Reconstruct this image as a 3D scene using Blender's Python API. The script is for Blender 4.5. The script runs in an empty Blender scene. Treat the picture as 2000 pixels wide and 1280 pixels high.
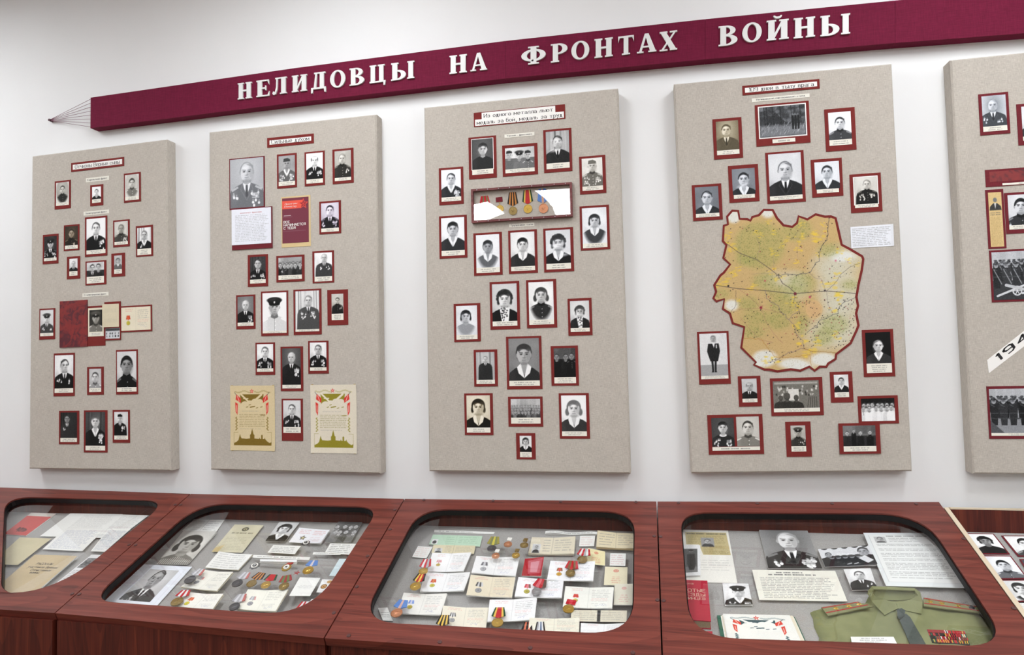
import bpy, bmesh, math, random
import numpy as np

# ---------------------------------------------------------------- camera
SC = bpy.context.scene
COL = SC.collection
F_PX, YAW, PITCH, ROLL = 1304.7, -0.2036, 0.0442, -0.0248
CAM = np.array([0.0, -2.5, 1.6])


def cam_axes():
    cy, sy, cp, sp = math.cos(YAW), math.sin(YAW), math.cos(PITCH), math.sin(PITCH)
    f = np.array([sy * cp, cy * cp, sp])
    r = np.array([cy, -sy, 0.0])
    u = np.cross(r, f)
    cr, sr = math.cos(ROLL), math.sin(ROLL)
    return cr * r + sr * u, -sr * r + cr * u, f


AX_R, AX_U, AX_F = cam_axes()
cd = bpy.data.cameras.new('camera')
cam = bpy.data.objects.new('camera', cd)
COL.objects.link(cam)
from mathutils import Matrix
M = Matrix([[AX_R[i], AX_U[i], -AX_F[i], CAM[i]] for i in range(3)] + [[0, 0, 0, 1]])
cam.matrix_world = M
cd.sensor_fit = 'HORIZONTAL'
cd.sensor_width = 36.0
cd.lens = F_PX / 2000.0 * 36.0
cd.clip_start = 0.02
SC.camera = cam

# ---------------------------------------------------------------- world, exposure
w = bpy.data.worlds.new('world')
SC.world = w
w.use_nodes = True
w.node_tree.nodes['Background'].inputs[0].default_value = (0.9, 0.95, 1.0, 1)
w.node_tree.nodes['Background'].inputs[1].default_value = 0.02
SC.view_settings.view_transform = 'Standard'
SC.view_settings.look = 'None'
SC.view_settings.gamma = 1.0
SC.view_settings.use_curve_mapping = False
SC.view_settings.exposure = 0.0
LAMP = 18.0                       # strength of the ceiling lamps
try:
    SC.cycles.max_bounces = 6
    SC.cycles.transparent_max_bounces = 12
    SC.cycles.caustics_reflective = False
    SC.cycles.caustics_refractive = False
except Exception:
    pass

# ---------------------------------------------------------------- measuring from the photograph
# pixels of the 2000x1280 frame are turned into real points on the wall, the panels or the bed of a case


def ray(px, py):
    return AX_R * ((px - 1000) / F_PX) - AX_U * ((py - 640) / F_PX) + AX_F


def on_y(p, y):
    d = ray(*p)
    return CAM + d * ((y - CAM[1]) / d[1])


def on_plane(p, P0, n):
    d = ray(*p)
    return CAM + d * (np.dot(P0 - CAM, n) / np.dot(d, n))


def to_px(X):
    q = np.asarray(X) - CAM
    z = q @ AX_F
    return np.array([1000 + F_PX * (q @ AX_R) / z, 640 - F_PX * (q @ AX_U) / z])


ZONES = {'P': (0, 0, 1.0), '1': (40, 260, 340 / 1280), '2': (40, 560, 340 / 1145), '3': (390, 210, 380 / 1390),
         '4': (390, 480, 380 / 1057), '5': (810, 160, .3125), '6': (810, 530, 440 / 1374), '7': (1290, 110, 510 / 1592),
         '8': (1290, 500, 510 / 1484), '9': (1780, 80, .34375), 'a': (1780, 500, .34375), 'c': (0, 960, 340 / 1978),
         'd': (180, 980, 290 / 1485), 'e': (450, 980, 290 / 1485), 'f': (710, 1000, 280 / 1434), 'g': (970, 1000, 290 / 1485),
         'h': (1320, 1010, 240 / 1229), 'i': (1540, 1010, 260 / 1331), 'j': (1740, 970, 260 / 1074), 'm': (1380, 400, 320 / 1205),
         's': (180, 960, .29), 'x': (440, 100, .2), 'y': (840, 60, .25), 'z': (1300, 0, .35), 'k': (910, 340, .11)}


def Z(z, x, y):
    a, b, s = ZONES[z]
    return (a + s * x, b + s * y)


def Zs(z, pts):
    return [Z(z, pts[i], pts[i + 1]) for i in range(0, len(pts), 2)]


# ---------------------------------------------------------------- objects
def put(name, verts, faces, mat, parent=None, loc=None, cols=None, smooth=False, mats=None, mi=None):
    me = bpy.data.meshes.new(name)
    v = np.asarray(verts, float)
    if loc is not None:
        v = v - np.asarray(loc)
    me.from_pydata([tuple(p) for p in v], [], [tuple(f) for f in faces])
    for m in (mats or [mat]):
        me.materials.append(m)
    if mi is not None:
        me.polygons.foreach_set('material_index', mi)
    if cols is not None:
        ca = me.color_attributes.new('Col', 'FLOAT_COLOR', 'POINT')
        c = np.ones((len(v), 4), np.float32)
        c[:, :3] = cols
        ca.data.foreach_set('color', c.ravel())
    if smooth:
        me.polygons.foreach_set('use_smooth', [True] * len(me.polygons))
    me.update()
    o = bpy.data.objects.new(name, me)
    COL.objects.link(o)
    if parent is not None:
        o.parent = parent
    return o


def put_grid(name, P, img, mat, parent, loc, smooth=False):
    H, W = P.shape[:2]
    v = (P.reshape(-1, 3) - np.asarray(loc)).astype(np.float32)
    idx = np.arange(H * W).reshape(H, W)
    q = np.stack([idx[1:, :-1], idx[1:, 1:], idx[:-1, 1:], idx[:-1, :-1]], -1).reshape(-1, 4)
    return put_faces(name, v, q, img.reshape(-1, 3), mat, parent, smooth)


def put_faces(name, v, q, col, mat, parent, smooth=False):
    n = len(q)
    me = bpy.data.meshes.new(name)
    me.vertices.add(len(v))
    me.vertices.foreach_set('co', np.ascontiguousarray(v, np.float32).ravel())
    me.loops.add(4 * n)
    me.loops.foreach_set('vertex_index', np.ascontiguousarray(q, np.int32).ravel())
    me.polygons.add(n)
    me.polygons.foreach_set('loop_start', np.arange(0, 4 * n, 4, dtype=np.int32))
    me.polygons.foreach_set('loop_total', np.full(n, 4, np.int32))
    me.materials.append(mat)
    if col is not None:
        ca = me.color_attributes.new('Col', 'FLOAT_COLOR', 'POINT')
        c = np.ones((len(v), 4), np.float32)
        c[:, :3] = lin(col)
        ca.data.foreach_set('color', c.ravel())
    me.update(calc_edges=True)
    if smooth:
        me.polygons.foreach_set('use_smooth', np.ones(n, bool))
    o = bpy.data.objects.new(name, me)
    COL.objects.link(o)
    o.parent = parent
    return o


def lin(c):
    c = np.clip(np.asarray(c, float) / 255.0, 0, 1)
    return np.where(c < .04045, c / 12.92, ((c + .055) / 1.055) ** 2.4)


def tag(o, label, cat, group=None, kind=None):
    if label:
        o['label'] = label
    if cat:
        o['category'] = cat
    if group:
        o['group'] = group
    if kind:
        o['kind'] = kind
    return o


def thing(name, loc, label, cat, group=None):
    o = bpy.data.objects.new(name, None)
    o.empty_display_size = .02
    COL.objects.link(o)
    o.location = tuple(loc)
    o['loc'] = tuple(float(c) for c in loc)
    return tag(o, label, cat, group)


def box_vf(x0, x1, y0, y1, z0, z1):
    v = [(x, y, z) for z in (z0, z1) for y in (y0, y1) for x in (x0, x1)]
    f = [(0, 2, 3, 1), (4, 5, 7, 6), (0, 1, 5, 4), (2, 6, 7, 3), (0, 4, 6, 2), (1, 3, 7, 5)]
    return v, f


def box(name, b, mat, parent=None, loc=None):
    v, f = box_vf(*b)
    return put(name, v, f, mat, parent, loc)


class Q:
    """a flat four-cornered piece in space: TL, TR, BR, BL seen from its face"""

    def __init__(s, c):
        s.c = [np.asarray(p, float) for p in c]
        n = np.cross(s.c[3] - s.c[0], s.c[1] - s.c[0])
        n = n / np.linalg.norm(n)
        if np.dot(n, CAM - s.c[0]) < 0:
            n = -n
        s.n = n
        s.mid = sum(s.c) / 4
        s.w = (np.linalg.norm(s.c[1] - s.c[0]) + np.linalg.norm(s.c[2] - s.c[3])) / 2
        s.h = (np.linalg.norm(s.c[3] - s.c[0]) + np.linalg.norm(s.c[2] - s.c[1])) / 2

    def at(s, u, v, h=0.0):
        u, v = np.asarray(u, float)[..., None], np.asarray(v, float)[..., None]
        a, b, c, d = s.c
        return (a * (1 - u) + b * u) * (1 - v) + (d * (1 - u) + c * u) * v + s.n * np.asarray(h)[..., None]

    def sub(s, u0, v0, u1, v1, h=0.0):
        return Q([s.at(u0, v0, h), s.at(u1, v0, h), s.at(u1, v1, h), s.at(u0, v1, h)])

    def res(s, k=1.1, lo=6):
        p = [to_px(c) for c in s.c]
        W = max(np.linalg.norm(p[1] - p[0]), np.linalg.norm(p[2] - p[3]))
        H = max(np.linalg.norm(p[3] - p[0]), np.linalg.norm(p[2] - p[1]))
        return max(lo, int(W * k) + 2), max(lo, int(H * k) + 2)


def slab(root, name, q, h0, h1, mat, parent=None):
    c = q.c
    v = [p + q.n * h0 for p in c] + [p + q.n * h1 for p in c]
    f = [(4, 5, 6, 7), (3, 2, 1, 0)] + [(i, (i + 1) % 4, 4 + (i + 1) % 4, 4 + i) for i in range(4)]
    f = [t[::-1] for t in f]
    return put(name, v, f, mat, parent or root, root['loc'])


def prism(pts3, n, h0, h1):
    """closed outline (3-D points on a plane) raised from h0 to h1 along n"""
    k = len(pts3)
    P = np.asarray(pts3)
    v = list(P + n * h0) + list(P + n * h1)
    f = [tuple(range(k, 2 * k)), tuple(range(k - 1, -1, -1))] + [(i, (i + 1) % k, k + (i + 1) % k, k + i) for i in range(k)]
    return v, f


# ---------------------------------------------------------------- materials
def new_mat(name):
    m = bpy.data.materials.new(name)
    m.use_nodes = True
    nt = m.node_tree
    return m, nt, nt.nodes['Principled BSDF']


def plain(name, c, rough=.5, metal=0.0, spec=.5):
    m, nt, b = new_mat(name)
    b.inputs['Base Color'].default_value = tuple(lin(c)) + (1,)
    b.inputs['Roughness'].default_value = rough
    b.inputs['Metallic'].default_value = metal
    b.inputs['Specular IOR Level'].default_value = spec
    return m


def printed(name, rough, spec=.35):
    m, nt, b = new_mat(name)
    a = nt.nodes.new('ShaderNodeAttribute')
    a.attribute_name = 'Col'
    nt.links.new(a.outputs['Color'], b.inputs['Base Color'])
    b.inputs['Roughness'].default_value = rough
    b.inputs['Specular IOR Level'].default_value = spec
    return m


def coords(nt, scale, kind='Object', rot=(0, 0, 0)):
    t = nt.nodes.new('ShaderNodeTexCoord')
    mp = nt.nodes.new('ShaderNodeMapping')
    mp.inputs['Scale'].default_value = scale
    mp.inputs['Rotation'].default_value = rot
    nt.links.new(t.outputs[kind], mp.inputs[0])
    return mp.outputs[0]


def noise(nt, vec, scale, detail=3, rough=.5, dist=0.0):
    n = nt.nodes.new('ShaderNodeTexNoise')
    n.inputs['Scale'].default_value = scale
    n.inputs['Detail'].default_value = detail
    n.inputs['Roughness'].default_value = rough
    n.inputs['Distortion'].default_value = dist
    nt.links.new(vec, n.inputs['Vector'])
    return n.outputs['Fac']


def ramp(nt, fac, stops):
    r = nt.nodes.new('ShaderNodeValToRGB')
    el = r.color_ramp.elements
    while len(el) < len(stops):
        el.new(.5)
    for e, (p, c) in zip(el, stops):
        e.position = p
        e.color = tuple(lin(c)) + (1,) if len(c) == 3 else c
    nt.links.new(fac, r.inputs[0])
    return r.outputs[0]


def math_node(nt, op, a, b):
    n = nt.nodes.new('ShaderNodeMath')
    n.operation = op
    for i, x in enumerate((a, b)):
        if isinstance(x, (int, float)):
            n.inputs[i].default_value = x
        else:
            nt.links.new(x, n.inputs[i])
    return n.outputs[0]


def bump(nt, b, h, strength, dist=.001):
    n = nt.nodes.new('ShaderNodeBump')
    n.inputs['Strength'].default_value = strength
    n.inputs['Distance'].default_value = dist
    nt.links.new(h, n.inputs['Height'])
    nt.links.new(n.outputs[0], b.inputs['Normal'])


def mix_col(nt, fac, a, b, mode='MIX'):
    n = nt.nodes.new('ShaderNodeMix')
    n.data_type = 'RGBA'
    n.blend_type = mode
    for s, x in ((0, fac), (6, a), (7, b)):
        if isinstance(x, (int, float)):
            n.inputs[s].default_value = x
        elif isinstance(x, tuple):
            n.inputs[s].default_value = tuple(lin(x)) + (1,)
        else:
            nt.links.new(x, n.inputs[s])
    return n.outputs[2]


def woven(name, dark, light, s=260.0, rough=.85, amount=1.0):
    m, nt, b = new_mat(name)
    n1 = noise(nt, coords(nt, (s, s * .5, s * .1)), 1.0, 3, .6)
    n2 = noise(nt, coords(nt, (s * .1, s * .5, s)), 1.0, 3, .6)
    n3 = noise(nt, coords(nt, (30, 30, 30)), 1.0, 2)
    t = math_node(nt, 'ADD', math_node(nt, 'MULTIPLY', n1, .45), math_node(nt, 'MULTIPLY', n2, .45))
    t = math_node(nt, 'ADD', t, math_node(nt, 'MULTIPLY', n3, .1))
    c = ramp(nt, t, [(.34, dark), (.5, tuple((np.array(dark) + np.array(light)) / 2)), (.66, light)])
    nt.links.new(c, b.inputs['Base Color'])
    b.inputs['Roughness'].default_value = rough
    b.inputs['Specular IOR Level'].default_value = .15
    bump(nt, b, t, .5 * amount, .002)
    return m


def wood(name, axis, dark, mid, light, rough=.35):
    m, nt, b = new_mat(name)
    if axis == 'x':
        v1, v2 = coords(nt, (1.5, 48, 48)), coords(nt, (7, 300, 300))
        v3 = coords(nt, (1.1, 7, 7))
    else:
        v1, v2 = coords(nt, (40, 40, 1.3)), coords(nt, (280, 280, 6))
        v3 = coords(nt, (7, 7, .8))
    n1 = noise(nt, v1, 1.0, 4, .6, .8)
    n2 = noise(nt, v2, 1.0, 2, .5)
    n3 = noise(nt, v3, 1.0, 2, .5, 1.2)
    rings = math_node(nt, 'FRACT', math_node(nt, 'MULTIPLY', n3, 7.0), 0)
    t = math_node(nt, 'ADD', math_node(nt, 'MULTIPLY', n1, .62), math_node(nt, 'MULTIPLY', n2, .25))
    t = math_node(nt, 'ADD', t, math_node(nt, 'MULTIPLY', rings, .13))
    c = ramp(nt, t, [(.3, dark), (.5, mid), (.7, light)])
    nt.links.new(c, b.inputs['Base Color'])
    b.inputs['Roughness'].default_value = rough
    b.inputs['Specular IOR Level'].default_value = .4
    return m


MT = {}
m, nt, b = new_mat('wall_paint')
nt.links.new(ramp(nt, noise(nt, coords(nt, (2, 2, 2)), 1.0, 3), [(.3, (232, 232, 232)), (.7, (236, 236, 236))]), b.inputs['Base Color'])
b.inputs['Roughness'].default_value = .8
b.inputs['Specular IOR Level'].default_value = .2
bump(nt, b, noise(nt, coords(nt, (60, 60, 60)), 1.0, 4), .08, .002)
MT['wall'] = m
MT['far_wall'] = plain('beige_wall_paint', (200, 199, 196), .8)
MT['ceiling'] = plain('ceiling_paint', (240, 240, 240), .9)
MT['floor'] = wood('floor_parquet', 'x', (84, 60, 44), (112, 82, 60), (136, 102, 76), .4)
MT['linen'] = woven('beige_linen', (168, 160, 150), (205, 198, 188), 620)
m, nt, b = new_mat('grey_bed_cloth')
nt.links.new(ramp(nt, noise(nt, coords(nt, (380, 380, 380)), 1.0, 3), [(.3, (152, 150, 147)), (.7, (172, 170, 167))]), b.inputs['Base Color'])
b.inputs['Roughness'].default_value = .9
b.inputs['Specular IOR Level'].default_value = .1
MT['bed'] = m
MT['banner'] = woven('crimson_cloth', (98, 21, 47), (116, 28, 58), 300, .8, .4)
MT['woodx'] = wood('mahogany_laminate', 'x', (76, 32, 26), (108, 49, 40), (130, 66, 53), .36)
MT['woodz'] = wood('mahogany_panel', 'z', (50, 17, 13), (80, 30, 22), (108, 48, 32), .42)
MT['edge'] = plain('raw_board_edge', (206, 190, 166), .8)
MT['gasket'] = plain('black_gasket', (20, 16, 16), .5, 0, .2)
MT['clip'] = plain('brown_plastic_cap', (84, 52, 50), .35)
MT['mat'] = woven('dark_red_card', (114, 42, 40), (128, 48, 45), 500, .8, .2)
MT['mat2'] = woven('maroon_card', (104, 36, 44), (118, 43, 50), 500, .8, .2)
MT['photo'] = printed('photo_print', .5, .2)
MT['paper'] = printed('printed_paper', .7, .2)
MT['cloth'] = printed('woven_ribbon', .8, .15)
MT['ink'] = plain('black_ink', (52, 50, 52), .7, 0, .2)
MT['ink_soft'] = plain('grey_ink', (96, 94, 96), .7, 0, .2)
MT['ink_white'] = plain('white_ink', (236, 232, 228), .7, 0, .2)
MT['white_card'] = plain('white_card', (244, 242, 238), .7, 0, .2)
MT['cream_card'] = plain('cream_card', (226, 218, 196), .7, 0, .2)
MT['kraft'] = plain('kraft_paper', (214, 190, 142), .75, 0, .2)
MT['letter'] = plain('pearl_letter', (222, 222, 220), .45)
MT['thread'] = plain('crimson_thread', (128, 88, 104), .8)
MT['nail'] = plain('dark_nail', (70, 20, 36), .5)
MT['gold'] = plain('gold_metal', (196, 160, 72), .34, .75)
MT['brass'] = plain('dull_brass', (150, 126, 72), .4, .7)
MT['copper'] = plain('copper_metal', (206, 142, 104), .35, .7)
MT['silver'] = plain('silver_metal', (176, 176, 178), .35, .75)
MT['dark_metal'] = plain('dark_metal', (92, 92, 96), .4, .7)
MT['enamel_red'] = plain('red_enamel', (168, 28, 34), .25)
MT['enamel_white'] = plain('white_enamel', (236, 234, 228), .25)
MT['enamel_black'] = plain('black_enamel', (34, 32, 34), .25)
MT['khaki'] = None
MT['frame'] = wood('box_frame_wood', 'x', (82, 36, 38), (112, 56, 56), (134, 76, 74), .5)
MT['black_card'] = plain('black_card', (36, 34, 36), .6)
MT['green_card'] = plain('green_folder_board', (38, 98, 78), .6)
MT['red_cloth'] = woven('red_book_cloth', (168, 34, 56), (182, 44, 64), 500, .6, .2)
MT['pages'] = woven('page_edges', (176, 156, 120), (204, 186, 150), 900, .8, .2)
m, nt, b = new_mat('khaki_cotton')
n1 = noise(nt, coords(nt, (14, 14, 14)), 1.0, 4)
nt.links.new(ramp(nt, n1, [(.3, (118, 122, 84)), (.7, (140, 143, 102))]), b.inputs['Base Color'])
b.inputs['Roughness'].default_value = .85
b.inputs['Specular IOR Level'].default_value = .15
bump(nt, b, noise(nt, coords(nt, (500, 500, 500)), 1.0, 2), .2, .001)
MT['khaki'] = m
MT['tie'] = woven('dark_green_grey_tie', (64, 72, 68), (84, 92, 88), 500, .8, .2)
m, nt, b = new_mat('marbled_red_leather')
n1 = noise(nt, coords(nt, (26, 26, 26)), 1.0, 5, .6, 1.2)
nt.links.new(ramp(nt, n1, [(.40, (84, 26, 36)), (.52, (126, 36, 36)), (.7, (136, 38, 36))]), b.inputs['Base Color'])
b.inputs['Roughness'].default_value = .6
MT['leather'] = m


def glass(name, tint=(1, 1, 1), gain=1.0):
    """clear sheet: lets the light through and mirrors by the Fresnel law, both faces of the sheet in one"""
    m, nt, b = new_mat(name)
    nt.nodes.remove(b)
    out = nt.nodes['Material Output']
    tr, gl = nt.nodes.new('ShaderNodeBsdfTransparent'), nt.nodes.new('ShaderNodeBsdfGlossy')
    tr.inputs[0].default_value = tint + (1,)
    gl.inputs['Roughness'].default_value = .01
    gl.inputs[0].default_value = (1, 1, 1, 1)
    ge = nt.nodes.new('ShaderNodeNewGeometry')
    dt = nt.nodes.new('ShaderNodeVectorMath')
    dt.operation = 'DOT_PRODUCT'
    nt.links.new(ge.outputs['Normal'], dt.inputs[0])
    nt.links.new(ge.outputs['Incoming'], dt.inputs[1])
    ab = math_node(nt, 'ABSOLUTE', dt.outputs['Value'], 0)
    fr = math_node(nt, 'POWER', math_node(nt, 'SUBTRACT', 1.0, ab), 5.0)
    fr = math_node(nt, 'ADD', math_node(nt, 'MULTIPLY', fr, .96), .04)
    mx = nt.nodes.new('ShaderNodeMixShader')
    nt.links.new(math_node(nt, 'MINIMUM', math_node(nt, 'MULTIPLY', fr, gain), 1.0), mx.inputs[0])
    nt.links.new(tr.outputs[0], mx.inputs[1])
    nt.links.new(gl.outputs[0], mx.inputs[2])
    nt.links.new(mx.outputs[0], out.inputs[0])
    return m


MT['glass'] = glass('case_glass', (1, 1, 1), 1.6)
MT['plexi'] = glass('box_plexiglass', (1, 1, 1), 1.6)
MT['strip_card'] = plain('heading_paper', (234, 231, 220), .7, 0, .2)
m, nt, b = new_mat('lamp_diffuser')
b.inputs['Emission Color'].default_value = (.93, .97, 1.0, 1)
b.inputs['Emission Strength'].default_value = LAMP
b.inputs['Base Color'].default_value = (.8, .8, .8, 1)
MT['lamp'] = m
MT['white_metal'] = plain('white_metal', (232, 232, 232), .4)
MT['trim'] = plain('white_trim', (228, 228, 226), .5)

# ---------------------------------------------------------------- room
CEIL = 3.4
RX0, RX1, RY0 = -5.2, 4.2, -7.6


def struct(name, b, mat):
    return tag(box(name, b, mat), None, None, None, 'structure')


struct('wall_back', (RX0 - .1, RX1 + .1, 0, .12, 0, CEIL), MT['wall'])
struct('wall_left', (RX0 - .12, RX0, RY0, -.001, 0, CEIL), MT['far_wall'])
struct('wall_right', (RX1, RX1 + .12, RY0, -.001, 0, CEIL), MT['far_wall'])
struct('wall_front', (RX0 - .1, RX1 + .1, RY0 - .12, RY0 - .001, 0, CEIL), MT['far_wall'])
struct('floor', (RX0 - .1, RX1 + .1, RY0 - .1, .1, -.1, 0), MT['floor'])
struct('ceiling', (RX0 - .1, RX1 + .1, RY0 - .1, .1, CEIL, CEIL + .1), MT['ceiling'])
# ceiling lamps of the room (long box lamps), all behind or above the photographer
for i, (x, y) in enumerate([(-3.3, -1.25), (-1.1, -1.25), (1.1, -1.25), (3.2, -1.25), (-3.4, -3.6), (.5, -3.4), (2.8, -3.6), (-2.05, -5.75), (-.9, -5.25), (1.2, -5.6), (3.2, -5.6), (-3.9, -5.7)]):
    t = thing('ceiling_lamp', (x, y, CEIL), 'white box lamp hanging flush on the ceiling, lamp %s from the exhibit wall' % ['one', 'two', 'three', 'four', 'five', 'six', 'seven', 'eight', 'nine', 'ten', 'eleven', 'twelve'][i], 'lamp', 'ceiling lamps')
    L = t['loc']
    box('housing', (x - .24, x + .24, y - .62, y + .62, CEIL - .05, CEIL), MT['white_metal'], t, L)
    box('diffuser', (x - .22, x + .22, y - .6, y + .6, CEIL - .06, CEIL - .0505), MT['lamp'], t, L)

# ---------------------------------------------------------------- flat print: a small painter (colours as vertex colours of a sheet)
def rgb(c):
    return np.array([c, c, c] if np.isscalar(c) else c, float)


class Cv:
    def __init__(s, W, H, aspect, base, seed=0):
        s.W, s.H, s.a = W, H, aspect
        s.X, s.Y = np.meshgrid(np.linspace(0, 1, W), np.linspace(0, aspect, H))
        s.img = np.ones((H, W, 3)) * rgb(base)
        s.e = 1.0 / W
        s.r = random.Random(seed)
        s.nr = np.random.RandomState(seed % 100000)

    def mask(s, m, c, alpha=1.0):
        s.img += (m * alpha)[..., None] * (rgb(c) - s.img)

    def ell(s, cx, cy, rx, ry, c, alpha=1.0, rot=0.0, soft=1.0):
        m_ = max(rx, ry) + 2 * s.e * soft + min(rx, ry) * 0
        i0, i1 = np.searchsorted(s.X[0], [cx - m_, cx + m_])
        j0, j1 = np.searchsorted(s.Y[:, 0], [cy - m_, cy + m_])
        if i1 <= i0 or j1 <= j0:
            return
        dx, dy = s.X[j0:j1, i0:i1] - cx, s.Y[j0:j1, i0:i1] - cy
        if rot:
            k, q = math.cos(rot), math.sin(rot)
            dx, dy = dx * k + dy * q, -dx * q + dy * k
        d = (np.sqrt((dx / rx) ** 2 + (dy / ry) ** 2) - 1) * min(rx, ry)
        m = np.clip(.5 - d / (s.e * soft), 0, 1) * alpha
        v = s.img[j0:j1, i0:i1]
        v += m[..., None] * (rgb(c) - v)

    def poly(s, pts, c, alpha=1.0, soft=1.0):
        p = np.asarray(pts, float)
        x0, y0 = p.min(0) - 3 * s.e * soft
        x1, y1 = p.max(0) + 3 * s.e * soft
        i0, i1 = np.searchsorted(s.X[0], [x0, x1])
        j0, j1 = np.searchsorted(s.Y[:, 0], [y0, y1])
        if i1 <= i0 or j1 <= j0:
            return
        X, Y = s.X[j0:j1, i0:i1], s.Y[j0:j1, i0:i1]
        d = np.full(X.shape, 9.0)
        ins = np.zeros(X.shape, bool)
        n = len(p)
        for i in range(n):
            (ax, ay), (bx, by) = p[i], p[(i + 1) % n]
            ex, ey = bx - ax, by - ay
            t = np.clip(((X - ax) * ex + (Y - ay) * ey) / (ex * ex + ey * ey + 1e-12), 0, 1)
            d = np.minimum(d, np.hypot(X - ax - t * ex, Y - ay - t * ey))
            if ay != by:
                ins ^= ((ay > Y) != (by > Y)) & (X < ex * (Y - ay) / ey + ax)
        d = np.where(ins, -d, d)
        m = np.zeros(s.X.shape)
        m[j0:j1, i0:i1] = np.clip(.5 - d / (s.e * soft), 0, 1)
        s.mask(m, c, alpha)

    def seg(s, x0, y0, x1, y1, w, c, alpha=1.0):
        m_ = w / 2 + 2 * s.e
        i0, i1 = np.searchsorted(s.X[0], [min(x0, x1) - m_, max(x0, x1) + m_])
        j0, j1 = np.searchsorted(s.Y[:, 0], [min(y0, y1) - m_, max(y0, y1) + m_])
        if i1 <= i0 or j1 <= j0:
            return
        X, Y = s.X[j0:j1, i0:i1], s.Y[j0:j1, i0:i1]
        ex, ey = x1 - x0, y1 - y0
        t = np.clip(((X - x0) * ex + (Y - y0) * ey) / (ex * ex + ey * ey + 1e-12), 0, 1)
        d = np.hypot(X - x0 - t * ex, Y - y0 - t * ey) - w / 2
        m = np.clip(.5 - d / s.e, 0, 1) * min(1, w / s.e) * alpha
        v = s.img[j0:j1, i0:i1]
        v += m[..., None] * (rgb(c) - v)

    def rect(s, x0, y0, x1, y1, c, alpha=1.0):
        m = np.clip((s.X - x0) / s.e + .5, 0, 1) * np.clip((x1 - s.X) / s.e + .5, 0, 1) * np.clip((s.Y - y0) / s.e + .5, 0, 1) * np.clip((y1 - s.Y) / s.e + .5, 0, 1)
        s.mask(m, c, alpha)

    def text(s, x0, y0, x1, y1, rows, c=90, alpha=.6, thick=.45, ragged=.15, center=False):
        """rows of small unreadable writing"""
        st = (y1 - y0) / rows
        for i in range(rows):
            y = y0 + (i + .5) * st
            a, bb = x0, x1 - (x1 - x0) * s.r.random() * ragged
            if center:
                k = (x1 - x0) * s.r.uniform(.05, .25)
                a, bb = x0 + k, x1 - k
            x = a
            prof = np.zeros(s.W)
            xs = s.X[0]
            while x < bb:
                e = min(x + st * s.r.uniform(.9, 3.6), bb)
                prof[(xs >= x) & (xs <= e)] = 1
                x = e + max(st * s.r.uniform(.25, .5), s.e * 1.1)
            prof *= s.nr.uniform(.35, 1.0, s.W)
            hh = max(st * thick / 2, s.e * .3)
            band = np.clip((hh - np.abs(s.Y - y)) / s.e + .5, 0, 1) * min(1, st * thick / s.e + .35)
            s.mask(band * prof[None, :], c, alpha)

    def grain(s, amp):
        s.img += s.nr.normal(0, amp, s.img.shape[:2])[..., None]

    def cloud(s, amp, n=6):
        for _ in range(n):
            cx, cy, r = s.r.random(), s.r.random() * s.a, s.r.uniform(.08, .3)
            d = np.hypot(s.X - cx, s.Y - cy) / r
            s.img += (np.exp(-d * d) * s.r.uniform(-amp, amp))[..., None]

    def tint(s, t):
        g = s.img.mean(-1, keepdims=True) / 255.0
        t = np.asarray(t, float)
        s.img = 255 * g * (t / 255.0) ** (1.2 - g)


def star_pts(cx, cy, r, k=.4, rot=0.0):
    return [(cx + (r if i % 2 == 0 else r * k) * math.sin(rot + i * math.pi / 5), cy - (r if i % 2 == 0 else r * k) * math.cos(rot + i * math.pi / 5)) for i in range(10)]


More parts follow.
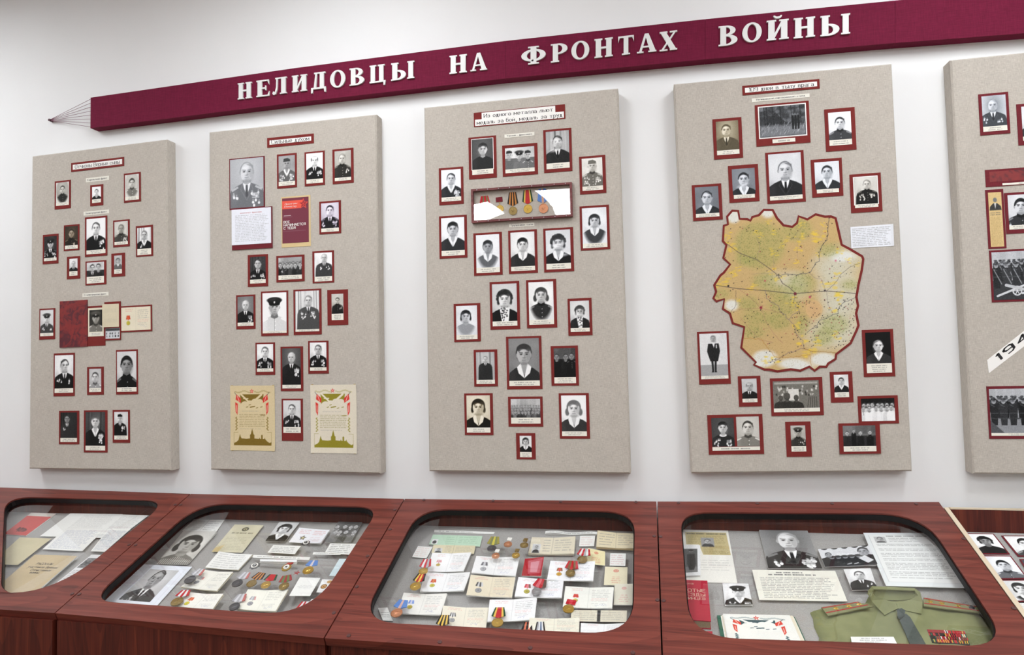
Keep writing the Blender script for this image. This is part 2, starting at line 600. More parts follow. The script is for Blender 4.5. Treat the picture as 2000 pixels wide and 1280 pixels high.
def face(cv, x, Y, r, face_c, hair, style, turn=0.0, beard=0):
    """head at (x, Y), half width r"""
    sh = face_c * .72
    if style in ('bob', 'curly', 'wavy'):
        cv.ell(x, Y - .3 * r, 1.24 * r, 1.26 * r, hair, 1, 0, 2)
        for sx in (-1, 1):
            cv.ell(x + sx * 1.02 * r, Y + .3 * r, .3 * r, .62 * r, hair, 1, -.15 * sx, 2)
            cv.ell(x + sx * .5 * r, Y - 1.1 * r, .5 * r, .16 * r, min(255, hair + 46), .5, .5 * sx, 4)
        if style == 'curly':
            for k in range(14):
                an = math.pi * (1.0 + k / 13.0) + cv.r.uniform(-.1, .1)
                cv.ell(x + 1.16 * r * math.cos(an), Y - .2 * r + 1.25 * r * math.sin(an), .34 * r, .34 * r, hair + cv.r.uniform(-14, 22), 1, 0, 2)
        if style == 'wavy':
            for sx in (-1, 1):
                cv.ell(x + sx * 1.15 * r, Y + .55 * r, .36 * r, .62 * r, hair, 1, 0, 2)
    elif style in ('long',):
        cv.ell(x, Y + .15 * r, 1.22 * r, 1.6 * r, hair, 1, 0, 2)
    elif style in ('bun', 'tied'):
        cv.ell(x, Y - .18 * r, 1.14 * r, 1.36 * r, hair, 1, 0, 2)
    if style not in ('bob', 'curly', 'wavy', 'long'):
        for sx in (-1, 1):
            if sx * turn < .8:
                cv.ell(x + sx * .98 * r, Y + .1 * r, .16 * r, .3 * r, sh + 14)
    if style in ('short', 'side', 'thick', 'recede'):
        up, side, top = {'short': (.1, .93, 1.1), 'side': (.13, .92, 1.08), 'thick': (.22, .9, .98), 'recede': (.02, .92, 1.24)}[style]
        lim = cv.Y < Y - .02 * r
        keep = cv.img.copy()
        cv.ell(x, Y - .1 * r, 1.05 * r, 1.3 * r, hair, 1, 0, 1.5)
        cv.img = np.where(lim[..., None], cv.img, keep)
        cv.ell(x, Y + up * r, side * r, top * r, face_c, 1, 0, 2)
        cv.ell(x, Y + .35 * r, .9 * r, .98 * r, face_c)
        if style in ('side', 'short', 'recede'):
            k = 1 if turn <= 0 else -1
            cv.poly([(x - k * .2 * r, Y - 1.2 * r), (x + k * .98 * r, Y - .9 * r), (x + k * .98 * r, Y - .35 * r), (x + k * .62 * r, Y - .72 * r), (x + k * .1 * r, Y - .98 * r)], hair, .9, 2)
        cv.ell(x - .2 * r, Y - 1.12 * r, .4 * r, .1 * r, min(255, hair + 60), .5, -.2, 3)
    else:
        cv.ell(x, Y, r, 1.32 * r, face_c)
    if style == 'x':
        pass
    elif style == 'bald':
        for sx in (-1, 1):
            cv.ell(x + sx * .93 * r, Y - .35 * r, .16 * r, .46 * r, hair)
        cv.ell(x, Y - 1.15 * r, .8 * r, .16 * r, (face_c + hair) / 2, .5)
    elif style in ('bob', 'curly', 'wavy', 'bun', 'tied', 'long'):
        cv.ell(x, Y - .85 * r, 1.0 * r, .62 * r, hair, 1, 0, 2)
        cv.ell(x, Y + .25 * r, .86 * r, .98 * r, face_c, 1, 0, 2)
    # light and dark halves of the printed face
    cv.ell(x + (.66 if turn <= 0 else -.66) * r, Y + .25 * r, .4 * r, .95 * r, sh, .6, 0, 6)
    cv.ell(x, Y + 1.22 * r, .55 * r, .2 * r, sh * .8, .6, 0, 4)
    cv.ell(x + (-.2 if turn <= 0 else .2) * r, Y - .55 * r, .4 * r, .22 * r, min(255, face_c + 24), .5, 0, 5)
    for sx in (-1, 1):
        ex = x + (sx * .4 + .16 * turn) * r
        cv.ell(ex, Y - .1 * r, .26 * r, .16 * r, sh, .6, 0, 2)
        cv.ell(ex, Y - .04 * r, .15 * r, .085 * r, 40, .95)
        cv.seg(ex - sx * .22 * r, Y - .25 * r, ex + sx * .26 * r, Y - .3 * r, .1 * r, max(36, hair * .8), .75)
    nx = x + .22 * turn * r
    cv.ell(nx + .12 * r, Y + .22 * r, .13 * r, .3 * r, sh, .6, 0, 3)
    cv.ell(nx, Y + .46 * r, .2 * r, .07 * r, sh * .75, .8, 0, 2)
    cv.seg(nx - .27 * r, Y + .75 * r, nx + .27 * r, Y + .75 * r, .075 * r, 84, .8)
    cv.ell(nx, Y + .81 * r, .22 * r, .06 * r, sh * .9, .5, 0, 2)
    cv.ell(nx, Y + .96 * r, .3 * r, .07 * r, sh, .6, 0, 2)
    if style == 'cap':
        c = hair
        cv.ell(x, Y - 1.22 * r, 1.5 * r, .58 * r, c, 1, 0, 1.5)
        cv.ell(x - .3 * r, Y - 1.45 * r, .8 * r, .18 * r, min(255, c + 50), .5, -.08, 4)
        cv.poly([(x - 1.06 * r, Y - .5 * r), (x - 1.3 * r, Y - 1.05 * r), (x + 1.3 * r, Y - 1.05 * r), (x + 1.06 * r, Y - .5 * r)], c)
        cv.poly([(x - 1.06 * r, Y - .45 * r), (x - 1.1 * r, Y - .85 * r), (x + 1.1 * r, Y - .85 * r), (x + 1.06 * r, Y - .45 * r)], max(20, c * .55))
        cv.ell(x, Y - .42 * r, .98 * r, .22 * r, 22)
        cv.ell(x, Y - .85 * r, .16 * r, .2 * r, 190)
    if style == 'forage':
        cv.poly([(x - 1.05 * r, Y - .55 * r), (x - .9 * r, Y - 1.45 * r), (x + .2 * r, Y - 1.62 * r), (x + 1.0 * r, Y - 1.2 * r), (x + 1.05 * r, Y - .6 * r)], hair)


def body(cv, x, Y, r, cloth, dress, skin, wide=1.0, lean=0.0):
    a = cv.a + .1
    s = wide
    pts = [(x - .5 * r, Y + 1.0 * r), (x - .62 * r, Y + 1.55 * r), (x - 1.5 * r * s, Y + 1.95 * r), (x - 2.3 * r * s, Y + 2.5 * r), (x - 2.65 * r * s, Y + 3.6 * r), (x - 2.8 * r * s, max(a, Y + 6 * r)),
           (x + 2.8 * r * s, max(a, Y + 6 * r)), (x + 2.65 * r * s, Y + 3.6 * r), (x + 2.3 * r * s, Y + 2.5 * r), (x + 1.5 * r * s, Y + 1.95 * r), (x + .62 * r, Y + 1.55 * r), (x + .5 * r, Y + 1.0 * r)]
    cv.poly(pts, cloth, 1, 1.5)
    cv.poly([(x - .5 * r, Y + .8 * r), (x + .5 * r, Y + .8 * r), (x + .56 * r, Y + 1.75 * r), (x, Y + 2.0 * r), (x - .56 * r, Y + 1.75 * r)], skin * .8)
    dk, lt = cloth * .6, min(255, cloth + 34)
    cv.ell(x - 1.9 * r * s, Y + 3.3 * r, .5 * r, 1.4 * r, lt, .25, 0, 8)
    if dress in ('suit', 'general'):
        cv.poly([(x - .62 * r, Y + 1.5 * r), (x, Y + 1.85 * r), (x + .62 * r, Y + 1.5 * r), (x + .42 * r, Y + 2.3 * r), (x + .02 * r, Y + 3.3 * r), (x - .42 * r, Y + 2.3 * r)], 232)
        cv.poly([(x - .16 * r, Y + 1.85 * r), (x + .16 * r, Y + 1.85 * r), (x + .2 * r, Y + 3.3 * r), (x, Y + 3.6 * r), (x - .2 * r, Y + 3.3 * r)], max(24, cloth * .7))
        for sx in (-1, 1):
            cv.seg(x + sx * .6 * r, Y + 1.6 * r, x + sx * .95 * r, Y + 2.4 * r, .06 * r, lt, .8)
            cv.seg(x + sx * .95 * r, Y + 2.4 * r, x + .05 * r * sx, Y + 3.9 * r, .06 * r, lt, .8)
    elif dress == 'open':
        cv.poly([(x - .5 * r, Y + 1.3 * r), (x + .5 * r, Y + 1.3 * r), (x + .12 * r, Y + 2.7 * r), (x - .12 * r, Y + 2.7 * r)], skin * .86)
        for sx in (-1, 1):
            cv.poly([(x + sx * .5 * r, Y + 1.25 * r), (x + sx * .98 * r, Y + 1.75 * r), (x + sx * .72 * r, Y + 2.35 * r), (x + sx * .05 * r, Y + 3.5 * r), (x, Y + 2.75 * r), (x + sx * .3 * r, Y + 2.1 * r)], 226)
            cv.seg(x + sx * .98 * r, Y + 1.8 * r, x + sx * .75 * r, Y + 2.5 * r, .05 * r, dk, .7)
    elif dress == 'tunic':
        cv.poly([(x - .66 * r, Y + 1.32 * r), (x, Y + 1.62 * r), (x + .66 * r, Y + 1.32 * r), (x + .74 * r, Y + 1.85 * r), (x, Y + 2.15 * r), (x - .74 * r, Y + 1.85 * r)], dk)
        cv.seg(x, Y + 2.1 * r, x, Y + 6 * r, .06 * r, dk)
        for k in range(4):
            cv.ell(x + .14 * r, Y + (2.6 + .75 * k) * r, .09 * r, .09 * r, min(255, cloth + 110))
    elif dress == 'blouse':
        cv.poly([(x - .5 * r, Y + 1.3 * r), (x + .5 * r, Y + 1.3 * r), (x, Y + 2.9 * r)], skin * .88)
        for sx in (-1, 1):
            cv.poly([(x + sx * .48 * r, Y + 1.2 * r), (x + sx * 1.02 * r, Y + 1.75 * r), (x + sx * .8 * r, Y + 2.6 * r), (x, Y + 3.3 * r), (x + sx * .12 * r, Y + 2.6 * r)], 232)
            cv.seg(x + sx * .5 * r, Y + 1.4 * r, x + sx * .06 * r, Y + 2.8 * r, .05 * r, 160, .7)
        cv.seg(x, Y + 3.2 * r, x, Y + 5 * r, .05 * r, lt, .7)
    elif dress == 'round':
        cv.ell(x, Y + 1.8 * r, .85 * r, .4 * r, 225)
        cv.ell(x, Y + 1.6 * r, .6 * r, .35 * r, skin * .85)
    elif dress == 'scarf':
        cv.poly([(x - .9 * r, Y + 1.4 * r), (x + .9 * r, Y + 1.4 * r), (x + .6 * r, Y + 4.6 * r), (x - .4 * r, Y + 4.6 * r)], 220)
        for k in range(26):
            cv.ell(x + cv.r.uniform(-.7, .7) * r, Y + cv.r.uniform(1.5, 4.4) * r, .12 * r, .18 * r, 50, .8, cv.r.random() * 3)
    elif dress == 'striped':
        for k in range(-12, 13):
            cv.seg(x + k * .24 * r, Y + 2.0 * r + abs(k) * .07 * r, x + k * .3 * r, Y + 7 * r, .1 * r, 205, .7)
    if dress in ('general', 'tunic'):
        for sx in (-1, 1):
            cv.poly([(x + sx * 1.3 * r * s, Y + 1.95 * r), (x + sx * 2.25 * r * s, Y + 2.4 * r), (x + sx * 2.15 * r * s, Y + 2.7 * r), (x + sx * 1.2 * r * s, Y + 2.2 * r)], min(255, cloth + 90), .8)


def medals(cv, x, Y, r, spec):
    for side in spec:
        sx = -1 if side in 'lL' else 1
        n = 9 if side in 'LR' else 4
        for k in range(n):
            mx = x + sx * cv.r.uniform(.75, 2.1) * r
            my = Y + cv.r.uniform(3.0, 4.9 if side in 'LR' else 4.0) * r
            cv.ell(mx, my, .17 * r, .2 * r, cv.r.uniform(190, 250))
            cv.rect(mx - .1 * r, my - .45 * r, mx + .1 * r, my - .22 * r, cv.r.uniform(120, 200), .8)
        if side in 'R':
            for k in range(3):
                cv.rect(x + .8 * r, Y + (3.0 + .28 * k) * r, x + 1.9 * r, Y + (3.18 + .28 * k) * r, 200, .8)


TINTS = {'sepia': (236, 208, 150), 'warm': (246, 238, 218), 'brown': (206, 172, 132), 'violet': (228, 208, 250), 'cool': (232, 238, 250), 'blue': (216, 228, 248), 'n': (250, 250, 250), 'olive': (226, 214, 160)}


def portrait(cv, hx=.5, hy=.36, r=.19, bg=214, bg2=None, hair=40, face_c=206, style='short', cloth=44, dress='suit', med='', turn=0, tint='n', fade=0, glare=0, wide=1.0, streak=0, con=1.0, frame=0):
    a = cv.a
    r *= 1.2 if r < .175 else 1.05
    wide *= 1.06
    hy += .015
    Y = hy * a
    if bg2 is None:
        bg2 = bg * .9
    t = np.clip(np.hypot((cv.X - .5) / .7, (cv.Y - Y) / (.8 * a)), 0, 1)[..., None]
    cv.img = rgb(bg) * (1 - t) + rgb(bg2) * t
    cv.cloud(10)
    if streak:
        for k in range(9):
            x = cv.r.random()
            cv.seg(x, 0, x + cv.r.uniform(-.05, .05), a, .05, bg * cv.r.uniform(.35, 1.1), .55)
    back = cv.img.copy()
    body(cv, hx, Y, r, cloth, dress, face_c, wide)
    medals(cv, hx, Y, r, med)
    face(cv, hx, Y, r, face_c, hair, style, turn)
    if fade:
        k = np.clip((np.hypot((cv.X - hx) / (.52 + .0 * fade), (cv.Y - Y * 1.15) / (.66 * a)) - .8) / .22, 0, 1)[..., None]
        cv.img = cv.img * (1 - k) + np.maximum(back, 205) * k
    if con != 1.0:
        cv.img = 150 + (cv.img - 150) * con
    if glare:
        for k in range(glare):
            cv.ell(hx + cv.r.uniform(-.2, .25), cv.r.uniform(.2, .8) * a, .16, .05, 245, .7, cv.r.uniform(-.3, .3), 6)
    cv.grain(3)
    cv.img = np.clip((cv.img - 128) * 1.2 + 132, 10, 248)
    cv.tint(TINTS[tint])


def group(cv, rows=((.35, 6, .06),), bg=190, cloth=(40, 80), style='short', tint='n', ground=120, medal=0, hats=0, caps=60, facec=205):
    a = cv.a
    cv.img[:] = bg
    cv.cloud(30, 12)
    for k in range(10):
        cv.rect(cv.r.random(), 0, cv.r.random() + .1, a * .4, bg * cv.r.uniform(.6, 1.1), .25)
    cv.rect(-1, rows[-1][0] * a + .1, 2, 2 * a, ground, 1)
    for (fy, n, r) in rows:
        for k in range(n):
            x = (k + .5 + cv.r.uniform(-.18, .18)) / n
            Y = fy * a + cv.r.uniform(-.3, .3) * r
            body(cv, x, Y, r, cv.r.uniform(*cloth), cv.r.choice(['plain', 'suit', 'tunic', 'plain']), 190, .8)
            if medal:
                medals(cv, x, Y, r, cv.r.choice(['r', 'l', '']))
            face(cv, x, Y, r, facec, cv.r.uniform(25, 60) if not hats else caps, style if not hats else cv.r.choice(['cap', 'cap', 'forage']), cv.r.uniform(-.6, .6))
    cv.grain(5)
    cv.img = np.clip((cv.img - 128) * 1.2 + 128, 10, 245)
    cv.tint(TINTS[tint])


def scene_forest(cv):
    a = cv.a
    cv.img[:] = 60
    for k in range(60):
        cv.ell(cv.r.random(), cv.r.random() * a * .5, .06, .05, cv.r.choice([30, 40, 55, 90, 150]), .5, 0, 4)
    cv.poly([(.1, a * .6), (.35, a * .2), (.62, a * .62)], 44)
    cv.poly([(0, a * .62), (1, a * .66), (1, a), (0, a)], 128, 1, 8)
    for k in range(70):
        x, y = cv.r.random(), a * cv.r.uniform(.6, .95)
        cv.seg(x, y, x + .02, y - .05, .012, cv.r.choice([170, 190, 90]), .6)
    for k in range(8):
        x = cv.r.random()
        cv.seg(x, 0, x + .02, a * .6, .016, 28, .9)
    for x in (.72, .78, .84):
        cv.poly([(x - .02, a * .34), (x + .03, a * .34), (x + .035, a * .6), (x + .02, a * .8), (x - .015, a * .8)], 22)
        cv.ell(x, a * .3, .014, .02, 120)
    cv.grain(10)
    cv.img = np.clip(cv.img, 14, 235)
    cv.tint(TINTS['cool'])


def scene_visitors(cv):
    a = cv.a
    cv.img[:] = 120
    cv.rect(.03, .03, .97, a * .12, 170)
    for k in range(46):
        x, y = cv.r.uniform(.02, .95), cv.r.uniform(.15, .62) * a
        cv.rect(x, y, x + .035, y + .05, cv.r.choice([210, 225, 60, 180]), .9)
    cv.rect(.33, .3 * a, .56, .72 * a, 222)
    for (x, y, r) in ((.16, .62, .05), (.3, .56, .07), (.5, .62, .055)):
        body(cv, x, y * a, r, 46, 'plain', 100, 1.1)
        cv.ell(x, y * a, r, 1.2 * r, 62)
        cv.ell(x, y * a - .2 * r, .96 * r, r, 105, .5)
    cv.poly([(.72, a), (.78, .62 * a), (.9, .48 * a), (1.0, .46 * a), (1, a)], 120)
    for k in range(5):
        cv.seg(.78 + .04 * k, .6 * a, .74 + .05 * k, a, .012, 60)
    cv.grain(7)
    cv.img = np.clip(cv.img, 14, 240)
    cv.tint(TINTS['warm'])


def scene_standing(cv):
    a = cv.a
    cv.img[:] = 226
    for k in range(26):
        cv.seg(.72 + .05 * math.sin(k), a * k / 34, .98, a * (k + 2) / 34, .012, 180, .8)
    for k in range(12):
        cv.seg(.03 + .03 * k, 0, .03 + .03 * k, a * .72, .008, 205)
    cv.rect(-1, a * .74, 2, 2 * a, 165)
    x = .5
    cv.poly([(x - .19, a * .24), (x + .2, a * .24), (x + .24, a * .42), (x + .2, a * .52), (x + .15, a * .66), (x - .13, a * .66), (x - .2, a * .52), (x - .24, a * .42)], 30)
    for s in (-1, 1):
        cv.poly([(x + s * .02, a * .65), (x + s * .1, a * .65), (x + s * .08, a * .88), (x + s * .1, a * .92), (x + s * .01, a * .92)], 34)
    cv.poly([(x - .06, a * .2), (x + .07, a * .2), (x + .02, a * .34)], 232)
    face(cv, x, a * .13, .085, 190, 130, 'bun')
    for k in range(4):
        cv.ell(x + .11, a * (.28 + .02 * k), .02, .02, 220)
    cv.grain(5)
    cv.img = np.clip(cv.img, 14, 245)
    cv.tint(TINTS['n'])


def scene_parade(cv, guns=False):
    a = cv.a
    cv.img[:] = 196
    for k in range(8):
        cv.rect(k / 8, 0, k / 8 + .09, a * .36, cv.r.uniform(175, 222), .7)
    cv.rect(-1, a * .6, 2, 2 * a, 150 if not guns else 60)
    for row, (fy, r, n) in enumerate(((.2, .022, 14), (.24, .028, 10), (.28, .036, 7))):
        for k in range(n):
            x = (k + .5) / n + cv.r.uniform(-.02, .02)
            Y = fy * a
            c = cv.r.uniform(24, 66)
            cv.poly([(x - 1.9 * r, Y + 1.3 * r), (x + 1.9 * r, Y + 1.3 * r), (x + 1.5 * r, Y + 7 * r), (x + 1.2 * r, Y + 11 * r), (x - 1.2 * r, Y + 11 * r), (x - 1.5 * r, Y + 7 * r)], c)
            cv.ell(x, Y, .95 * r, 1.25 * r, 166)
            cv.ell(x, Y + .1 * r, .6 * r, .12 * r, 70)
            cv.ell(x, Y - .85 * r, 1.12 * r, .62 * r, cv.r.uniform(36, 90))
            cv.ell(x - .3 * r, Y - 1.05 * r, .4 * r, .2 * r, 150, .6)
            cv.seg(x - 1.2 * r, Y + 1.6 * r, x + .2 * r, Y + 2.4 * r, .4 * r, 120, .5)
            cv.seg(x - 1.6 * r, Y + 5.5 * r, x + 1.6 * r, Y + 5.5 * r, .3 * r, 110, .6)
            if guns:
                cv.seg(x - r, Y + 2 * r, x + 2 * r, Y + 9 * r, .012, 190, .8)
    if guns:
        for (x, y) in ((.36, .82), (.74, .78)):
            cv.ell(x, y * a, .075, .085, 225)
            cv.ell(x, y * a, .055, .065, 50)
            for k in range(6):
                an = k * math.pi / 3
                cv.seg(x, y * a, x + .06 * math.cos(an), y * a + .07 * math.sin(an), .014, 225)
            cv.seg(x - .3, y * a + .08, x + .28, y * a - .16, .035, 215)
            cv.seg(x - .16, y * a - .1, x + .1, y * a - .02, .05, 200)
    else:
        cv.poly([(0, a * .72), (.2, a), (0, a)], 90)
        for k in range(14):
            x = cv.r.random()
            cv.seg(x, a * .66, x + .09, a * .68, .014, 70, .8)
    cv.grain(8)
    cv.img = np.clip(cv.img, 14, 240)
    cv.tint(TINTS['cool'])


def scene_officers(cv):
    a = cv.a
    cv.img[:] = 226
    for k in range(5):
        cv.ell(.12 + .2 * k, -.02, .07, .06, 40)
    cv.poly([(0, .55 * a), (.2, .4 * a), (.5, .52 * a), (.8, .4 * a), (1, .5 * a), (1, a), (0, a)], 40)
    for k in range(5):
        x = .14 + .13 * k
        cv.ell(x + .06, .52 * a, .05, .045, 150)
        cv.ell(x + .05, .47 * a, .07, .035, 60)
    face(cv, .16, .36 * a, .06, 180, 34, 'short', 1)
    face(cv, .84, .3 * a, .1, 190, 40, 'side', -1)
    cv.poly([(.7, .62 * a), (.84, .5 * a), (.97, .78 * a), (.84, .9 * a)], 232)
    for x in (.45, .58):
        cv.seg(x, .9 * a, x + .08, .86 * a, .02, 220)
    cv.grain(6)
    cv.img = np.clip(cv.img, 14, 245)
    cv.tint(TINTS['cool'])


def scene_icons(cv):
    a = cv.a
    cv.img[:] = 214
    cv.rect(0, 0, 1, a * .26, 70)
    for j in range(2):
        for k in range(5):
            x, y = .1 + .2 * k + cv.r.uniform(-.03, .03), a * (.5 + .27 * j)
            cv.ell(x, y, cv.r.uniform(.02, .06), .06, cv.r.uniform(20, 110))
    cv.grain(6)
    cv.tint(TINTS['cool'])


def scene_wreath(cv):
    a = cv.a
    cv.img[:] = 232
    for k in range(26):
        an = k / 26 * 6.28
        cv.ell(.5 + .3 * math.cos(an), .5 * a + .3 * a * math.sin(an), .1, .09, cv.r.uniform(24, 60), 1, 0, 3)
    cv.ell(.5, .55 * a, .28, .3 * a, 40)
    cv.ell(.55, .34 * a, .14, .12, 150)
    face(cv, .55, .33 * a, .1, 170, 34, 'forage', 1)
    cv.grain(5)
    cv.tint(TINTS['n'])


# ---------------------------------------------------------------- printed papers
def medal_print(cv, x, y, s, stripes, disc):
    """a printed medal; (x, y) middle of the ribbon, s its width"""
    n = len(stripes)
    for k, c in enumerate(stripes):
        a0, a1 = k / n - .5, (k + 1) / n - .5
        cv.poly([(x + a0 * s * .7, y - s * .5), (x + a1 * s * .7, y - s * .5), (x + a1 * s, y + s * .22), (x + (a0 + a1) / 2 * s, y + s * (.5 - abs(a0 + a1) * .3)), (x + a0 * s, y + s * .22)], c)
    cv.ell(x, y + s * 1.0, s * .42, s * .42, np.array(disc) * .72)
    cv.ell(x - .03 * s, y + s * .97, s * .36, s * .36, disc)
    cv.poly(star_pts(x, y + s * .98, s * .24), np.array(disc) * .8)


def cert(cv, base=(240, 238, 230), pr=None, red=1, sig=1):
    a = cv.a
    cv.img[:] = rgb(base)
    cv.cloud(5)
    cv.seg(.5, 0, .5, a, .008, np.array(rgb(base)) * .86)
    if red:
        cv.text(.08, .05 * a, .44, .2 * a, 2, (206, 110, 104), .5, .35, .1, True)
    if pr:
        medal_print(cv, .24, .46 * a, pr[0], pr[1], pr[2])
    cv.text(.56, .1 * a, .94, .52 * a, 5, 120, .5, .3)
    if red:
        cv.text(.56, .52 * a, .94, .66 * a, 2, (206, 110, 104), .45, .3)
    cv.text(.56, .66 * a, .9, .8 * a, 2, 130, .45, .3)
    if sig:
        x = .62
        for k in range(14):
            x2 = x + cv.r.uniform(.004, .026)
            y2 = a * cv.r.uniform(.79, .9)
            if k:
                cv.seg(x, yy, x2, y2, .006, (92, 98, 150), .5)
            x, yy = x2, y2
    cv.grain(2)


def doc(cv, base=(236, 236, 232), x0=.08, y0=.06, x1=.93, y1=.94, rows=14, c=100, alpha=.5, thick=.4, head=0, ragged=.15, center=False):
    cv.img[:] = rgb(base)
    cv.cloud(4)
    a = cv.a
    if head:
        cv.text(.2, y0 * a, .8, (y0 + .09) * a, 1, c, .8, .5)
        y0 += .11
    cv.text(x0, y0 * a, x1, y1 * a, rows, c, alpha, thick, ragged, center)
    cv.grain(2)


def id_book(cv, base=(224, 214, 186), photo=True):
    a = cv.a
    doc(cv, base, .3 if photo else .06, .1, .47, .9, 5, 110, .5, .3)
    cv.text(.55, .12 * a, .94, .85 * a, 5, 110, .5, .3)
    cv.seg(.5, 0, .5, a, .01, np.array(rgb(base)) * .8)
    if photo:
        cv.rect(.06, .42 * a, .24, .95 * a, 205)
        cv.poly([(.07, .95 * a), (.09, .8 * a), (.13, .74 * a), (.17, .74 * a), (.21, .8 * a), (.23, .95 * a)], 60)
        face(cv, .15, .6 * a, .036, 190, 50, 'short')


def stamped(cv, base, mark=(206, 84, 76)):
    a = cv.a
    doc(cv, base, .2, .5, .8, .9, 4, mark, .5, .35, 0, .1, True)
    cv.ell(.5, .22 * a, .12, .1, mark, .7)
    cv.ell(.5, .22 * a, .08, .06, base, .7)
    cv.poly(star_pts(.5, .22 * a, .05), mark, .8)


def poster(cv, base, ink, body_text=True):
    """thank-you sheet: flags, clouds with aircraft, star and a city skyline"""
    a = cv.a
    cv.img[:] = rgb(base)
    cv.cloud(6)
    k = a / 1.5

    def Yy(v):
        return v * k
    cv.poly([(.22, Yy(.2)), (.75, Yy(.2)), (.73, Yy(.46)), (.24, Yy(.46))], ink)
    for (x, y, r) in ((.33, .44, .09), (.44, .41, .08), (.56, .38, .09), (.66, .38, .08), (.28, .47, .07), (.7, .46, .07), (.5, .46, .1), (.6, .46, .1), (.38, .48, .1)):
        cv.ell(x, Yy(y), r, r * .75, np.array(rgb(base)) + 4)
    cv.rect(.22, Yy(.46), .75, Yy(.55), np.array(rgb(base)) + 3)
    for (x0, y0, x1, y1, wd) in ((.24, .2, .42, .38, .035), (.56, .34, .7, .21, .045), (.3, .3, .4, .3, .02)):
        cv.seg(x0, Yy(y0), x1, Yy(y1), wd, np.array(rgb(base)) + 6)
    cv.seg(.45, Yy(.5), .55, Yy(.48), .02, ink)
    for (x, y) in ((.36, .5), (.58, .52), (.68, .5), (.42, .45)):
        cv.seg(x, Yy(y), x + .04, Yy(y - .012), .012, ink)
    for (x0, x1, y) in ((.12, .45, .14), (.56, .88, .14)):
        for j in range(9):
            x = x0 + (x1 - x0) * j / 8
            cv.ell(x, Yy(y + .02 * math.sin(j)), .026, .014, np.array(rgb(ink)) * .5 + np.array(rgb(base)) * .5, .6)
    cv.poly(star_pts(.485, Yy(.13), .05), (206, 44, 44))
    cv.poly(star_pts(.485, Yy(.13), .025), (238, 190, 170))
    for s in (-1, 1):
        X = lambda u: .485 + s * (u - .485)
        cv.poly([(X(.14), Yy(.2)), (X(.24), Yy(.3)), (X(.235), Yy(.4)), (X(.12), Yy(.32))], (214, 62, 52))
        cv.poly([(X(.11), Yy(.38)), (X(.17), Yy(.42)), (X(.16), Yy(.68)), (X(.12), Yy(.6))], (214, 62, 52))
        cv.seg(X(.16), Yy(.24), X(.2), Yy(.36), .012, (240, 190, 176))
        cv.seg(X(.14), Yy(.46), X(.145), Yy(.6), .012, (240, 190, 176))
        cv.seg(X(.1), Yy(.16), X(.14), Yy(.22), .01, 90)
        for j in range(9):
            cv.ell(X(.13 + .016 * (j % 2)), Yy(.74 + .035 * j), .022, .011, ink, .8, .7 * s * (1 if j % 2 else -1))
    if body_text:
        cv.text(.26, Yy(.56), .7, Yy(.62), 1, 120, .4, .2)
        cv.text(.2, Yy(.65), .79, Yy(.96), 8, np.array(rgb(ink)) * .75, .55, .3, .05)
        cv.text(.22, Yy(.98), .72, Yy(1.02), 1, 120, .5, .25)
        cv.seg(.68, Yy(.68), .78, Yy(.68), .014, ink)
    sil = [(.08, 1.38), (.08, 1.33), (.14, 1.3), (.18, 1.26), (.2, 1.18), (.215, 1.12), (.23, 1.18), (.25, 1.22), (.36, 1.23), (.44, 1.22), (.44, 1.14), (.46, 1.12), (.49, .99), (.52, 1.12), (.54, 1.14), (.54, 1.22), (.64, 1.23), (.655, 1.2),
           (.67, 1.23), (.69, 1.23), (.69, 1.15), (.71, 1.13), (.725, 1.15), (.725, 1.23), (.76, 1.23), (.77, 1.2), (.785, 1.24), (.83, 1.29), (.88, 1.32), (.92, 1.3), (.92, 1.38)]
    if body_text:
        cv.poly([(x, Yy(y)) for x, y in sil], ink)
        for x in (.08, .92):
            cv.seg(x, Yy(1.08), x, Yy(1.34), .006, ink)
        cv.seg(.08, Yy(1.08), .17, Yy(1.08), .006, ink)
        cv.seg(.83, Yy(1.08), .92, Yy(1.08), .006, ink)
    cv.grain(3)


# ---------------------------------------------------------------- lettering as geometry (thick and thin strokes with serifs)
GL = dict(А='002640/1232', Б='46060030414233' + '03', В='00063645443303/3342413000', Г='000646', Д='0a00404a/10163630', Е='46060040/0333', Ж='2026/0046/0640', З='05163645443313/334241301001',
          И='06004640', Й='06004640/1737', К='0006/460340', Л='00163640', М='0006234640', Н='0006/4046/0343', О='100105163645413010', П='00064640', Р='00063645443303', С='4536160501103041',
          Т='2026/0646', У='0623/462310', Ф='2026/120204153544423212', Х='0046/0640', Ц='0600505a/4640', Ч='06041343/4640', Ш='06004046/2026', Ы='06002031322303/4046', Ь='06003041423303', Э='0516364541301001/1343',
          Ю='0006/0313/201115263645413020', Я='40461605041343/2300', а='0314243330/321201102031', б='361605020110203133241403', в='000424332202/22312000', г='000434', д='0a00303a/10142420', е='02323324140301102031',
          ж='2024/0044/0440', з='031424332212/2231201001', и='04003430', й='04003430/1626', к='0004/340230', л='00143430', м='0004214440', н='0004/3034/0232', о='100103142433312010', п='00043430',
          р='0b04/0314243331201001', с='3324140301102031', т='0444/2024', у='0421/34211b0b', ф='2b26/100103143443413010', х='0034/0430', ц='0400404a/3034', ч='04021232/3034', ш='04004044/2024', ы='040020312202/4044', ь='040020312202',
          э='0314243331201001/1232', ю='0004/0212/2011132434434130', я='30341403021232/1200')
GL.update({'0': '100105163645413010', '1': '152620', '9': '10304145361605041343', '4': '30360242', '5': '460603334241301001', '-': '0232', '.': '0010', ',': '101b', ' ': ''})
YV = {'a': -1, 'b': -2}


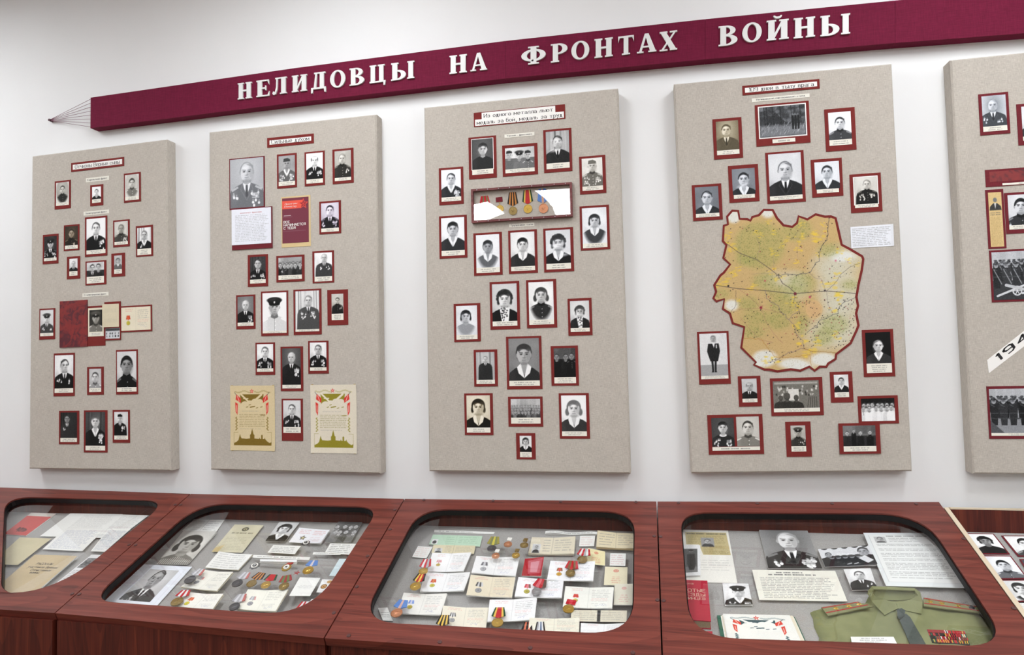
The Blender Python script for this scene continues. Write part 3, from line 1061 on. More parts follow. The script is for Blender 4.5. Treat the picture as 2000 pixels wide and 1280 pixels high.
def glyph(ch):
    out = []
    for st in GL.get(ch, '').split('/'):
        p = [(int(st[i]), YV.get(st[i + 1], 0) if st[i + 1] in YV else int(st[i + 1])) for i in range(0, len(st) - 1, 2)]
        if len(p) > 1:
            out.append(p)
    wd = max([x for s in out for x, _ in s], default=1 if ch != ' ' else 2)
    return out, wd


def lettering(root, name, q, lines, mat, h, parent=None, thick=.85, thin=.4, serif=True, slant=0.0, align='c', gap=1.35):
    """lines: (text, u0, v_base, cap height as part of q's height, u1)"""
    V, Fc = [], []
    for text, u0, vb, ch, u1 in lines:
        tot = sum(glyph(c)[1] + gap for c in text) - gap
        sy = ch / 6.0
        sx = (u1 - u0) / tot
        x = 0.0

        def quad(ax, ay, bx, by, wdt):
            # stroke from a to b, widths measured in letter units
            dx, dy = bx - ax, by - ay
            L = math.hypot(dx, dy)
            if L < 1e-6:
                return
            nx, ny = -dy / L * wdt / 2, dx / L * wdt / 2
            ex, ey = dx / L * wdt * .25, dy / L * wdt * .25
            base = len(V)
            for (px, py) in ((ax - ex + nx, ay - ey + ny), (bx + ex + nx, by + ey + ny), (bx + ex - nx, by + ey - ny), (ax - ex - nx, ay - ey - ny)):
                V.append(q.at(u0 + (x + px + slant * py) * sx, vb - py * sy, h))
            Fc.append((base, base + 1, base + 2, base + 3))
        for c in text:
            st, wd = glyph(c)
            for p in st:
                for (ax, ay), (bx, by) in zip(p, p[1:]):
                    k = abs(by - ay) / math.hypot(bx - ax, by - ay)
                    if bx > ax and by > ay:
                        k *= .55
                    quad(ax, ay, bx, by, thin + (thick - thin) * k)
                if serif:
                    for (ax, ay), (bx, by) in ((p[0], p[1]), (p[-1], p[-2])):
                        if abs(bx - ax) < abs(by - ay) and ay in (0, 4, 6, -2):
                            quad(ax - .6, ay, ax + .6, ay, thin)
            x += wd + gap
    return put(name, V, Fc, mat, parent or root, root['loc'])


SEED = [1]


def sheet(root, name, q, paint, h, mat, parent=None, k=1.1, curl=None, **kw):
    """a printed sheet: paint(canvas, **kw)"""
    W, H = q.res(k)
    SEED[0] += 7
    cv = Cv(W, H, q.h / q.w, 230, SEED[0])
    paint(cv, **kw)
    u, v = np.meshgrid(np.linspace(0, 1, W), np.linspace(0, 1, H))
    hh = np.full(u.shape, float(h))
    if curl:
        hh = hh + curl(u, v)
    return put_grid(name, q.at(u, v, hh), np.clip(cv.img, 0, 255), mat, parent or root, root['loc'])

# ---------------------------------------------------------------- crimson title board with its letters
BY = -.045                                   # front of the board


def arc_band(cx, cy, ro, rio, ri, rii, a0, a1, n=18):
    o = [(cx + ro * math.cos(a0 + (a1 - a0) * k / n), cy + rio * math.sin(a0 + (a1 - a0) * k / n)) for k in range(n + 1)]
    i = [(cx + ri * math.cos(a0 + (a1 - a0) * k / n), cy + rii * math.sin(a0 + (a1 - a0) * k / n)) for k in range(n + 1)]
    return [[o[k], o[k + 1], i[k + 1], i[k]] for k in range(n)]


def R4(x0, x1, y0, y1):
    return [(x0, y0), (x1, y0), (x1, y1), (x0, y1)]


def sf(x0, x1, top=True, bot=True, h=.075):
    return ([R4(x0, x1, 1 - h, 1)] if top else []) + ([R4(x0, x1, 0, h)] if bot else [])


def bold(ch):
    T = 2 * math.pi
    H2 = math.pi / 2
    if ch == 'Н':
        return [R4(.07, .36, 0, 1), R4(.64, .93, 0, 1), R4(.36, .64, .46, .56)] + sf(0, .43) + sf(.57, 1)
    if ch == 'Е':
        return [R4(.09, .42, 0, 1), R4(.42, .74, .46, .55), R4(.67, .75, .37, .65), [(.97, 1), (.85, .92), (.97, .7)], [(1, 0), (1, .3), (.86, .08)]] + [R4(0, .97, .92, 1), R4(0, 1, 0, .08)]
    if ch == 'Л':
        return [[(.28, 1), (.38, 1), (.35, .3), (.26, .42)], [(.35, .3), (.24, .02), (.08, -.02), (.18, .16), (.26, .42)], [(.08, -.02), (0, .08), (.06, .2), (.18, .16)], R4(.2, 1, .92, 1), R4(.62, .92, 0, 1), R4(.53, 1, 0, .075)]
    if ch in 'ИЙ':
        g = [R4(.07, .36, 0, 1), R4(.65, .94, 0, 1), [(.34, .06), (.67, .7), (.67, .94), (.34, .3)]] + sf(0, .43) + sf(.57, 1)
        if ch == 'Й':
            g += arc_band(.5, 1.22, .2, .16, .12, .06, math.pi, T, 8)
        return g
    if ch == 'Д':
        return [R4(.58, .86, .12, 1), [(.3, 1), (.41, 1), (.34, .12), (.17, .12)], R4(.2, .96, .92, 1), R4(0, 1, .1, .19), [(0, .19), (0, -.1), (.1, -.1), (.15, .12)], [(1, .19), (.85, .12), (.9, -.1), (1, -.1)]]
    if ch == 'О':
        return arc_band(.5, .5, .5, .52, .24, .43, 0, T, 32)
    if ch == 'В':
        return [R4(.09, .4, 0, 1)] + sf(0, .45) + arc_band(.4, .75, .5, .25, .22, .17, -H2, H2) + arc_band(.4, .27, .6, .27, .28, .19, -H2, H2)
    if ch == 'Ц':
        return [R4(.07, .34, 0, 1), R4(.6, .87, 0, 1), R4(0, 1, 0, .09), [(.87, .09), (.88, -.18), (.96, -.18), (1, .09)]] + sf(0, .42, True, False) + sf(.52, .95, True, False)
    if ch == 'Ы':
        return [R4(.05, .27, 0, 1), R4(.75, .95, 0, 1)] + sf(0, .32) + sf(.7, 1) + arc_band(.27, .29, .37, .29, .16, .2, -H2, H2)
    if ch == 'А':
        return [[(.4, 1), (.68, .04), (.97, .04), (.6, 1)], [(.4, 1), (.1, .04), (.22, .04), (.5, .93)], R4(.26, .72, .27, .35)] + sf(0, .34, False) + sf(.58, 1, False)
    if ch == 'Ф':
        return [R4(.38, .62, 0, 1)] + arc_band(.5, .5, .5, .34, .27, .25, 0, T, 32) + sf(.28, .72)
    if ch == 'Р':
        return [R4(.12, .43, 0, 1)] + sf(0, .5) + arc_band(.43, .71, .57, .29, .26, .21, -H2, H2)
    if ch == 'Т':
        return [R4(.35, .65, 0, 1), R4(0, 1, .91, 1), [(0, 1), (0, .68), (.1, .91)], [(1, 1), (.9, .91), (1, .68)]] + sf(.24, .76, False)
    if ch == 'Х':
        return [[(.05, .96), (.62, .04), (.95, .04), (.37, .96)], [(.08, .04), (.2, .04), (.93, .96), (.82, .96)]] + sf(0, .45) + sf(.58, 1)
    return []


pts_top = [(177, 190.8), (576, 133), (987, 80), (1377, 37.5), (1748, 1), (2120, -34)]
pts_bot = [(176.5, 250.5), (576, 200.5), (987, 153.5), (1377, 116), (1748, 84), (2120, 56)]
T3, B3 = [on_y(p, BY) for p in pts_top], [on_y(p, BY) for p in pts_bot]
tb = thing('title_board', (T3[0] + B3[0]) / 2 + np.array([0, .045, 0]), 'long crimson cloth covered title board with white lettering above the panels', 'sign')
for i in range(5):
    a, b_, c, d = T3[i].copy(), T3[i + 1].copy(), B3[i + 1].copy(), B3[i].copy()
    if i:
        a[0] += .0007
        d[0] += .0007
    v = [a, b_, c, d] + [p + np.array([0, -BY - .0005, 0]) for p in (a, b_, c, d)]
    put('board', v, [(3, 2, 1, 0), (4, 5, 6, 7), (0, 1, 5, 4), (1, 2, 6, 5), (2, 3, 7, 6), (3, 0, 4, 7)], MT['banner'], tb, tb['loc'])
LET = [('x', s) for s in (('Н', 130, 265, 312, 470), ('Е', 312, 438, 288, 448), ('Л', 467, 607, 262, 424), ('И', 657, 805, 238, 400), ('Д', 845, 990, 212, 392), ('О', 1030, 1178, 193, 358), ('В', 1220, 1363, 168, 337), ('Ц', 1415, 1570, 140, 312), ('Ы', 1625, 1850, 112, 282))]
LET += [('y', s) for s in (('Н', 155, 290, 195, 336), ('А', 318, 447, 178, 316), ('Ф', 715, 905, 128, 266), ('Р', 945, 1075, 105, 248), ('О', 1105, 1245, 88, 228), ('Н', 1285, 1428, 65, 212), ('Т', 1470, 1592, 46, 192), ('А', 1617, 1768, 28, 175), ('Х', 1793, 1930, 10, 160))]
LET += [('z', s) for s in (('В', 295, 400, 147, 258), ('О', 427, 535, 132, 238), ('Й', 563, 685, 115, 226), ('Н', 713, 832, 102, 214), ('Ы', 862, 1027, 87, 200))]
for z, (ch, x0, x1, yt, yb) in LET:
    cx = (x0 + x1) / 2
    sl = -.128 if z == 'x' else (-.118 if z == 'y' else -.1)
    q = Q([on_y(Z(z, x, y + sl * (x - cx)), BY) for x, y in ((x0, yt), (x1, yt), (x1, yb), (x0, yb))])
    V, Fc = [], []
    for kk, pl in enumerate(bold(ch)):
        p3 = [q.at(x, 1 - y) for x, y in pl]
        if np.dot(np.cross(p3[1] - p3[0], p3[2] - p3[1]), q.n) < 0:
            p3 = p3[::-1]
        v, f = prism(p3, q.n, .0002, .0066 + .00004 * (kk % 12))
        o = len(V)
        V += v
        Fc += [tuple(o + i for i in t) for t in f]
    put('letter', V, Fc, MT['letter'], tb, tb['loc'])
# threads gathered on a nail beside the board's left end
nail = on_y((98, 235), -.012)


def tube(p0, p1, r, n=6):
    p0, p1 = np.asarray(p0, float), np.asarray(p1, float)
    d = (p1 - p0) / np.linalg.norm(p1 - p0)
    a = np.cross(d, [0, 0, 1.0] if abs(d[2]) < .9 else [1.0, 0, 0])
    a /= np.linalg.norm(a)
    b = np.cross(d, a)
    ring = [a * math.cos(2 * math.pi * k / n) * r + b * math.sin(2 * math.pi * k / n) * r for k in range(n)]
    v = [p0 + x for x in ring] + [p1 + x for x in ring]
    f = [(k, (k + 1) % n, n + (k + 1) % n, n + k) for k in range(n)] + [tuple(range(n - 1, -1, -1)), tuple(range(n, 2 * n))]
    return v, f


for k in range(8):
    e = on_y((176.5, 194 + 54 * k / 7), -.02)
    v, f = tube(nail + np.array([0, 0, .003 - .0008 * k]), e, .0009, 5)
    put('thread', v, f, MT['thread'], tb, tb['loc'])
v, f = tube(nail + np.array([0, .0115, 0]), nail + np.array([0, -.006, 0]), .006, 8)
put('nail', v, f, MT['nail'], tb, tb['loc'])

# ---------------------------------------------------------------- the five linen panels
PD = -.055


class Panel:
    def __init__(s, px, label, right=None):
        c = [on_y(p, PD) for p in px]
        if right:
            c[1] = c[0] + np.array([right, 0, 0])
            c[2] = c[3] + np.array([right, 0, 0])
            px = [to_px(p) for p in c]
        s.q = Q(c)
        (x0, y0), (x1, y1), (x2, y2), (x3, y3) = px
        s.st, s.sb = (y1 - y0) / (x1 - x0), (y2 - y3) / (x2 - x3)
        s.yt, s.yb = (y0 + y1) / 2, (y2 + y3) / 2
        s.ll, s.lr = (x3 - x0) / (y3 - y0), (x2 - x1) / (y2 - y1)
        s.xl, s.xr = (x0 + x3) / 2, (x1 + x2) / 2
        q = s.q
        n = q.n
        loc = q.at(.5, 1) + np.array([0, .055, 0])
        k, ch = 4, .005
        ins = [q.at(u, v) for u, v in ((ch / q.w, ch / q.h), (1 - ch / q.w, ch / q.h), (1 - ch / q.w, 1 - ch / q.h), (ch / q.w, 1 - ch / q.h))]
        out = [p - n * ch for p in q.c]
        back = [np.array([p[0], -.0005, p[2]]) for p in q.c]
        V = ins + out + back
        Fc = [(3, 2, 1, 0), (8, 9, 10, 11)]
        for a in range(4):
            b2 = (a + 1) % 4
            Fc += [(a, b2, 4 + b2, 4 + a), (4 + a, 4 + b2, 8 + b2, 8 + a)]
        s.o = tag(put('linen_panel', V, Fc, MT['linen'], None, loc), label, 'display panel', 'linen covered display panels on the wall')
        s.o.location = tuple(loc)

    def quad(s, z, x0, y0, x1, y1, h=0.0, sk=None):
        (ax, ay), (bx, by) = Z(z, x0, y0), Z(z, x1, y1)
        sl = lambda y: s.st + (s.sb - s.st) * (y - s.yt) / (s.yb - s.yt)
        le = lambda x: s.ll + (s.lr - s.ll) * (x - s.xl) / (s.xr - s.xl)
        s1, s2, l1, l2 = sl(ay), sl(by), le(ax), le(bx)
        tx = (bx + l2 * (ay - s1 * ax - by)) / (1 - l2 * s1)
        cx = (ax + l1 * (by - s2 * bx - ay)) / (1 - l1 * s2)
        return Q([on_y(p, PD - h) for p in ((ax, ay), (tx, ay + s1 * (tx - ax)), (bx, by), (cx, by + s2 * (cx - bx)))])


PN = [Panel([(62, 305), (325, 272), (333, 920), (56, 916)], 'leftmost linen covered panel, below the left end of the crimson board'),
      Panel([(408, 258), (735, 223), (743, 926), (411, 918)], 'linen panel with two gold coloured thank-you sheets near its bottom'),
      Panel([(828, 210), (1207, 172), (1232, 926), (838, 921)], 'linen panel carrying the glazed medal box among portraits'),
      Panel([(1316, 164), (1742, 124), (1782, 921), (1350, 925)], 'linen panel with the large ochre cut-out map'),
      Panel([(1856, 117), (2250, 86), (2300, 926), (1901, 926)], 'linen panel cut off by the right edge of the photo', .71)]
GRP = ['photos mounted on the leftmost panel', 'photos mounted on the second panel', 'photos mounted on the medal box panel', 'photos mounted on the map panel', 'photos mounted on the rightmost panel']


def caption_paint(cv, base=(234, 230, 218), rows=2):
    cv.img[:] = rgb(base)
    a = cv.a
    cv.text(.08, .14 * a, .92, .92 * a, rows, 84, .6, .4, .1, True)
    cv.grain(2)


def mounted(pi, z, x0, y0, x1, y1, label, paint=portrait, ins=(.09, .06, .09, .09), cap=.11, name='portrait_photo', mat='mat', capbase=(234, 230, 218), caprows=2, cat='photo', capins=0.0, border=0.0, lift=0.0, **kw):
    q = PN[pi].quad(z, x0, y0, x1, y1, lift)
    t = thing(name, q.mid, label, cat, GRP[pi])
    slab(t, 'mount_card', q, .0003, .0018, MT[mat])
    l, tp, r, bt = ins
    y_end = 1 - bt
    cs = y_end - cap
    if border:
        bw = border
        slab(t, 'photo_margin', q.sub(l - bw, tp - bw * q.w / q.h, 1 - r + bw, (cs if cap else y_end) + bw * q.w / q.h), .0019, .0022, MT['white_card'])
    p = sheet(t, 'photo_print', q.sub(l, tp, 1 - r, cs if cap else y_end), paint, .0024, MT['photo'], None, 1.15, **kw)
    if cap:
        sheet(t, 'caption', q.sub(l + capins, cs, 1 - r - capins, y_end), caption_paint, .0026, MT['paper'], None, 1.15, base=capbase, rows=caprows)
    return t


def plaque(pi, z, x0, y0, x1, y1, text, label, frame=True, cap=.46, base=.7, mar=.06, mat='mat', u0=.08):
    q = PN[pi].quad(z, x0, y0, x1, y1)
    t = thing('title_plaque' if frame else 'heading_strip', q.mid, label, 'sign')
    if frame:
        slab(t, 'mount_card', q, .0003, .0018, MT[mat])
        k = mar * q.w / q.h * .55
        f = q.sub(mar * .55, k, 1 - mar * .55, 1 - k)
        slab(t, 'paper', f, .0019, .0023, MT['white_card'])
        lettering(t, 'lettering', q, [(text, u0, base, cap, 1 - u0)], MT['ink'], .0026)
    else:
        slab(t, 'paper', q, .0003, .0009, MT['strip_card'])
        lettering(t, 'lettering', q, [(text, u0, base, cap, 1 - u0)], MT['ink_soft'], .0012, None, 1.0, .5)
    return t


# --- panel one
plaque(0, '1', 375, 222, 763, 242, 'Отчизны Верные сыны', 'title plaque reading Отчизны Верные сыны on the leftmost panel', True, .4, .68)
plaque(0, '1', 482, 333, 652, 345, 'Карельский фронт', 'topmost small heading strip on the leftmost panel, Карельский фронт', False, .42, .68)
plaque(0, '1', 465, 580, 652, 590, 'Ленинградский фронт', 'heading strip above the tall medalled portrait, Ленинградский фронт', False, .42, .68)
plaque(0, '1', 456, 1180, 648, 1195, 'Сталинградский фронт', 'heading strip just above the marbled folder, Сталинградский фронт', False, .42, .68)
mounted(0, '1', 254, 357, 371, 552, 'portrait of dark uniformed man in pale oval, upper left of leftmost panel', ins=(.1, .06, .1, .12), cap=.1, bg=186, bg2=150, r=.15, hy=.34, cloth=46, dress='tunic', tint='warm', fade=1, wide=.95)
mounted(0, '1', 515, 386, 610, 530, 'smallest portrait of man in suit between two top uniform portraits, leftmost panel', ins=(.16, .1, .16, .14), cap=.17, bg=236, r=.2, hy=.42, cloth=40, face_c=226, hair=60, con=1.2)
mounted(0, '1', 762, 300, 887, 502, 'portrait of bareheaded man in grey tunic, upper right of leftmost panel', ins=(.08, .06, .1, .07), cap=.12, bg=196, r=.2, hy=.36, cloth=120, dress='tunic', hair=50, style='thick', tint='warm', fade=1)
mounted(0, '1', 167, 750, 280, 958, 'dark portrait of capped officer with medals at left edge of leftmost panel', ins=(.1, .07, .1, .1), cap=.1, bg=80, bg2=60, r=.2, hy=.34, style='cap', hair=50, cloth=30, dress='general', med='Rl', face_c=190, con=1.15)
mounted(0, '1', 321, 680, 435, 860, 'brown toned portrait of soldier left of the tall medalled portrait, leftmost panel', ins=(.09, .06, .09, .06), cap=.14, bg=92, bg2=70, r=.19, hy=.36, cloth=50, dress='tunic', med='r', tint='brown', face_c=180)
mounted(0, '1', 476, 622, 640, 900, 'tall central portrait of man with tie and many medals, leftmost panel', ins=(.08, .05, .07, .06), cap=.1, bg=240, bg2=222, r=.19, hy=.3, style='recede', cloth=30, med='R', hair=50, face_c=216, con=1.15)
mounted(0, '1', 683, 645, 805, 832, 'faded portrait of uniformed man right of the tall medalled portrait, leftmost panel', ins=(.09, .06, .1, .08), cap=.11, bg=206, r=.17, hy=.34, cloth=70, dress='tunic', med='R', tint='warm', face_c=170, hair=110)
mounted(0, '1', 850, 686, 977, 903, 'high contrast portrait at right edge of leftmost panel, scarf and medals', ins=(.09, .07, .1, .05), cap=.2, caprows=3, bg=214, r=.17, hy=.34, cloth=34, dress='open', med='l', hair=120, face_c=190, streak=1, con=1.25)
mounted(0, '1', 344, 912, 440, 1070, 'small portrait of grey haired man left of the two-person photo, leftmost panel', ins=(.2, .1, .18, .14), cap=.2, bg=222, r=.2, hy=.4, hair=130, cloth=40, style='recede')
mounted(0, '1', 480, 946, 633, 1112, 'photo of two uniformed people side by side, leftmost panel', group, ins=(.07, .06, .1, .07), cap=.28, caprows=3, name='group_photo', rows=((.42, 2, .13),), bg=200, cloth=(44, 70), ground=60)
mounted(0, '1', 670, 888, 771, 1052, 'small pale portrait right of the two-person photo, leftmost panel', ins=(.22, .1, .22, .12), cap=.19, bg=190, r=.18, hy=.38, cloth=100, style='curly', hair=90, dress='open')
mounted(0, '2', 127, 147, 229, 346, 'portrait of man in large peaked cap beside the marbled folder', ins=(.07, .05, .1, .11), cap=.1, bg=214, r=.18, hy=.36, style='cap', hair=60, cloth=70, med='lr', face_c=216)
mounted(0, '2', 221, 440, 358, 720, 'portrait of man turned sideways wearing medals, lower left of leftmost panel', ins=(.06, .05, .06, .08), cap=.1, bg=220, bg2=200, r=.2, hy=.3, hx=.54, turn=1, cloth=34, med='lr', hair=34, style='recede', face_c=200, con=1.15)
mounted(0, '2', 440, 530, 549, 711, 'small portrait of young man above the three bottom portraits, leftmost panel', ins=(.14, .07, .14, .1), cap=.14, bg=196, r=.25, hy=.42, cloth=150, dress='tunic', hair=60, turn=-.6)
mounted(0, '2', 630, 418, 775, 708, 'large drawn looking portrait of dark haired young man, lower right of leftmost panel', ins=(.05, .04, .06, .06), cap=.1, bg=208, r=.28, hy=.36, cloth=34, dress='tunic', style='thick', hair=24, face_c=150, con=1.1, wide=.75)
mounted(0, '2', 256, 818, 388, 1038, 'very dark photo of man with medals among people, bottom left of leftmost panel', ins=(.08, .05, .1, .07), cap=.12, bg=60, bg2=48, r=.12, hy=.24, hx=.4, cloth=54, med='l', face_c=150, streak=1)
mounted(0, '2', 419, 815, 574, 1092, 'portrait of woman in dark jacket with rows of medals, bottom of leftmost panel', ins=(.08, .04, .09, .05), cap=.11, bg=90, bg2=70, r=.16, hy=.27, cloth=32, dress='open', med='RR', style='tied', hair=90, face_c=210, streak=1)
mounted(0, '2', 608, 812, 722, 1028, 'portrait of man in beret with medals, bottom right of leftmost panel', ins=(.1, .06, .1, .1), cap=.12, bg=205, r=.14, hy=.26, hx=.42, style='forage', hair=24, cloth=28, med='Rr', con=1.2)
# folder, booklet and certificate mounted together
q = PN[0].quad('2', 263, 98, 443, 395)
t = thing('marbled_folder', q.mid, 'dark red marbled document folder on the leftmost panel', 'folder')
slab(t, 'cover', q, .0003, .004, MT['leather'])
slab(t, 'back_card', PN[0].quad('2', 443, 130, 560, 388), .0003, .0014, MT['mat'])
q = PN[0].quad('2', 445, 143, 548, 325, .0018)
t = thing('portrait_photo', q.mid, 'sepia portrait of soldier in cap tucked beside the marbled folder', 'photo', GRP[0])
slab(t, 'photo_margin', q, .0, .0004, MT['cream_card'])
sheet(t, 'photo_print', q.sub(.09, .07, .91, .84), portrait, .0007, MT['photo'], bg=70, bg2=50, r=.24, hy=.36, style='cap', hair=80, cloth=120, dress='tunic', tint='warm', face_c=170)
sheet(t, 'caption', q.sub(.06, .86, .95, .98), caption_paint, .0007, MT['paper'])
q = PN[0].quad('2', 553, 103, 662, 350, .0016)
t = thing('open_booklet', q.mid, 'cream opened booklet page over a tiny photo, beside the medal certificate', 'booklet')
slab(t, 'mount_card', q, .0003, .0016, MT['mat'])
sheet(t, 'page', q.sub(.02, .06, .9, .66), doc, .0024, MT['paper'], None, 1.0, lambda u, v: .012 * (1 - u) ** 3, base=(214, 203, 176), rows=2, alpha=.06)
sheet(t, 'photo_print', q.sub(.08, .69, .94, .96), scene_icons, .002, MT['photo'])
q = PN[0].quad('2', 661, 130, 868, 293, .0004)
t = thing('award_certificate', q.mid, 'cream certificate printed with a medal, at right on the leftmost panel', 'certificate')
slab(t, 'mount_card', q, .0003, .0016, MT['mat'])
sheet(t, 'paper', q.sub(.02, .06, .955, .94), cert, .002, MT['paper'], base=(230, 221, 198), pr=(.15, [(196, 66, 40), (220, 90, 44), (196, 66, 40)], (206, 190, 70)))

# --- panel two
plaque(1, '3', 483, 220, 817, 256, 'Сильные духом', 'title plaque reading Сильные духом on the second panel', True, .4, .66, .1, u0=.1)
q = PN[1].quad('3', 213, 370, 468, 716)
t = thing('portrait_photo', q.mid, 'large faded grey portrait of officer in decorated uniform, second panel', 'photo', GRP[1])
slab(t, 'mount_card', q, .0003, .0018, MT['mat2'])
sheet(t, 'photo_print', q.sub(.025, .02, .965, .97), portrait, .0022, MT['photo'], None, 1.15, bg=196, bg2=170, r=.185, hy=.26, style='recede', hair=150, face_c=214, cloth=112, dress='general', med='Rl', con=.85, hx=.5, tint='cool')
mounted(1, '3', 553, 338, 696, 570, 'portrait of soldier with sash and medals, left of the top row, second panel', ins=(.09, .06, .09, .07), cap=.12, bg=170, bg2=150, r=.17, hy=.3, cloth=100, dress='open', med='LR', style='forage', hair=70, face_c=170)
mounted(1, '3', 750, 322, 896, 553, 'portrait of bald man in dark suit, middle of the top row, second panel', ins=(.09, .05, .09, .07), cap=.12, bg=238, bg2=228, r=.17, hy=.28, style='bald', hair=90, cloth=36, med='lR', face_c=228, con=1.15)
mounted(1, '3', 949, 303, 1102, 537, 'portrait of officer in dark tunic, right of the top row, second panel', ins=(.11, .06, .12, .08), cap=.09, bg=190, bg2=170, r=.17, hy=.28, hx=.46, style='recede', hair=130, cloth=52, dress='tunic', med='r', tint='warm')
q = PN[1].quad('3', 231, 728, 522, 1003, .002)
t = thing('typed_page', q.mid, 'white typed page on red card under the large faded portrait', 'document')
slab(t, 'mount_card', q, .0003, .0016, MT['mat2'])
sheet(t, 'page', q.sub(.0, .02, .975, .885), doc, .0034, MT['paper'], None, 1.2, base=(232, 234, 242), x0=.09, y0=.16, x1=.94, y1=.92, rows=17, c=120, alpha=.5)
lettering(t, 'heading', q, [('вспоминает фронтовик', .22, .13, .03, .75)], plain('red_ink', (196, 92, 92), .7), .0038)
q = PN[1].quad('3', 584, 642, 795, 990)
t = thing('book_cover', q.mid, 'maroon book cover with star lettered ВСЕ НАЧИНАЕТСЯ С ТЕБЯ', 'book')
slab(t, 'backing_paper', q, .0003, .0012, MT['kraft'])


def cover_paint(cv):
    a = cv.a
    cv.img[:] = rgb((118, 56, 70))
    cv.rect(0, .06 * a, .72, .24 * a, (232, 92, 74))
    cv.poly([(.7, .06 * a), (.78, .06 * a), (.7, .24 * a)], (232, 92, 74))
    st = star_pts(.8, .15 * a, .17)
    cv.poly(st, (120, 40, 50))
    for i in range(10):
        cv.seg(*st[i], *st[(i + 1) % 10], .022, (226, 84, 70))
    cv.poly(star_pts(.8, .15 * a, .07), (206, 70, 64))
    cv.seg(.02, .42 * a, .38, .42 * a, .008, 190, .7)
    cv.seg(.02, .735 * a, .88, .735 * a, .008, 190, .7)
    cv.rect(.06, .385 * a, .33, .395 * a, 226)


f = q.sub(.03, .03, .94, .92)
sheet(t, 'cover', f, cover_paint, .0018, MT['paper'], None, 1.6)
lettering(t, 'lettering', f, [('ВСЕ', .06, .555, .048, .28), ('НАЧИНАЕТСЯ', .06, .62, .048, .88), ('С ТЕБЯ', .06, .69, .048, .5)], MT['ink_white'], .0022, None, 1.25, 1.15, False)
lettering(t, 'script', f, [('Присягаем', .1, .145, .035, .56), ('Отечеству', .08, .205, .035, .54)], MT['ink_white'], .0022, None, .8, .6, False, .25)
mounted(1, '3', 855, 675, 1012, 898, 'violet toned portrait of officer with medals, right side of second panel', ins=(.09, .06, .1, .06), cap=.11, bg=214, bg2=190, r=.17, hy=.29, cloth=46, dress='general', med='Rl', tint='violet', hair=40, face_c=222, con=1.1)
mounted(1, '4', 262, 52, 373, 220, 'portrait of man before dark curtain, left of the crowd photo, second panel', ins=(.12, .07, .11, .1), cap=.12, bg=80, bg2=56, r=.17, hy=.3, cloth=24, med='lR', hair=24, style='recede', face_c=190, streak=1)
mounted(1, '4', 417, 57, 571, 193, 'wide photo of a group of people with medals, middle of second panel', group, ins=(.08, .08, .09, .09), cap=.16, name='group_photo', rows=((.36, 7, .055), (.46, 6, .07)), bg=170, cloth=(26, 80), medal=1, ground=60)
mounted(1, '4', 613, 32, 732, 200, 'portrait of seated old man before white ground, right of the crowd photo', ins=(.1, .06, .09, .05), cap=.15, bg=234, bg2=222, r=.13, hy=.2, hx=.55, cloth=66, med='rl', hair=170, style='recede', wide=1.1)
mounted(1, '4', 199, 270, 304, 452, 'portrait of white haired man left of the capped officer, second panel', ins=(.08, .05, .09, .09), cap=.1, bg=140, bg2=110, r=.19, hy=.32, hair=190, cloth=30, med='R', style='recede')
mounted(1, '4', 334, 250, 483, 488, 'large portrait of smiling officer in peaked cap and pale tunic, second panel', ins=(.06, .04, .06, .06), cap=.05, bg=236, bg2=222, r=.2, hy=.36, style='cap', hair=50, cloth=196, dress='tunic', turn=.4, face_c=190, con=1.15)
mounted(1, '4', 510, 240, 664, 482, 'large outdoor photo of man in medalled jacket before a crowd, second panel', ins=(.07, .04, .08, .07), cap=.05, bg=200, bg2=226, r=.12, hy=.24, hx=.55, cloth=80, med='RL', style='recede', hair=110, streak=1, wide=1.15)
mounted(1, '4', 694, 242, 808, 430, 'small portrait on wide red card at right edge of second panel', ins=(.21, .12, .22, .14), cap=.18, caprows=3, bg=200, r=.14, hy=.32, cloth=34, dress='tunic', med='r', tint='warm')
mounted(1, '4', 304, 528, 411, 702, 'portrait of young man with medals left of the tall dark portrait, second panel', ins=(.08, .05, .09, .1), cap=.1, bg=228, r=.17, hy=.3, cloth=28, med='LR', style='short', hair=90, face_c=214, con=1.1)
mounted(1, '4', 440, 550, 564, 790, 'tall dark portrait of white haired man looking up, second panel', ins=(.08, .04, .1, .06), cap=.08, bg=110, bg2=70, r=.18, hy=.24, cloth=36, med='RR', hair=190, style='recede', turn=-.8, face_c=200)
mounted(1, '4', 590, 519, 702, 695, 'portrait of medalled man right of the tall dark portrait, second panel', ins=(.09, .05, .1, .09), cap=.1, bg=220, r=.16, hy=.27, cloth=26, med='LR', hair=60, style='recede', face_c=190, con=1.15)
mounted(1, '4', 446, 832, 563, 1062, 'portrait between the two thank-you sheets on a long red card', ins=(.08, .04, .1, .19), cap=.14, bg=206, bg2=196, r=.18, hy=.32, cloth=42, med='lR', hair=44, style='recede', face_c=210)
for (x0, y0, x1, y1, bs, ink, nm) in ((167, 762, 411, 1116, (216, 198, 158), (124, 100, 36), 'yellowed thank-you sheet with brown skyline at bottom left of second panel'), (602, 757, 856, 1130, (222, 213, 194), (144, 134, 40), 'pale thank-you sheet with olive skyline at bottom right of second panel')):
    q = PN[1].quad('4', x0, y0, x1, y1)
    t = thing('thank_you_sheet', q.mid, nm, 'certificate')
    sheet(t, 'paper', q, poster, .001, MT['paper'], None, 1.4, lambda u, v: .0025 * (abs(u - .5) * 2) ** 4 * (abs(v - .5) * 2) ** 4, base=bs, ink=ink)
    for (u, v) in ((.04, .0), (.96, .0), (.04, 1.0), (.95, 1.0)):
        slab(t, 'glue_spot', q.sub(u - .022, v - .007, u + .022, v + .007), .0002, .0005, MT['brass_paper'] if 'brass_paper' in MT else MT.setdefault('brass_paper', plain('old_glue', (176, 148, 70), .8)))

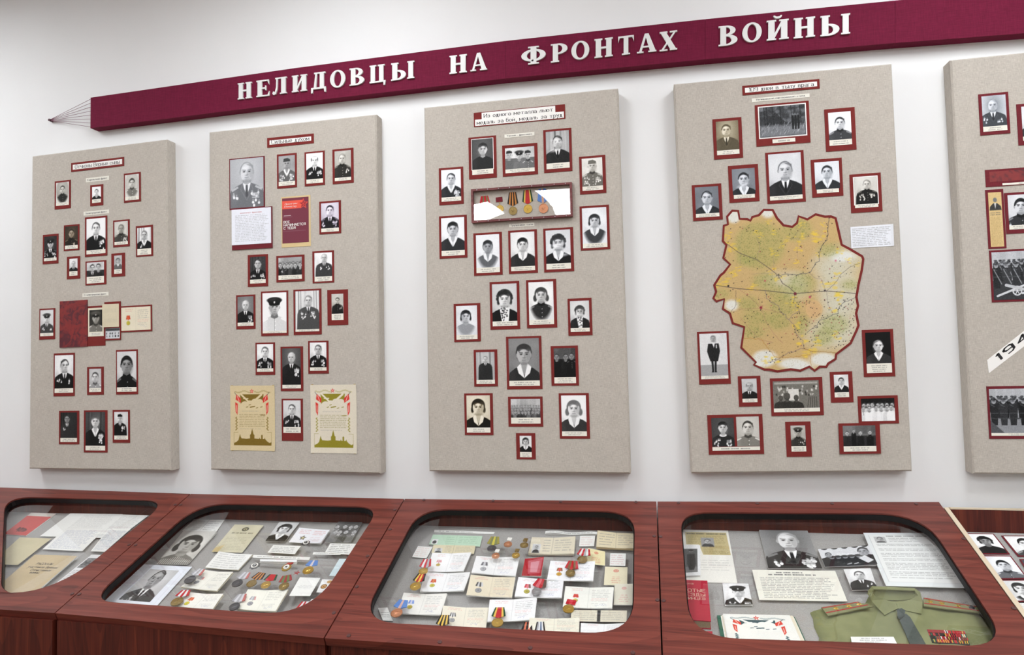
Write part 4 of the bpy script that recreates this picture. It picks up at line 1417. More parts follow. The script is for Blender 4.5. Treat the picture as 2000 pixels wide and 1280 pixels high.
# --- panel three
q = PN[2].quad('5', 369, 195, 942, 230)
t = thing('title_plaque', q.mid, 'two-line title plaque reading Из одного металла льют, медаль за бой, медаль за труд', 'sign', 'headings on the panels')
slab(t, 'mount_card', q, .0003, .0018, MT['mat'])
slab(t, 'paper', q.sub(.09, .05, .895, .5), .0019, .0023, MT['white_card'])
slab(t, 'paper', q.sub(.014, .5, .985, .94), .0019, .0023, MT['white_card'])
lettering(t, 'lettering', q, [('Из одного металла льют', .115, .41, .25, .87), ('медаль за бой, медаль за труд', .035, .85, .25, .965)], MT['ink'], .0026)
plaque(2, '5', 561, 330, 748, 335, 'Учителя - фронтовики', 'heading strip above the three capped men photo, Учителя - фронтовики', False, .42, .68)
plaque(2, '5', 590, 890, 748, 900, 'Труженики тыла', 'heading strip directly under the medal box, Труженики тыла', False, .5, .72, u0=.06)
mounted(2, '5', 336, 350, 514, 598, 'dark portrait of young woman at top left of the medal box panel', ins=(.12, .06, .12, .1), cap=.12, border=.02, bg=96, bg2=76, r=.19, hy=.33, hx=.52, cloth=44, dress='plain', style='bun', hair=50, face_c=200, turn=.4)
mounted(2, '5', 547, 400, 771, 577, 'wide photo of three men in peaked caps, medal box panel', group, ins=(.08, .1, .09, .1), cap=.12, name='group_photo', rows=((.36, 3, .1),), bg=206, cloth=(90, 130), hats=1, ground=110, caps=56)
mounted(2, '5', 803, 303, 986, 557, 'portrait of man before striped curtain, top right of the medal box panel', ins=(.09, .05, .09, .08), cap=.13, bg=190, bg2=150, r=.19, hy=.33, cloth=40, hair=34, style='recede', streak=1, glare=2, face_c=196)
mounted(2, '5', 151, 542, 307, 762, 'portrait of man with shining medals at far left beside the medal box', ins=(.1, .06, .1, .09), cap=.11, bg=230, bg2=216, r=.17, hy=.32, cloth=60, dress='open', med='RR', hair=34, style='recede', tint='cool', con=1.1)
mounted(2, '5', 1027, 470, 1198, 694, 'portrait of soldier in tunic at far right beside the medal box', ins=(.1, .06, .12, .09), cap=.11, bg=222, bg2=206, r=.16, hy=.27, cloth=110, dress='tunic', med='LR', style='forage', hair=110, tint='warm')
mounted(2, '5', 152, 842, 330, 1098, 'portrait of woman with parted dark hair, left edge of the medal box panel', ins=(.08, .05, .09, .06), cap=.12, bg=232, bg2=220, r=.2, hy=.34, cloth=52, dress='open', style='tied', hair=36, face_c=200, tint='cool')
mounted(2, '5', 367, 948, 550, 1205, 'fading portrait of woman with zipped blouse, first of three under the medal box', ins=(.09, .05, .09, .06), cap=.12, bg=226, bg2=216, r=.18, hy=.36, cloth=104, dress='blouse', style='bun', hair=50, fade=1, tint='cool', face_c=170)
mounted(2, '5', 584, 932, 770, 1193, 'portrait of woman in dark cardigan and white collar, middle of three under the medal box', ins=(.08, .05, .09, .06), cap=.1, bg=228, r=.19, hy=.36, cloth=48, dress='blouse', style='tied', hair=26, face_c=210)
mounted(2, '5', 803, 919, 997, 1183, 'shiny portrait of woman with curled hair, last of three under the medal box', ins=(.08, .05, .1, .06), cap=.13, bg=214, bg2=204, r=.21, hy=.38, cloth=30, dress='blouse', style='curly', hair=56, glare=3, face_c=196, tint='cool')
mounted(2, '5', 1030, 780, 1222, 1046, 'portrait of woman in white open collar at right edge, medal box panel', ins=(.08, .05, .09, .05), cap=.1, bg=224, bg2=214, r=.18, hy=.36, cloth=70, dress='blouse', style='bob', hair=50, fade=1, tint='cool')
mounted(2, '6', 457, 67, 644, 352, 'portrait of older woman with patterned scarf, medal box panel', ins=(.08, .05, .09, .07), cap=.1, bg=206, r=.22, hy=.4, cloth=24, dress='scarf', style='curly', hair=44, face_c=214)
mounted(2, '6', 679, 55, 870, 343, 'oval faded portrait of woman in dark buttoned dress, medal box panel', ins=(.08, .05, .1, .07), cap=.1, bg=226, bg2=212, r=.2, hy=.34, cloth=50, dress='tunic', style='wavy', hair=66, fade=1, face_c=200)
mounted(2, '6', 238, 200, 404, 428, 'pale portrait of woman in light blouse, left side of medal box panel', ins=(.09, .06, .12, .06), cap=.12, bg=228, r=.19, hy=.36, hx=.46, cloth=150, dress='plain', style='bob', hair=36, fade=1, tint='cool', turn=.5)
mounted(2, '6', 932, 168, 1085, 390, 'portrait of woman in dark patterned dress, right side of medal box panel', ins=(.1, .07, .11, .1), cap=.1, bg=214, r=.18, hy=.38, cloth=40, dress='scarf', style='curly', hair=70, glare=1, face_c=190)
mounted(2, '6', 360, 480, 508, 702, 'outdoor photo of man in dark coat left of the large dark portrait', ins=(.1, .07, .12, .07), cap=.11, bg=196, bg2=160, r=.1, hy=.24, hx=.5, cloth=50, hair=120, streak=1, wide=1.1)
mounted(2, '6', 557, 400, 780, 718, 'large grey toned portrait of stern woman, centre of medal box panel', ins=(.07, .04, .07, .06), cap=.1, bg=140, bg2=120, r=.22, hy=.37, cloth=40, dress='blouse', style='bun', hair=52, face_c=176, con=.9, wide=.85)
mounted(2, '6', 829, 457, 1002, 697, 'dark crowded photo of woman holding flowers right of the large dark portrait', group, ins=(.11, .06, .1, .06), cap=.15, caprows=3, name='group_photo', rows=((.3, 3, .11),), bg=90, cloth=(20, 40), ground=30, facec=150)
mounted(2, '6', 302, 746, 481, 1000, 'sepia tinted portrait of woman with loose dark hair, bottom left, medal box panel', ins=(.08, .05, .1, .06), cap=.12, bg=226, bg2=196, r=.22, hy=.36, cloth=36, dress='blouse', style='bob', hair=44, tint='sepia', face_c=216)
mounted(2, '6', 569, 766, 784, 948, 'small group photo with rows of people, lower centre of medal box panel', group, ins=(.08, .08, .07, .1), cap=.2, name='group_photo', rows=((.4, 11, .028), (.56, 10, .032), (.72, 9, .034)), bg=196, cloth=(50, 120), ground=130)
mounted(2, '6', 878, 745, 1070, 1022, 'portrait of fair haired woman with white collar, bottom right, medal box panel', ins=(.08, .05, .1, .06), cap=.1, bg=232, bg2=220, r=.22, hy=.36, cloth=60, dress='blouse', style='wavy', hair=110, face_c=216)
mounted(2, '6', 618, 988, 739, 1148, 'tiny portrait of dark haired woman at the very bottom of medal box panel', ins=(.19, .1, .2, .08), cap=.2, caprows=3, bg=224, r=.2, hy=.34, cloth=34, dress='blouse', style='bob', hair=34)

# --- panel four
plaque(3, '7', 498, 182, 971, 197, '109 дней в тылу врага', 'title plaque reading 109 дней в тылу врага on the map panel', True, .4, .68)
plaque(3, '7', 556, 258, 909, 249, 'Нелидовский партизанский отряд', 'typed strip reading Нелидовский партизанский отряд on the map panel', False, .42, .66)
mounted(3, '7', 574, 300, 915, 526, 'wide photo of people in a dark forest, top of the map panel', scene_forest, ins=(.075, .07, .075, .2), cap=0, name='group_photo', border=.02)
q = PN[3].quad('7', 574, 300, 915, 526)
t = max([o for o in COL.objects if o.get('label', '').startswith('wide photo of people in a dark forest')], key=lambda o: o.name)
sheet(t, 'caption', q.sub(.3, .86, .72, .95), caption_paint, .0026, MT['paper'], None, 1.15, rows=1)
mounted(3, '7', 316, 386, 504, 618, 'sepia portrait of man in suit left of the forest photo', ins=(.11, .07, .12, .1), cap=.11, bg=190, bg2=110, r=.17, hy=.3, hx=.45, cloth=96, hair=90, tint='sepia', face_c=214, style='side')
mounted(3, '7', 997, 326, 1195, 569, 'portrait of young man in dark tunic right of the forest photo', ins=(.12, .09, .14, .13), cap=.13, bg=232, bg2=224, r=.2, hy=.38, cloth=70, dress='tunic', hair=40, face_c=222, tint='cool')
mounted(3, '7', 411, 670, 604, 883, 'corner-cut portrait with torn looking face, left of the big suited portrait', ins=(.12, .1, .12, .1), cap=.1, capins=.03, bg=150, bg2=130, r=.22, hy=.4, cloth=50, dress='open', style='side', hair=36, tint='blue', glare=1)
mounted(3, '7', 638, 590, 886, 886, 'large portrait of man in dark suit and tie above the map', ins=(.07, .04, .08, .06), cap=.08, bg=214, bg2=196, r=.2, hy=.38, cloth=44, hair=110, style='recede', face_c=206, tint='cool')
mounted(3, '7', 915, 633, 1115, 850, 'corner-cut portrait of wavy haired young man right of the big suited portrait', ins=(.11, .08, .1, .1), cap=.1, capins=.04, bg=224, bg2=214, r=.2, hy=.36, cloth=56, dress='open', style='side', hair=44, tint='blue', turn=-.5)
mounted(3, '7', 190, 788, 380, 995, 'portrait of older man in suit at left edge, upper map panel', ins=(.1, .07, .11, .09), cap=.1, bg=140, bg2=120, r=.21, hy=.4, cloth=54, dress='open', hair=40, style='recede', tint='blue', face_c=206)
mounted(3, '7', 1151, 723, 1353, 945, 'portrait of medalled man at right edge, upper map panel', ins=(.13, .09, .13, .12), cap=.09, border=.025, bg=206, bg2=190, r=.13, hy=.26, hx=.55, cloth=30, dress='tunic', med='LR', hair=120, style='recede', tint='warm', wide=1.1)
q = Q([on_y(p, PD) for p in Zs('7', (1157, 1042, 1416, 1023, 1421, 1157, 1163, 1171))])
t = thing('typed_note', q.mid, 'white typed note pinned to the right of the map top', 'document')
sheet(t, 'paper', q, doc, .0012, MT['paper'], None, 1.3, lambda u, v: .004 * (u > .94) * (u - .94) / .06, base=(232, 234, 240), x0=.03, y0=.07, x1=.97, y1=.94, rows=11, c=110, alpha=.6, thick=.4)
mounted(3, '8', 207, 433, 400, 727, 'full length photo of standing woman in dark suit, left of map bottom', scene_standing, ins=(.07, .04, .07, .1), cap=.06)
mounted(3, '8', 439, 685, 575, 855, 'small portrait of bald bearded man under the map, left', ins=(.16, .09, .18, .14), cap=.12, bg=196, r=.2, hy=.36, cloth=38, style='bald', hair=110, face_c=180)
mounted(3, '8', 621, 697, 928, 905, 'wide photo of visitors looking at a display wall, under the map', scene_visitors, ins=(.05, .08, .07, .1), cap=.1, name='group_photo')
mounted(3, '8', 961, 660, 1097, 832, 'small portrait of young man in suit under the map, right', ins=(.17, .1, .19, .17), cap=.16, bg=222, r=.18, hy=.34, cloth=40, dress='open', style='thick', hair=40)
mounted(3, '8', 1143, 422, 1334, 684, 'dark portrait of man with bright face, right of map bottom', ins=(.1, .06, .1, .08), cap=.2, caprows=4, bg=30, bg2=24, r=.18, hy=.42, cloth=58, dress='open', hair=90, face_c=210, style='recede', turn=.4)
mounted(3, '8', 1119, 798, 1355, 952, 'tilted dark photo of people in white, lower right of map panel', group, ins=(.08, .09, .09, .1), cap=0, name='group_photo', rows=((.3, 7, .05), (.44, 6, .06)), bg=40, cloth=(190, 235), ground=60)
q = PN[3].quad('8', 265, 905, 589, 1126)
t = thing('double_portrait', q.mid, 'red card with two portraits side by side, bottom left of map panel', 'photo', GRP[3])
slab(t, 'mount_card', q, .0003, .0018, MT['mat'])
sheet(t, 'photo_print', q.sub(.07, .08, .48, .8), portrait, .0024, MT['photo'], None, 1.15, bg=90, bg2=70, r=.18, hy=.33, cloth=50, dress='round', med='LR', style='bun', hair=40)
sheet(t, 'photo_print', q.sub(.525, .06, .93, .8), portrait, .0024, MT['photo'], None, 1.15, bg=200, bg2=180, r=.22, hy=.36, cloth=130, dress='tunic', hair=50, tint='warm', style='short')
sheet(t, 'caption', q.sub(.07, .81, .93, .9), caption_paint, .0024, MT['paper'], None, 1.15, rows=1)
mounted(3, '8', 708, 944, 861, 1141, 'small portrait of capped officer in the middle of the map panel bottom', ins=(.2, .11, .22, .15), cap=.15, bg=190, r=.2, hy=.32, style='cap', hair=70, cloth=60, dress='tunic', med='r', tint='warm', face_c=170)
mounted(3, '8', 1010, 953, 1253, 1124, 'photo of people seated in a hall, bottom right of map panel', group, lift=.0024, ins=(.1, .08, .11, .08), cap=.17, name='group_photo', rows=((.25, 1, .035), (.34, 3, .05)), bg=120, cloth=(24, 60), ground=60)

# the cut-out map
OUT = [Z('m', *p) for p in ((120, 150), (150, 140), (143, 85), (185, 37), (238, 40), (248, 98), (300, 98), (320, 110), (330, 85), (380, 70), (418, 30), (490, 32), (525, 95), (570, 145), (628, 155), (658, 130), (672, 78), (740, 100), (800, 63), (870, 80), (915, 78), (955, 95), (978, 190), (1000, 290), (1055, 318),
                                (1150, 375), (1160, 400), (1150, 480), (1125, 590), (1110, 680), (1122, 745), (1108, 800), (1125, 890), (1110, 930), (1065, 1025), (960, 1105), (955, 1140), (900, 1175), (885, 1200), (835, 1200), (795, 1230), (755, 1200), (690, 1230), (620, 1220), (520, 1235), (460, 1222), (425, 1222), (340, 1180), (355, 1160), (247, 1055), (270, 905), (187, 878), (165, 805), (112, 770), (125, 700), (70, 720),
                                (42, 690), (62, 640), (48, 590), (95, 515), (120, 495), (165, 440), (115, 395), (138, 300), (112, 270))]


def shrink(pts, d):
    p = np.array(pts)
    n = len(p)
    out = []
    area = sum(p[i][0] * p[(i + 1) % n][1] - p[(i + 1) % n][0] * p[i][1] for i in range(n))
    s = 1 if area > 0 else -1
    for i in range(n):
        a, b_, c = p[i - 1], p[i], p[(i + 1) % n]
        n1 = np.array([-(b_ - a)[1], (b_ - a)[0]])
        n2 = np.array([-(c - b_)[1], (c - b_)[0]])
        n1, n2 = n1 / np.linalg.norm(n1), n2 / np.linalg.norm(n2)
        m_ = n1 + n2
        m_ = m_ / max(.55, np.linalg.norm(m_))
        out.append(b_ + s * m_ * d * 1.1)
    return [tuple(x) for x in out]


def fill_poly(pts3, n, h0, h1):
    bm = bmesh.new()
    vs = [bm.verts.new(p + n * h1) for p in pts3]
    es = [bm.edges.new((vs[i], vs[(i + 1) % len(vs)])) for i in range(len(vs))]
    bmesh.ops.triangle_fill(bm, use_beauty=True, edges=es)
    lo = [bm.verts.new(p + n * h0) for p in pts3]
    k = len(vs)
    for i in range(k):
        bm.faces.new((vs[i], vs[(i + 1) % k], lo[(i + 1) % k], lo[i]))
    bm.normal_update()
    bm.verts.index_update()
    V = [tuple(v.co) for v in bm.verts]
    Fc = [tuple(v.index for v in f.verts) for f in bm.faces]
    bm.free()
    return V, Fc


nrm = PN[3].q.n
mc = on_y((1545, 570), PD)
mp = thing('cut_out_map', mc, 'large ochre cut-out district map with red edging on linen panel', 'map')
V, Fc = fill_poly([on_y(p, PD) for p in OUT], nrm, .0003, .002)
put('red_backing', V, Fc, MT['mat'], mp, mp['loc'])
INN = np.array(shrink(OUT, 4.2))
x0, y0 = INN.min(0) - 1
x1, y1 = INN.max(0) + 1
ST = .8
gx, gy = np.arange(x0, x1, ST), np.arange(y0, y1, ST)
GX, GY = np.meshgrid(gx, gy)
ins_ = np.zeros(GX.shape, bool)
dmin = np.full(GX.shape, 1e9)
NX, NY = GX.copy(), GY.copy()
for i in range(len(INN)):
    (ax, ay), (bx, by) = INN[i], INN[(i + 1) % len(INN)]
    ex, ey = bx - ax, by - ay
    tt = np.clip(((GX - ax) * ex + (GY - ay) * ey) / (ex * ex + ey * ey + 1e-9), 0, 1)
    qx, qy = ax + tt * ex, ay + tt * ey
    d = np.hypot(GX - qx, GY - qy)
    k = d < dmin
    dmin = np.where(k, d, dmin)
    NX, NY = np.where(k, qx, NX), np.where(k, qy, NY)
    if ay != by:
        ins_ ^= ((ay > GY) != (by > GY)) & (GX < ex * (GY - ay) / ey + ax)
SX, SY = np.where(ins_, GX, NX), np.where(ins_, GY, NY)
cv = Cv(len(gx), len(gy), (y1 - y0) / (x1 - x0), (198, 168, 116), 5)
cv.X, cv.Y = (GX - x0) / (x1 - x0), (GY - y0) / (x1 - x0)
KM = 1.0 / (x1 - x0)
ms = ZONES['m'][2]


def mz(x, y):
    px, py = Z('m', x, y)
    return ((px - x0) * KM, (py - y0) * KM)


def mell(x, y, rx, ry, c, al=1.0, soft=12):
    cv.ell(*mz(x, y), rx * ms * KM, ry * ms * KM, c, al, 0, soft)


rm = random.Random(3)
for (x, y, rx, ry) in ((1010, 400, 180, 90), (900, 470, 120, 80), (980, 620, 170, 160), (1040, 830, 100, 220), (930, 820, 90, 150), (560, 560, 120, 60), (900, 950, 180, 120), (660, 600, 90, 90)):
    mell(x, y, rx, ry, (206, 203, 184), .75, 30)
for (x, y, rx, ry) in ((200, 90, 46, 45), (450, 62, 46, 34), (430, 1130, 90, 60), (640, 1170, 110, 40), (860, 1140, 100, 50), (700, 1190, 90, 30), (400, 1175, 50, 20), (1000, 380, 90, 40), (185, 740, 50, 40)):
    mell(x, y, rx, ry, (222, 222, 216), .95, 8)
for (x, y, rx, ry) in ((290, 410, 60, 30), (390, 300, 150, 140), (100, 655, 50, 25), (310, 730, 60, 45), (380, 830, 90, 40), (530, 860, 70, 50), (330, 930, 80, 40), (700, 580, 80, 60), (1060, 590, 50, 30), (560, 640, 100, 40), (900, 330, 60, 40), (860, 970, 60, 50), (660, 180, 90, 70), (570, 740, 90, 60), (430, 560, 70, 50), (700, 880, 40, 60), (940, 880, 80, 60)):
    mell(x, y, rx * 1.25, ry * 1.25, (164, 162, 96), .5, 16)
    for k in range(int(rx * ry / 45)):
        an, rr = rm.random() * 6.28, rm.random() ** .5
        mell(x + rx * 1.2 * rr * math.cos(an), y + ry * 1.2 * rr * math.sin(an), 3, 3, (112, 124, 66), .5, 1)
for k in range(1500):
    x, y = rm.uniform(80, 1120), rm.uniform(60, 1200)
    mell(x, y, 2.6, 2.6, (150, 132, 84), .45, 1)
mell(790, 770, 62, 66, (208, 172, 122), .9, 6)
for k in range(8):
    mell(790, 770, 58 - 6 * k, 62 - 6 * k, (190, 150, 108) if k % 2 else (220, 186, 136), .25, 2)
for (x, y, r) in ((840, 230, 60), (180, 310, 50), (160, 230, 34), (200, 500, 40), (120, 570, 60), (490, 205, 26), (400, 225, 24), (360, 205, 22), (460, 128, 20), (700, 150, 26), (860, 150, 24), (500, 350, 36), (550, 300, 26), (670, 320, 32), (680, 245, 40), (600, 255, 26), (800, 200, 26), (660, 415, 26), (480, 490, 30), (520, 550, 22), (560, 530, 22), (620, 700, 40), (650, 760, 30), (650, 880, 40), (700, 990, 50), (830, 370, 24), (870, 590, 30), (960, 520, 30), (1040, 410, 26), (950, 620, 60), (980, 700, 40), (930, 770, 30), (960, 960, 40), (820, 1010, 40), (450, 1150, 40), (510, 1140, 30), (770, 1100, 60), (1110, 440, 18), (980, 340, 30), (340, 595, 40), (230, 470, 26), (230, 700, 20)):
    for k in range(9):
        mell(x + rm.uniform(-.9, .9) * r, y + rm.uniform(-.8, .8) * r, r * rm.uniform(.2, .45), r * rm.uniform(.1, .2), (232, 200, 66), .45, 2)


def mline(pts, w, c, al=.9, jit=0):
    q_ = []
    for i in range(0, len(pts) - 2, 2):
        ax, ay, bx, by = pts[i:i + 4]
        n = max(1, int(math.hypot(bx - ax, by - ay) / 18)) if jit else 1
        for k in range(n):
            q_.append((ax + (bx - ax) * k / n + rm.uniform(-jit, jit) * (k > 0), ay + (by - ay) * k / n + rm.uniform(-jit, jit) * (k > 0)))
    q_.append((pts[-2], pts[-1]))
    for (a, b_) in zip(q_, q_[1:]):
        cv.seg(*mz(*a), *mz(*b_), w * .8 * KM, c, al)
        if jit > 5 and rm.random() < .5:
            mell(a[0] + rm.uniform(-12, 12), a[1] + rm.uniform(-12, 12), 3.6, 3.6, (40, 36, 40), .85, 1)


RV, RD = (120, 104, 112), (96, 84, 80)
mline((60, 592, 230, 618, 430, 632, 640, 655, 880, 635, 1040, 648, 1105, 655), 1.5, (70, 62, 62), .9)
mline((145, 285, 240, 355, 370, 405, 470, 475, 525, 520, 560, 580, 610, 610, 650, 650), 1.4, (84, 72, 72), .9)
mline((525, 520, 580, 510, 650, 515, 730, 508, 770, 490, 800, 430, 830, 415, 828, 380, 850, 300, 885, 260, 890, 190, 900, 100), 1.2, (74, 74, 84), .85, 6)
mline((240, 620, 330, 690, 400, 760, 440, 870, 490, 945, 560, 1020), .8, (150, 90, 96), .6, 3)
mline((430, 632, 440, 690, 510, 735, 560, 800, 605, 845, 640, 880, 660, 950, 710, 1000, 710, 1060), 1.1, RV, .85, 7)
mline((650, 655, 640, 720, 680, 780, 620, 830, 605, 845), 1.0, RV, .8, 8)
mline((710, 1060, 600, 1090, 520, 1140, 450, 1160), 1.1, RV, .85, 8)
mline((740, 940, 800, 905, 835, 850, 900, 825, 970, 800, 985, 740, 1040, 710, 1100, 680), 1.1, (84, 84, 92), .8, 9)
mline((880, 640, 960, 560, 990, 510, 1060, 455, 1130, 430), 1.0, RD, .7, 4)
mline((880, 640, 840, 545, 790, 535, 750, 500), .9, RV, .7, 5)
mline((885, 640, 890, 720, 930, 810), .9, RV, .7, 4)
mline((400, 760, 560, 800), .8, (150, 90, 96), .6, 2)
mline((230, 770, 400, 760, 380, 680), .8, (150, 90, 96), .6, 3)
mline((215, 630, 215, 740, 180, 790), 1.0, RD, .7, 4)
mline((370, 405, 390, 300, 370, 240, 430, 230), .8, RV, .6, 4)
mline((500, 490, 490, 380, 560, 290, 600, 250, 680, 245, 760, 235), .8, RV, .6, 4)
mline((670, 415, 670, 320, 675, 250), .7, RV, .6, 3)
mline((710, 150, 640, 240), .7, RV, .6, 3)
mline((250, 830, 330, 930, 395, 1000, 480, 1010), .8, (150, 90, 96), .6, 4)
mline((250, 360, 250, 440, 240, 470), .7, RV, .5, 3)
mline((270, 140, 255, 250, 245, 340), .7, (130, 140, 110), .5, 3)
mline((330, 510, 430, 505, 520, 515), .7, RV, .6, 4)
mline((710, 1060, 780, 1080, 950, 1090), 1.4, (150, 110, 60), .8, 3)
mline((270, 980, 400, 990, 500, 1120, 600, 1125, 760, 1105, 770, 1190), 1.3, (176, 126, 60), .7, 5)
for k in range(330):
    if k < 130:
        x, y = rm.uniform(660, 1090), rm.uniform(680, 1060)
    else:
        x, y = rm.uniform(90, 1100), rm.uniform(130, 1160)
    mell(x, y, 3.4, 3.4, (36, 30, 30) if rm.random() < .8 else (150, 50, 66), .9, 1)
    if rm.random() < .6:
        mline((x + 6, y - 6, x + rm.uniform(24, 40), y - 6), .6, (110, 100, 96), .5)
for (x, y, r, c) in ((160, 598, 7, (30, 26, 26)), (652, 655, 11, (110, 40, 52)), (400, 758, 10, (140, 44, 60)), (870, 632, 7, (60, 50, 56)), (905, 92, 8, (80, 30, 50)), (760, 680, 8, (186, 74, 100)), (950, 412, 7, (206, 120, 140)), (430, 560, 6, (190, 80, 90))):
    mell(x, y, r, r, c, .95, 2)
cv.grain(4)
cv.tint_off = 0
cell = ins_[:-1, :-1] | ins_[1:, :-1] | ins_[:-1, 1:] | ins_[1:, 1:]
H, W = GX.shape
idx = np.arange(H * W).reshape(H, W)
fq = np.stack([idx[1:, :-1], idx[1:, 1:], idx[:-1, 1:], idx[:-1, :-1]], -1)[cell]
used, inv = np.unique(fq, return_inverse=True)
P3 = np.array([on_y((a, b_), PD - .0026) for a, b_ in zip(SX.ravel()[used], SY.ravel()[used])])
put_faces('map_sheet', P3 - np.array(mp['loc']), inv.reshape(-1, 4), np.clip(cv.img.reshape(-1, 3)[used], 0, 255), MT['paper'], mp)

# --- panel five
mounted(4, '9', 378, 305, 562, 525, 'portrait of officer in peaked uniform, upper left of rightmost panel', ins=(.1, .06, .1, .08), cap=.12, mat='mat2', bg=150, bg2=210, r=.17, hy=.3, hx=.45, cloth=80, med='rl', hair=150, style='recede', tint='blue')
mounted(4, '9', 594, 362, 800, 580, 'portrait cut by the photo edge near top of rightmost panel', ins=(.14, .07, .1, .1), cap=.1, mat='mat2', bg=226, r=.17, hy=.36, cloth=60, tint='cool')
q = PN[4].quad('9', 417, 735, 900, 800)
t = thing('marbled_heading_card', q.mid, 'maroon marbled heading card over the newspaper strip on rightmost panel', 'sign')
slab(t, 'card', q, .0003, .0016, MT['mat2'])
slab(t, 'marbling', q.sub(.05, .12, .97, .72), .0017, .0019, MT['leather'])
sheet(t, 'caption', q.sub(.2, .84, .98, .96), caption_paint, .002, MT['paper'], None, 1.1, rows=1)
q = PN[4].quad('9', 418, 848, 540, 1178)
t = thing('newspaper_clipping', q.mid, 'narrow yellowed newspaper clipping with small portrait, rightmost panel', 'document')
slab(t, 'mount_card', q, .0003, .0016, MT['mat2'])


def clip_paint(cv):
    a = cv.a
    cv.img[:] = rgb((214, 186, 132))
    cv.ell(.5, .14 * a, .15, .2, 120)
    cv.rect(.08, .07 * a, .92, .35 * a, (206, 176, 124), .0)
    cv.poly([(.05, .33 * a), (.1, .26 * a), (.35, .2 * a), (.65, .2 * a), (.92, .26 * a), (.97, .33 * a)], 60)
    cv.poly([(.42, .2 * a), (.58, .2 * a), (.5, .31 * a)], 210)
    cv.text(.1, .36 * a, .92, .43 * a, 2, 80, .7, .5)
    cv.text(.08, .45 * a, .93, .98 * a, 24, (140, 116, 76), .5, .45)
    cv.grain(5)


sheet(t, 'clipping', q.sub(.14, .05, .87, .97), clip_paint, .002, MT['paper'])
mounted(4, '9', 525, 866, 720, 1088, 'portrait of young officer beside the newspaper clipping, rightmost panel', ins=(.1, .06, .1, .1), cap=.1, mat='mat2', bg=214, bg2=200, r=.24, hy=.36, hx=.5, cloth=60, dress='tunic', med='l', hair=24, style='thick', tint='cool')
mounted(4, 'a', 440, -30, 860, 250, 'photo of helmeted soldiers with a field gun on rightmost panel', scene_parade, ins=(.03, .04, .03, .04), cap=0, name='group_photo', mat='mat2', guns=True)
mounted(4, 'a', 425, 742, 860, 1040, 'photo of a marching parade column near the bottom of rightmost panel', scene_parade, ins=(.03, .05, .03, .06), cap=.05, name='group_photo', mat='mat2')
q = Q([on_y(p, PD) for p in Zs('a', (430, 592, 800, 300, 800, 392, 440, 667))])
t = thing('year_strip', q.mid, 'slanting white strip with black numerals 194 on rightmost panel', 'sign')
slab(t, 'paper', q, .0003, .001, MT['white_card'])
qn = Q([on_y((1860 + .1595 * x, 600 + .1595 * y), PD) for x, y in ((480, 622), (886, 302), (944, 376), (538, 696))])
lettering(t, 'numerals', qn, [('194', .05, .93, .86, .97)], MT['black_card'], .0013, None, 1.15, .95, False, 0, 'c', 2.4)

# ---------------------------------------------------------------- medal box on panel three
def flat_poly(root, name, pts3, n, h0, h1, mat, parent=None):
    P = [np.asarray(p) for p in pts3]
    V, Fc = fill_poly(P, n, h0, h1)
    o = put(name, V, Fc, mat, parent or root, root['loc'])
    bm = bmesh.new()
    bm.from_mesh(o.data)
    bmesh.ops.recalc_face_normals(bm, faces=bm.faces)
    bm.to_mesh(o.data)
    bm.free()
    return o


def disc_mesh(c, n, ax, R, th, rim=True, seg=24, sq=1.0):
    b = np.cross(n, ax)
    prof = [(1, 0), (1, th), (.88, th), (.85, th * .7), (0, th * .8)] if rim else [(1, 0), (1, th * .6), (.8, th), (0, th)]
    V, Fc = [], []
    for (r, h) in prof[:-1]:
        for k in range(seg):
            an = 2 * math.pi * k / seg
            V.append(c + (ax * math.cos(an) * sq + b * math.sin(an)) * R * r + n * h)
    V.append(c + n * prof[-1][1])
    m_ = len(prof) - 1
    for j in range(m_ - 1):
        for k in range(seg):
            Fc.append((j * seg + k, j * seg + (k + 1) % seg, (j + 1) * seg + (k + 1) % seg, (j + 1) * seg + k))
    for k in range(seg):
        Fc.append(((m_ - 1) * seg + k, (m_ - 1) * seg + (k + 1) % seg, len(V) - 1))
    return V, Fc


def star_prism(c, n, ax, r, h0, h1, k=.42, pts=5):
    b = np.cross(n, ax)
    P = [c + (-ax * math.cos(i * math.pi / pts) + b * math.sin(i * math.pi / pts)) * (r if i % 2 == 0 else r * k) for i in range(2 * pts)]
    v = [p + n * h0 for p in P] + [p + n * h0 * 1.05 for p in P] + [c + n * h1]
    m_ = 2 * pts
    f = [(i, (i + 1) % m_, m_ + (i + 1) % m_, m_ + i) for i in range(m_)] + [(m_ + i, m_ + (i + 1) % m_, 2 * m_) for i in range(m_)]
    return v, f


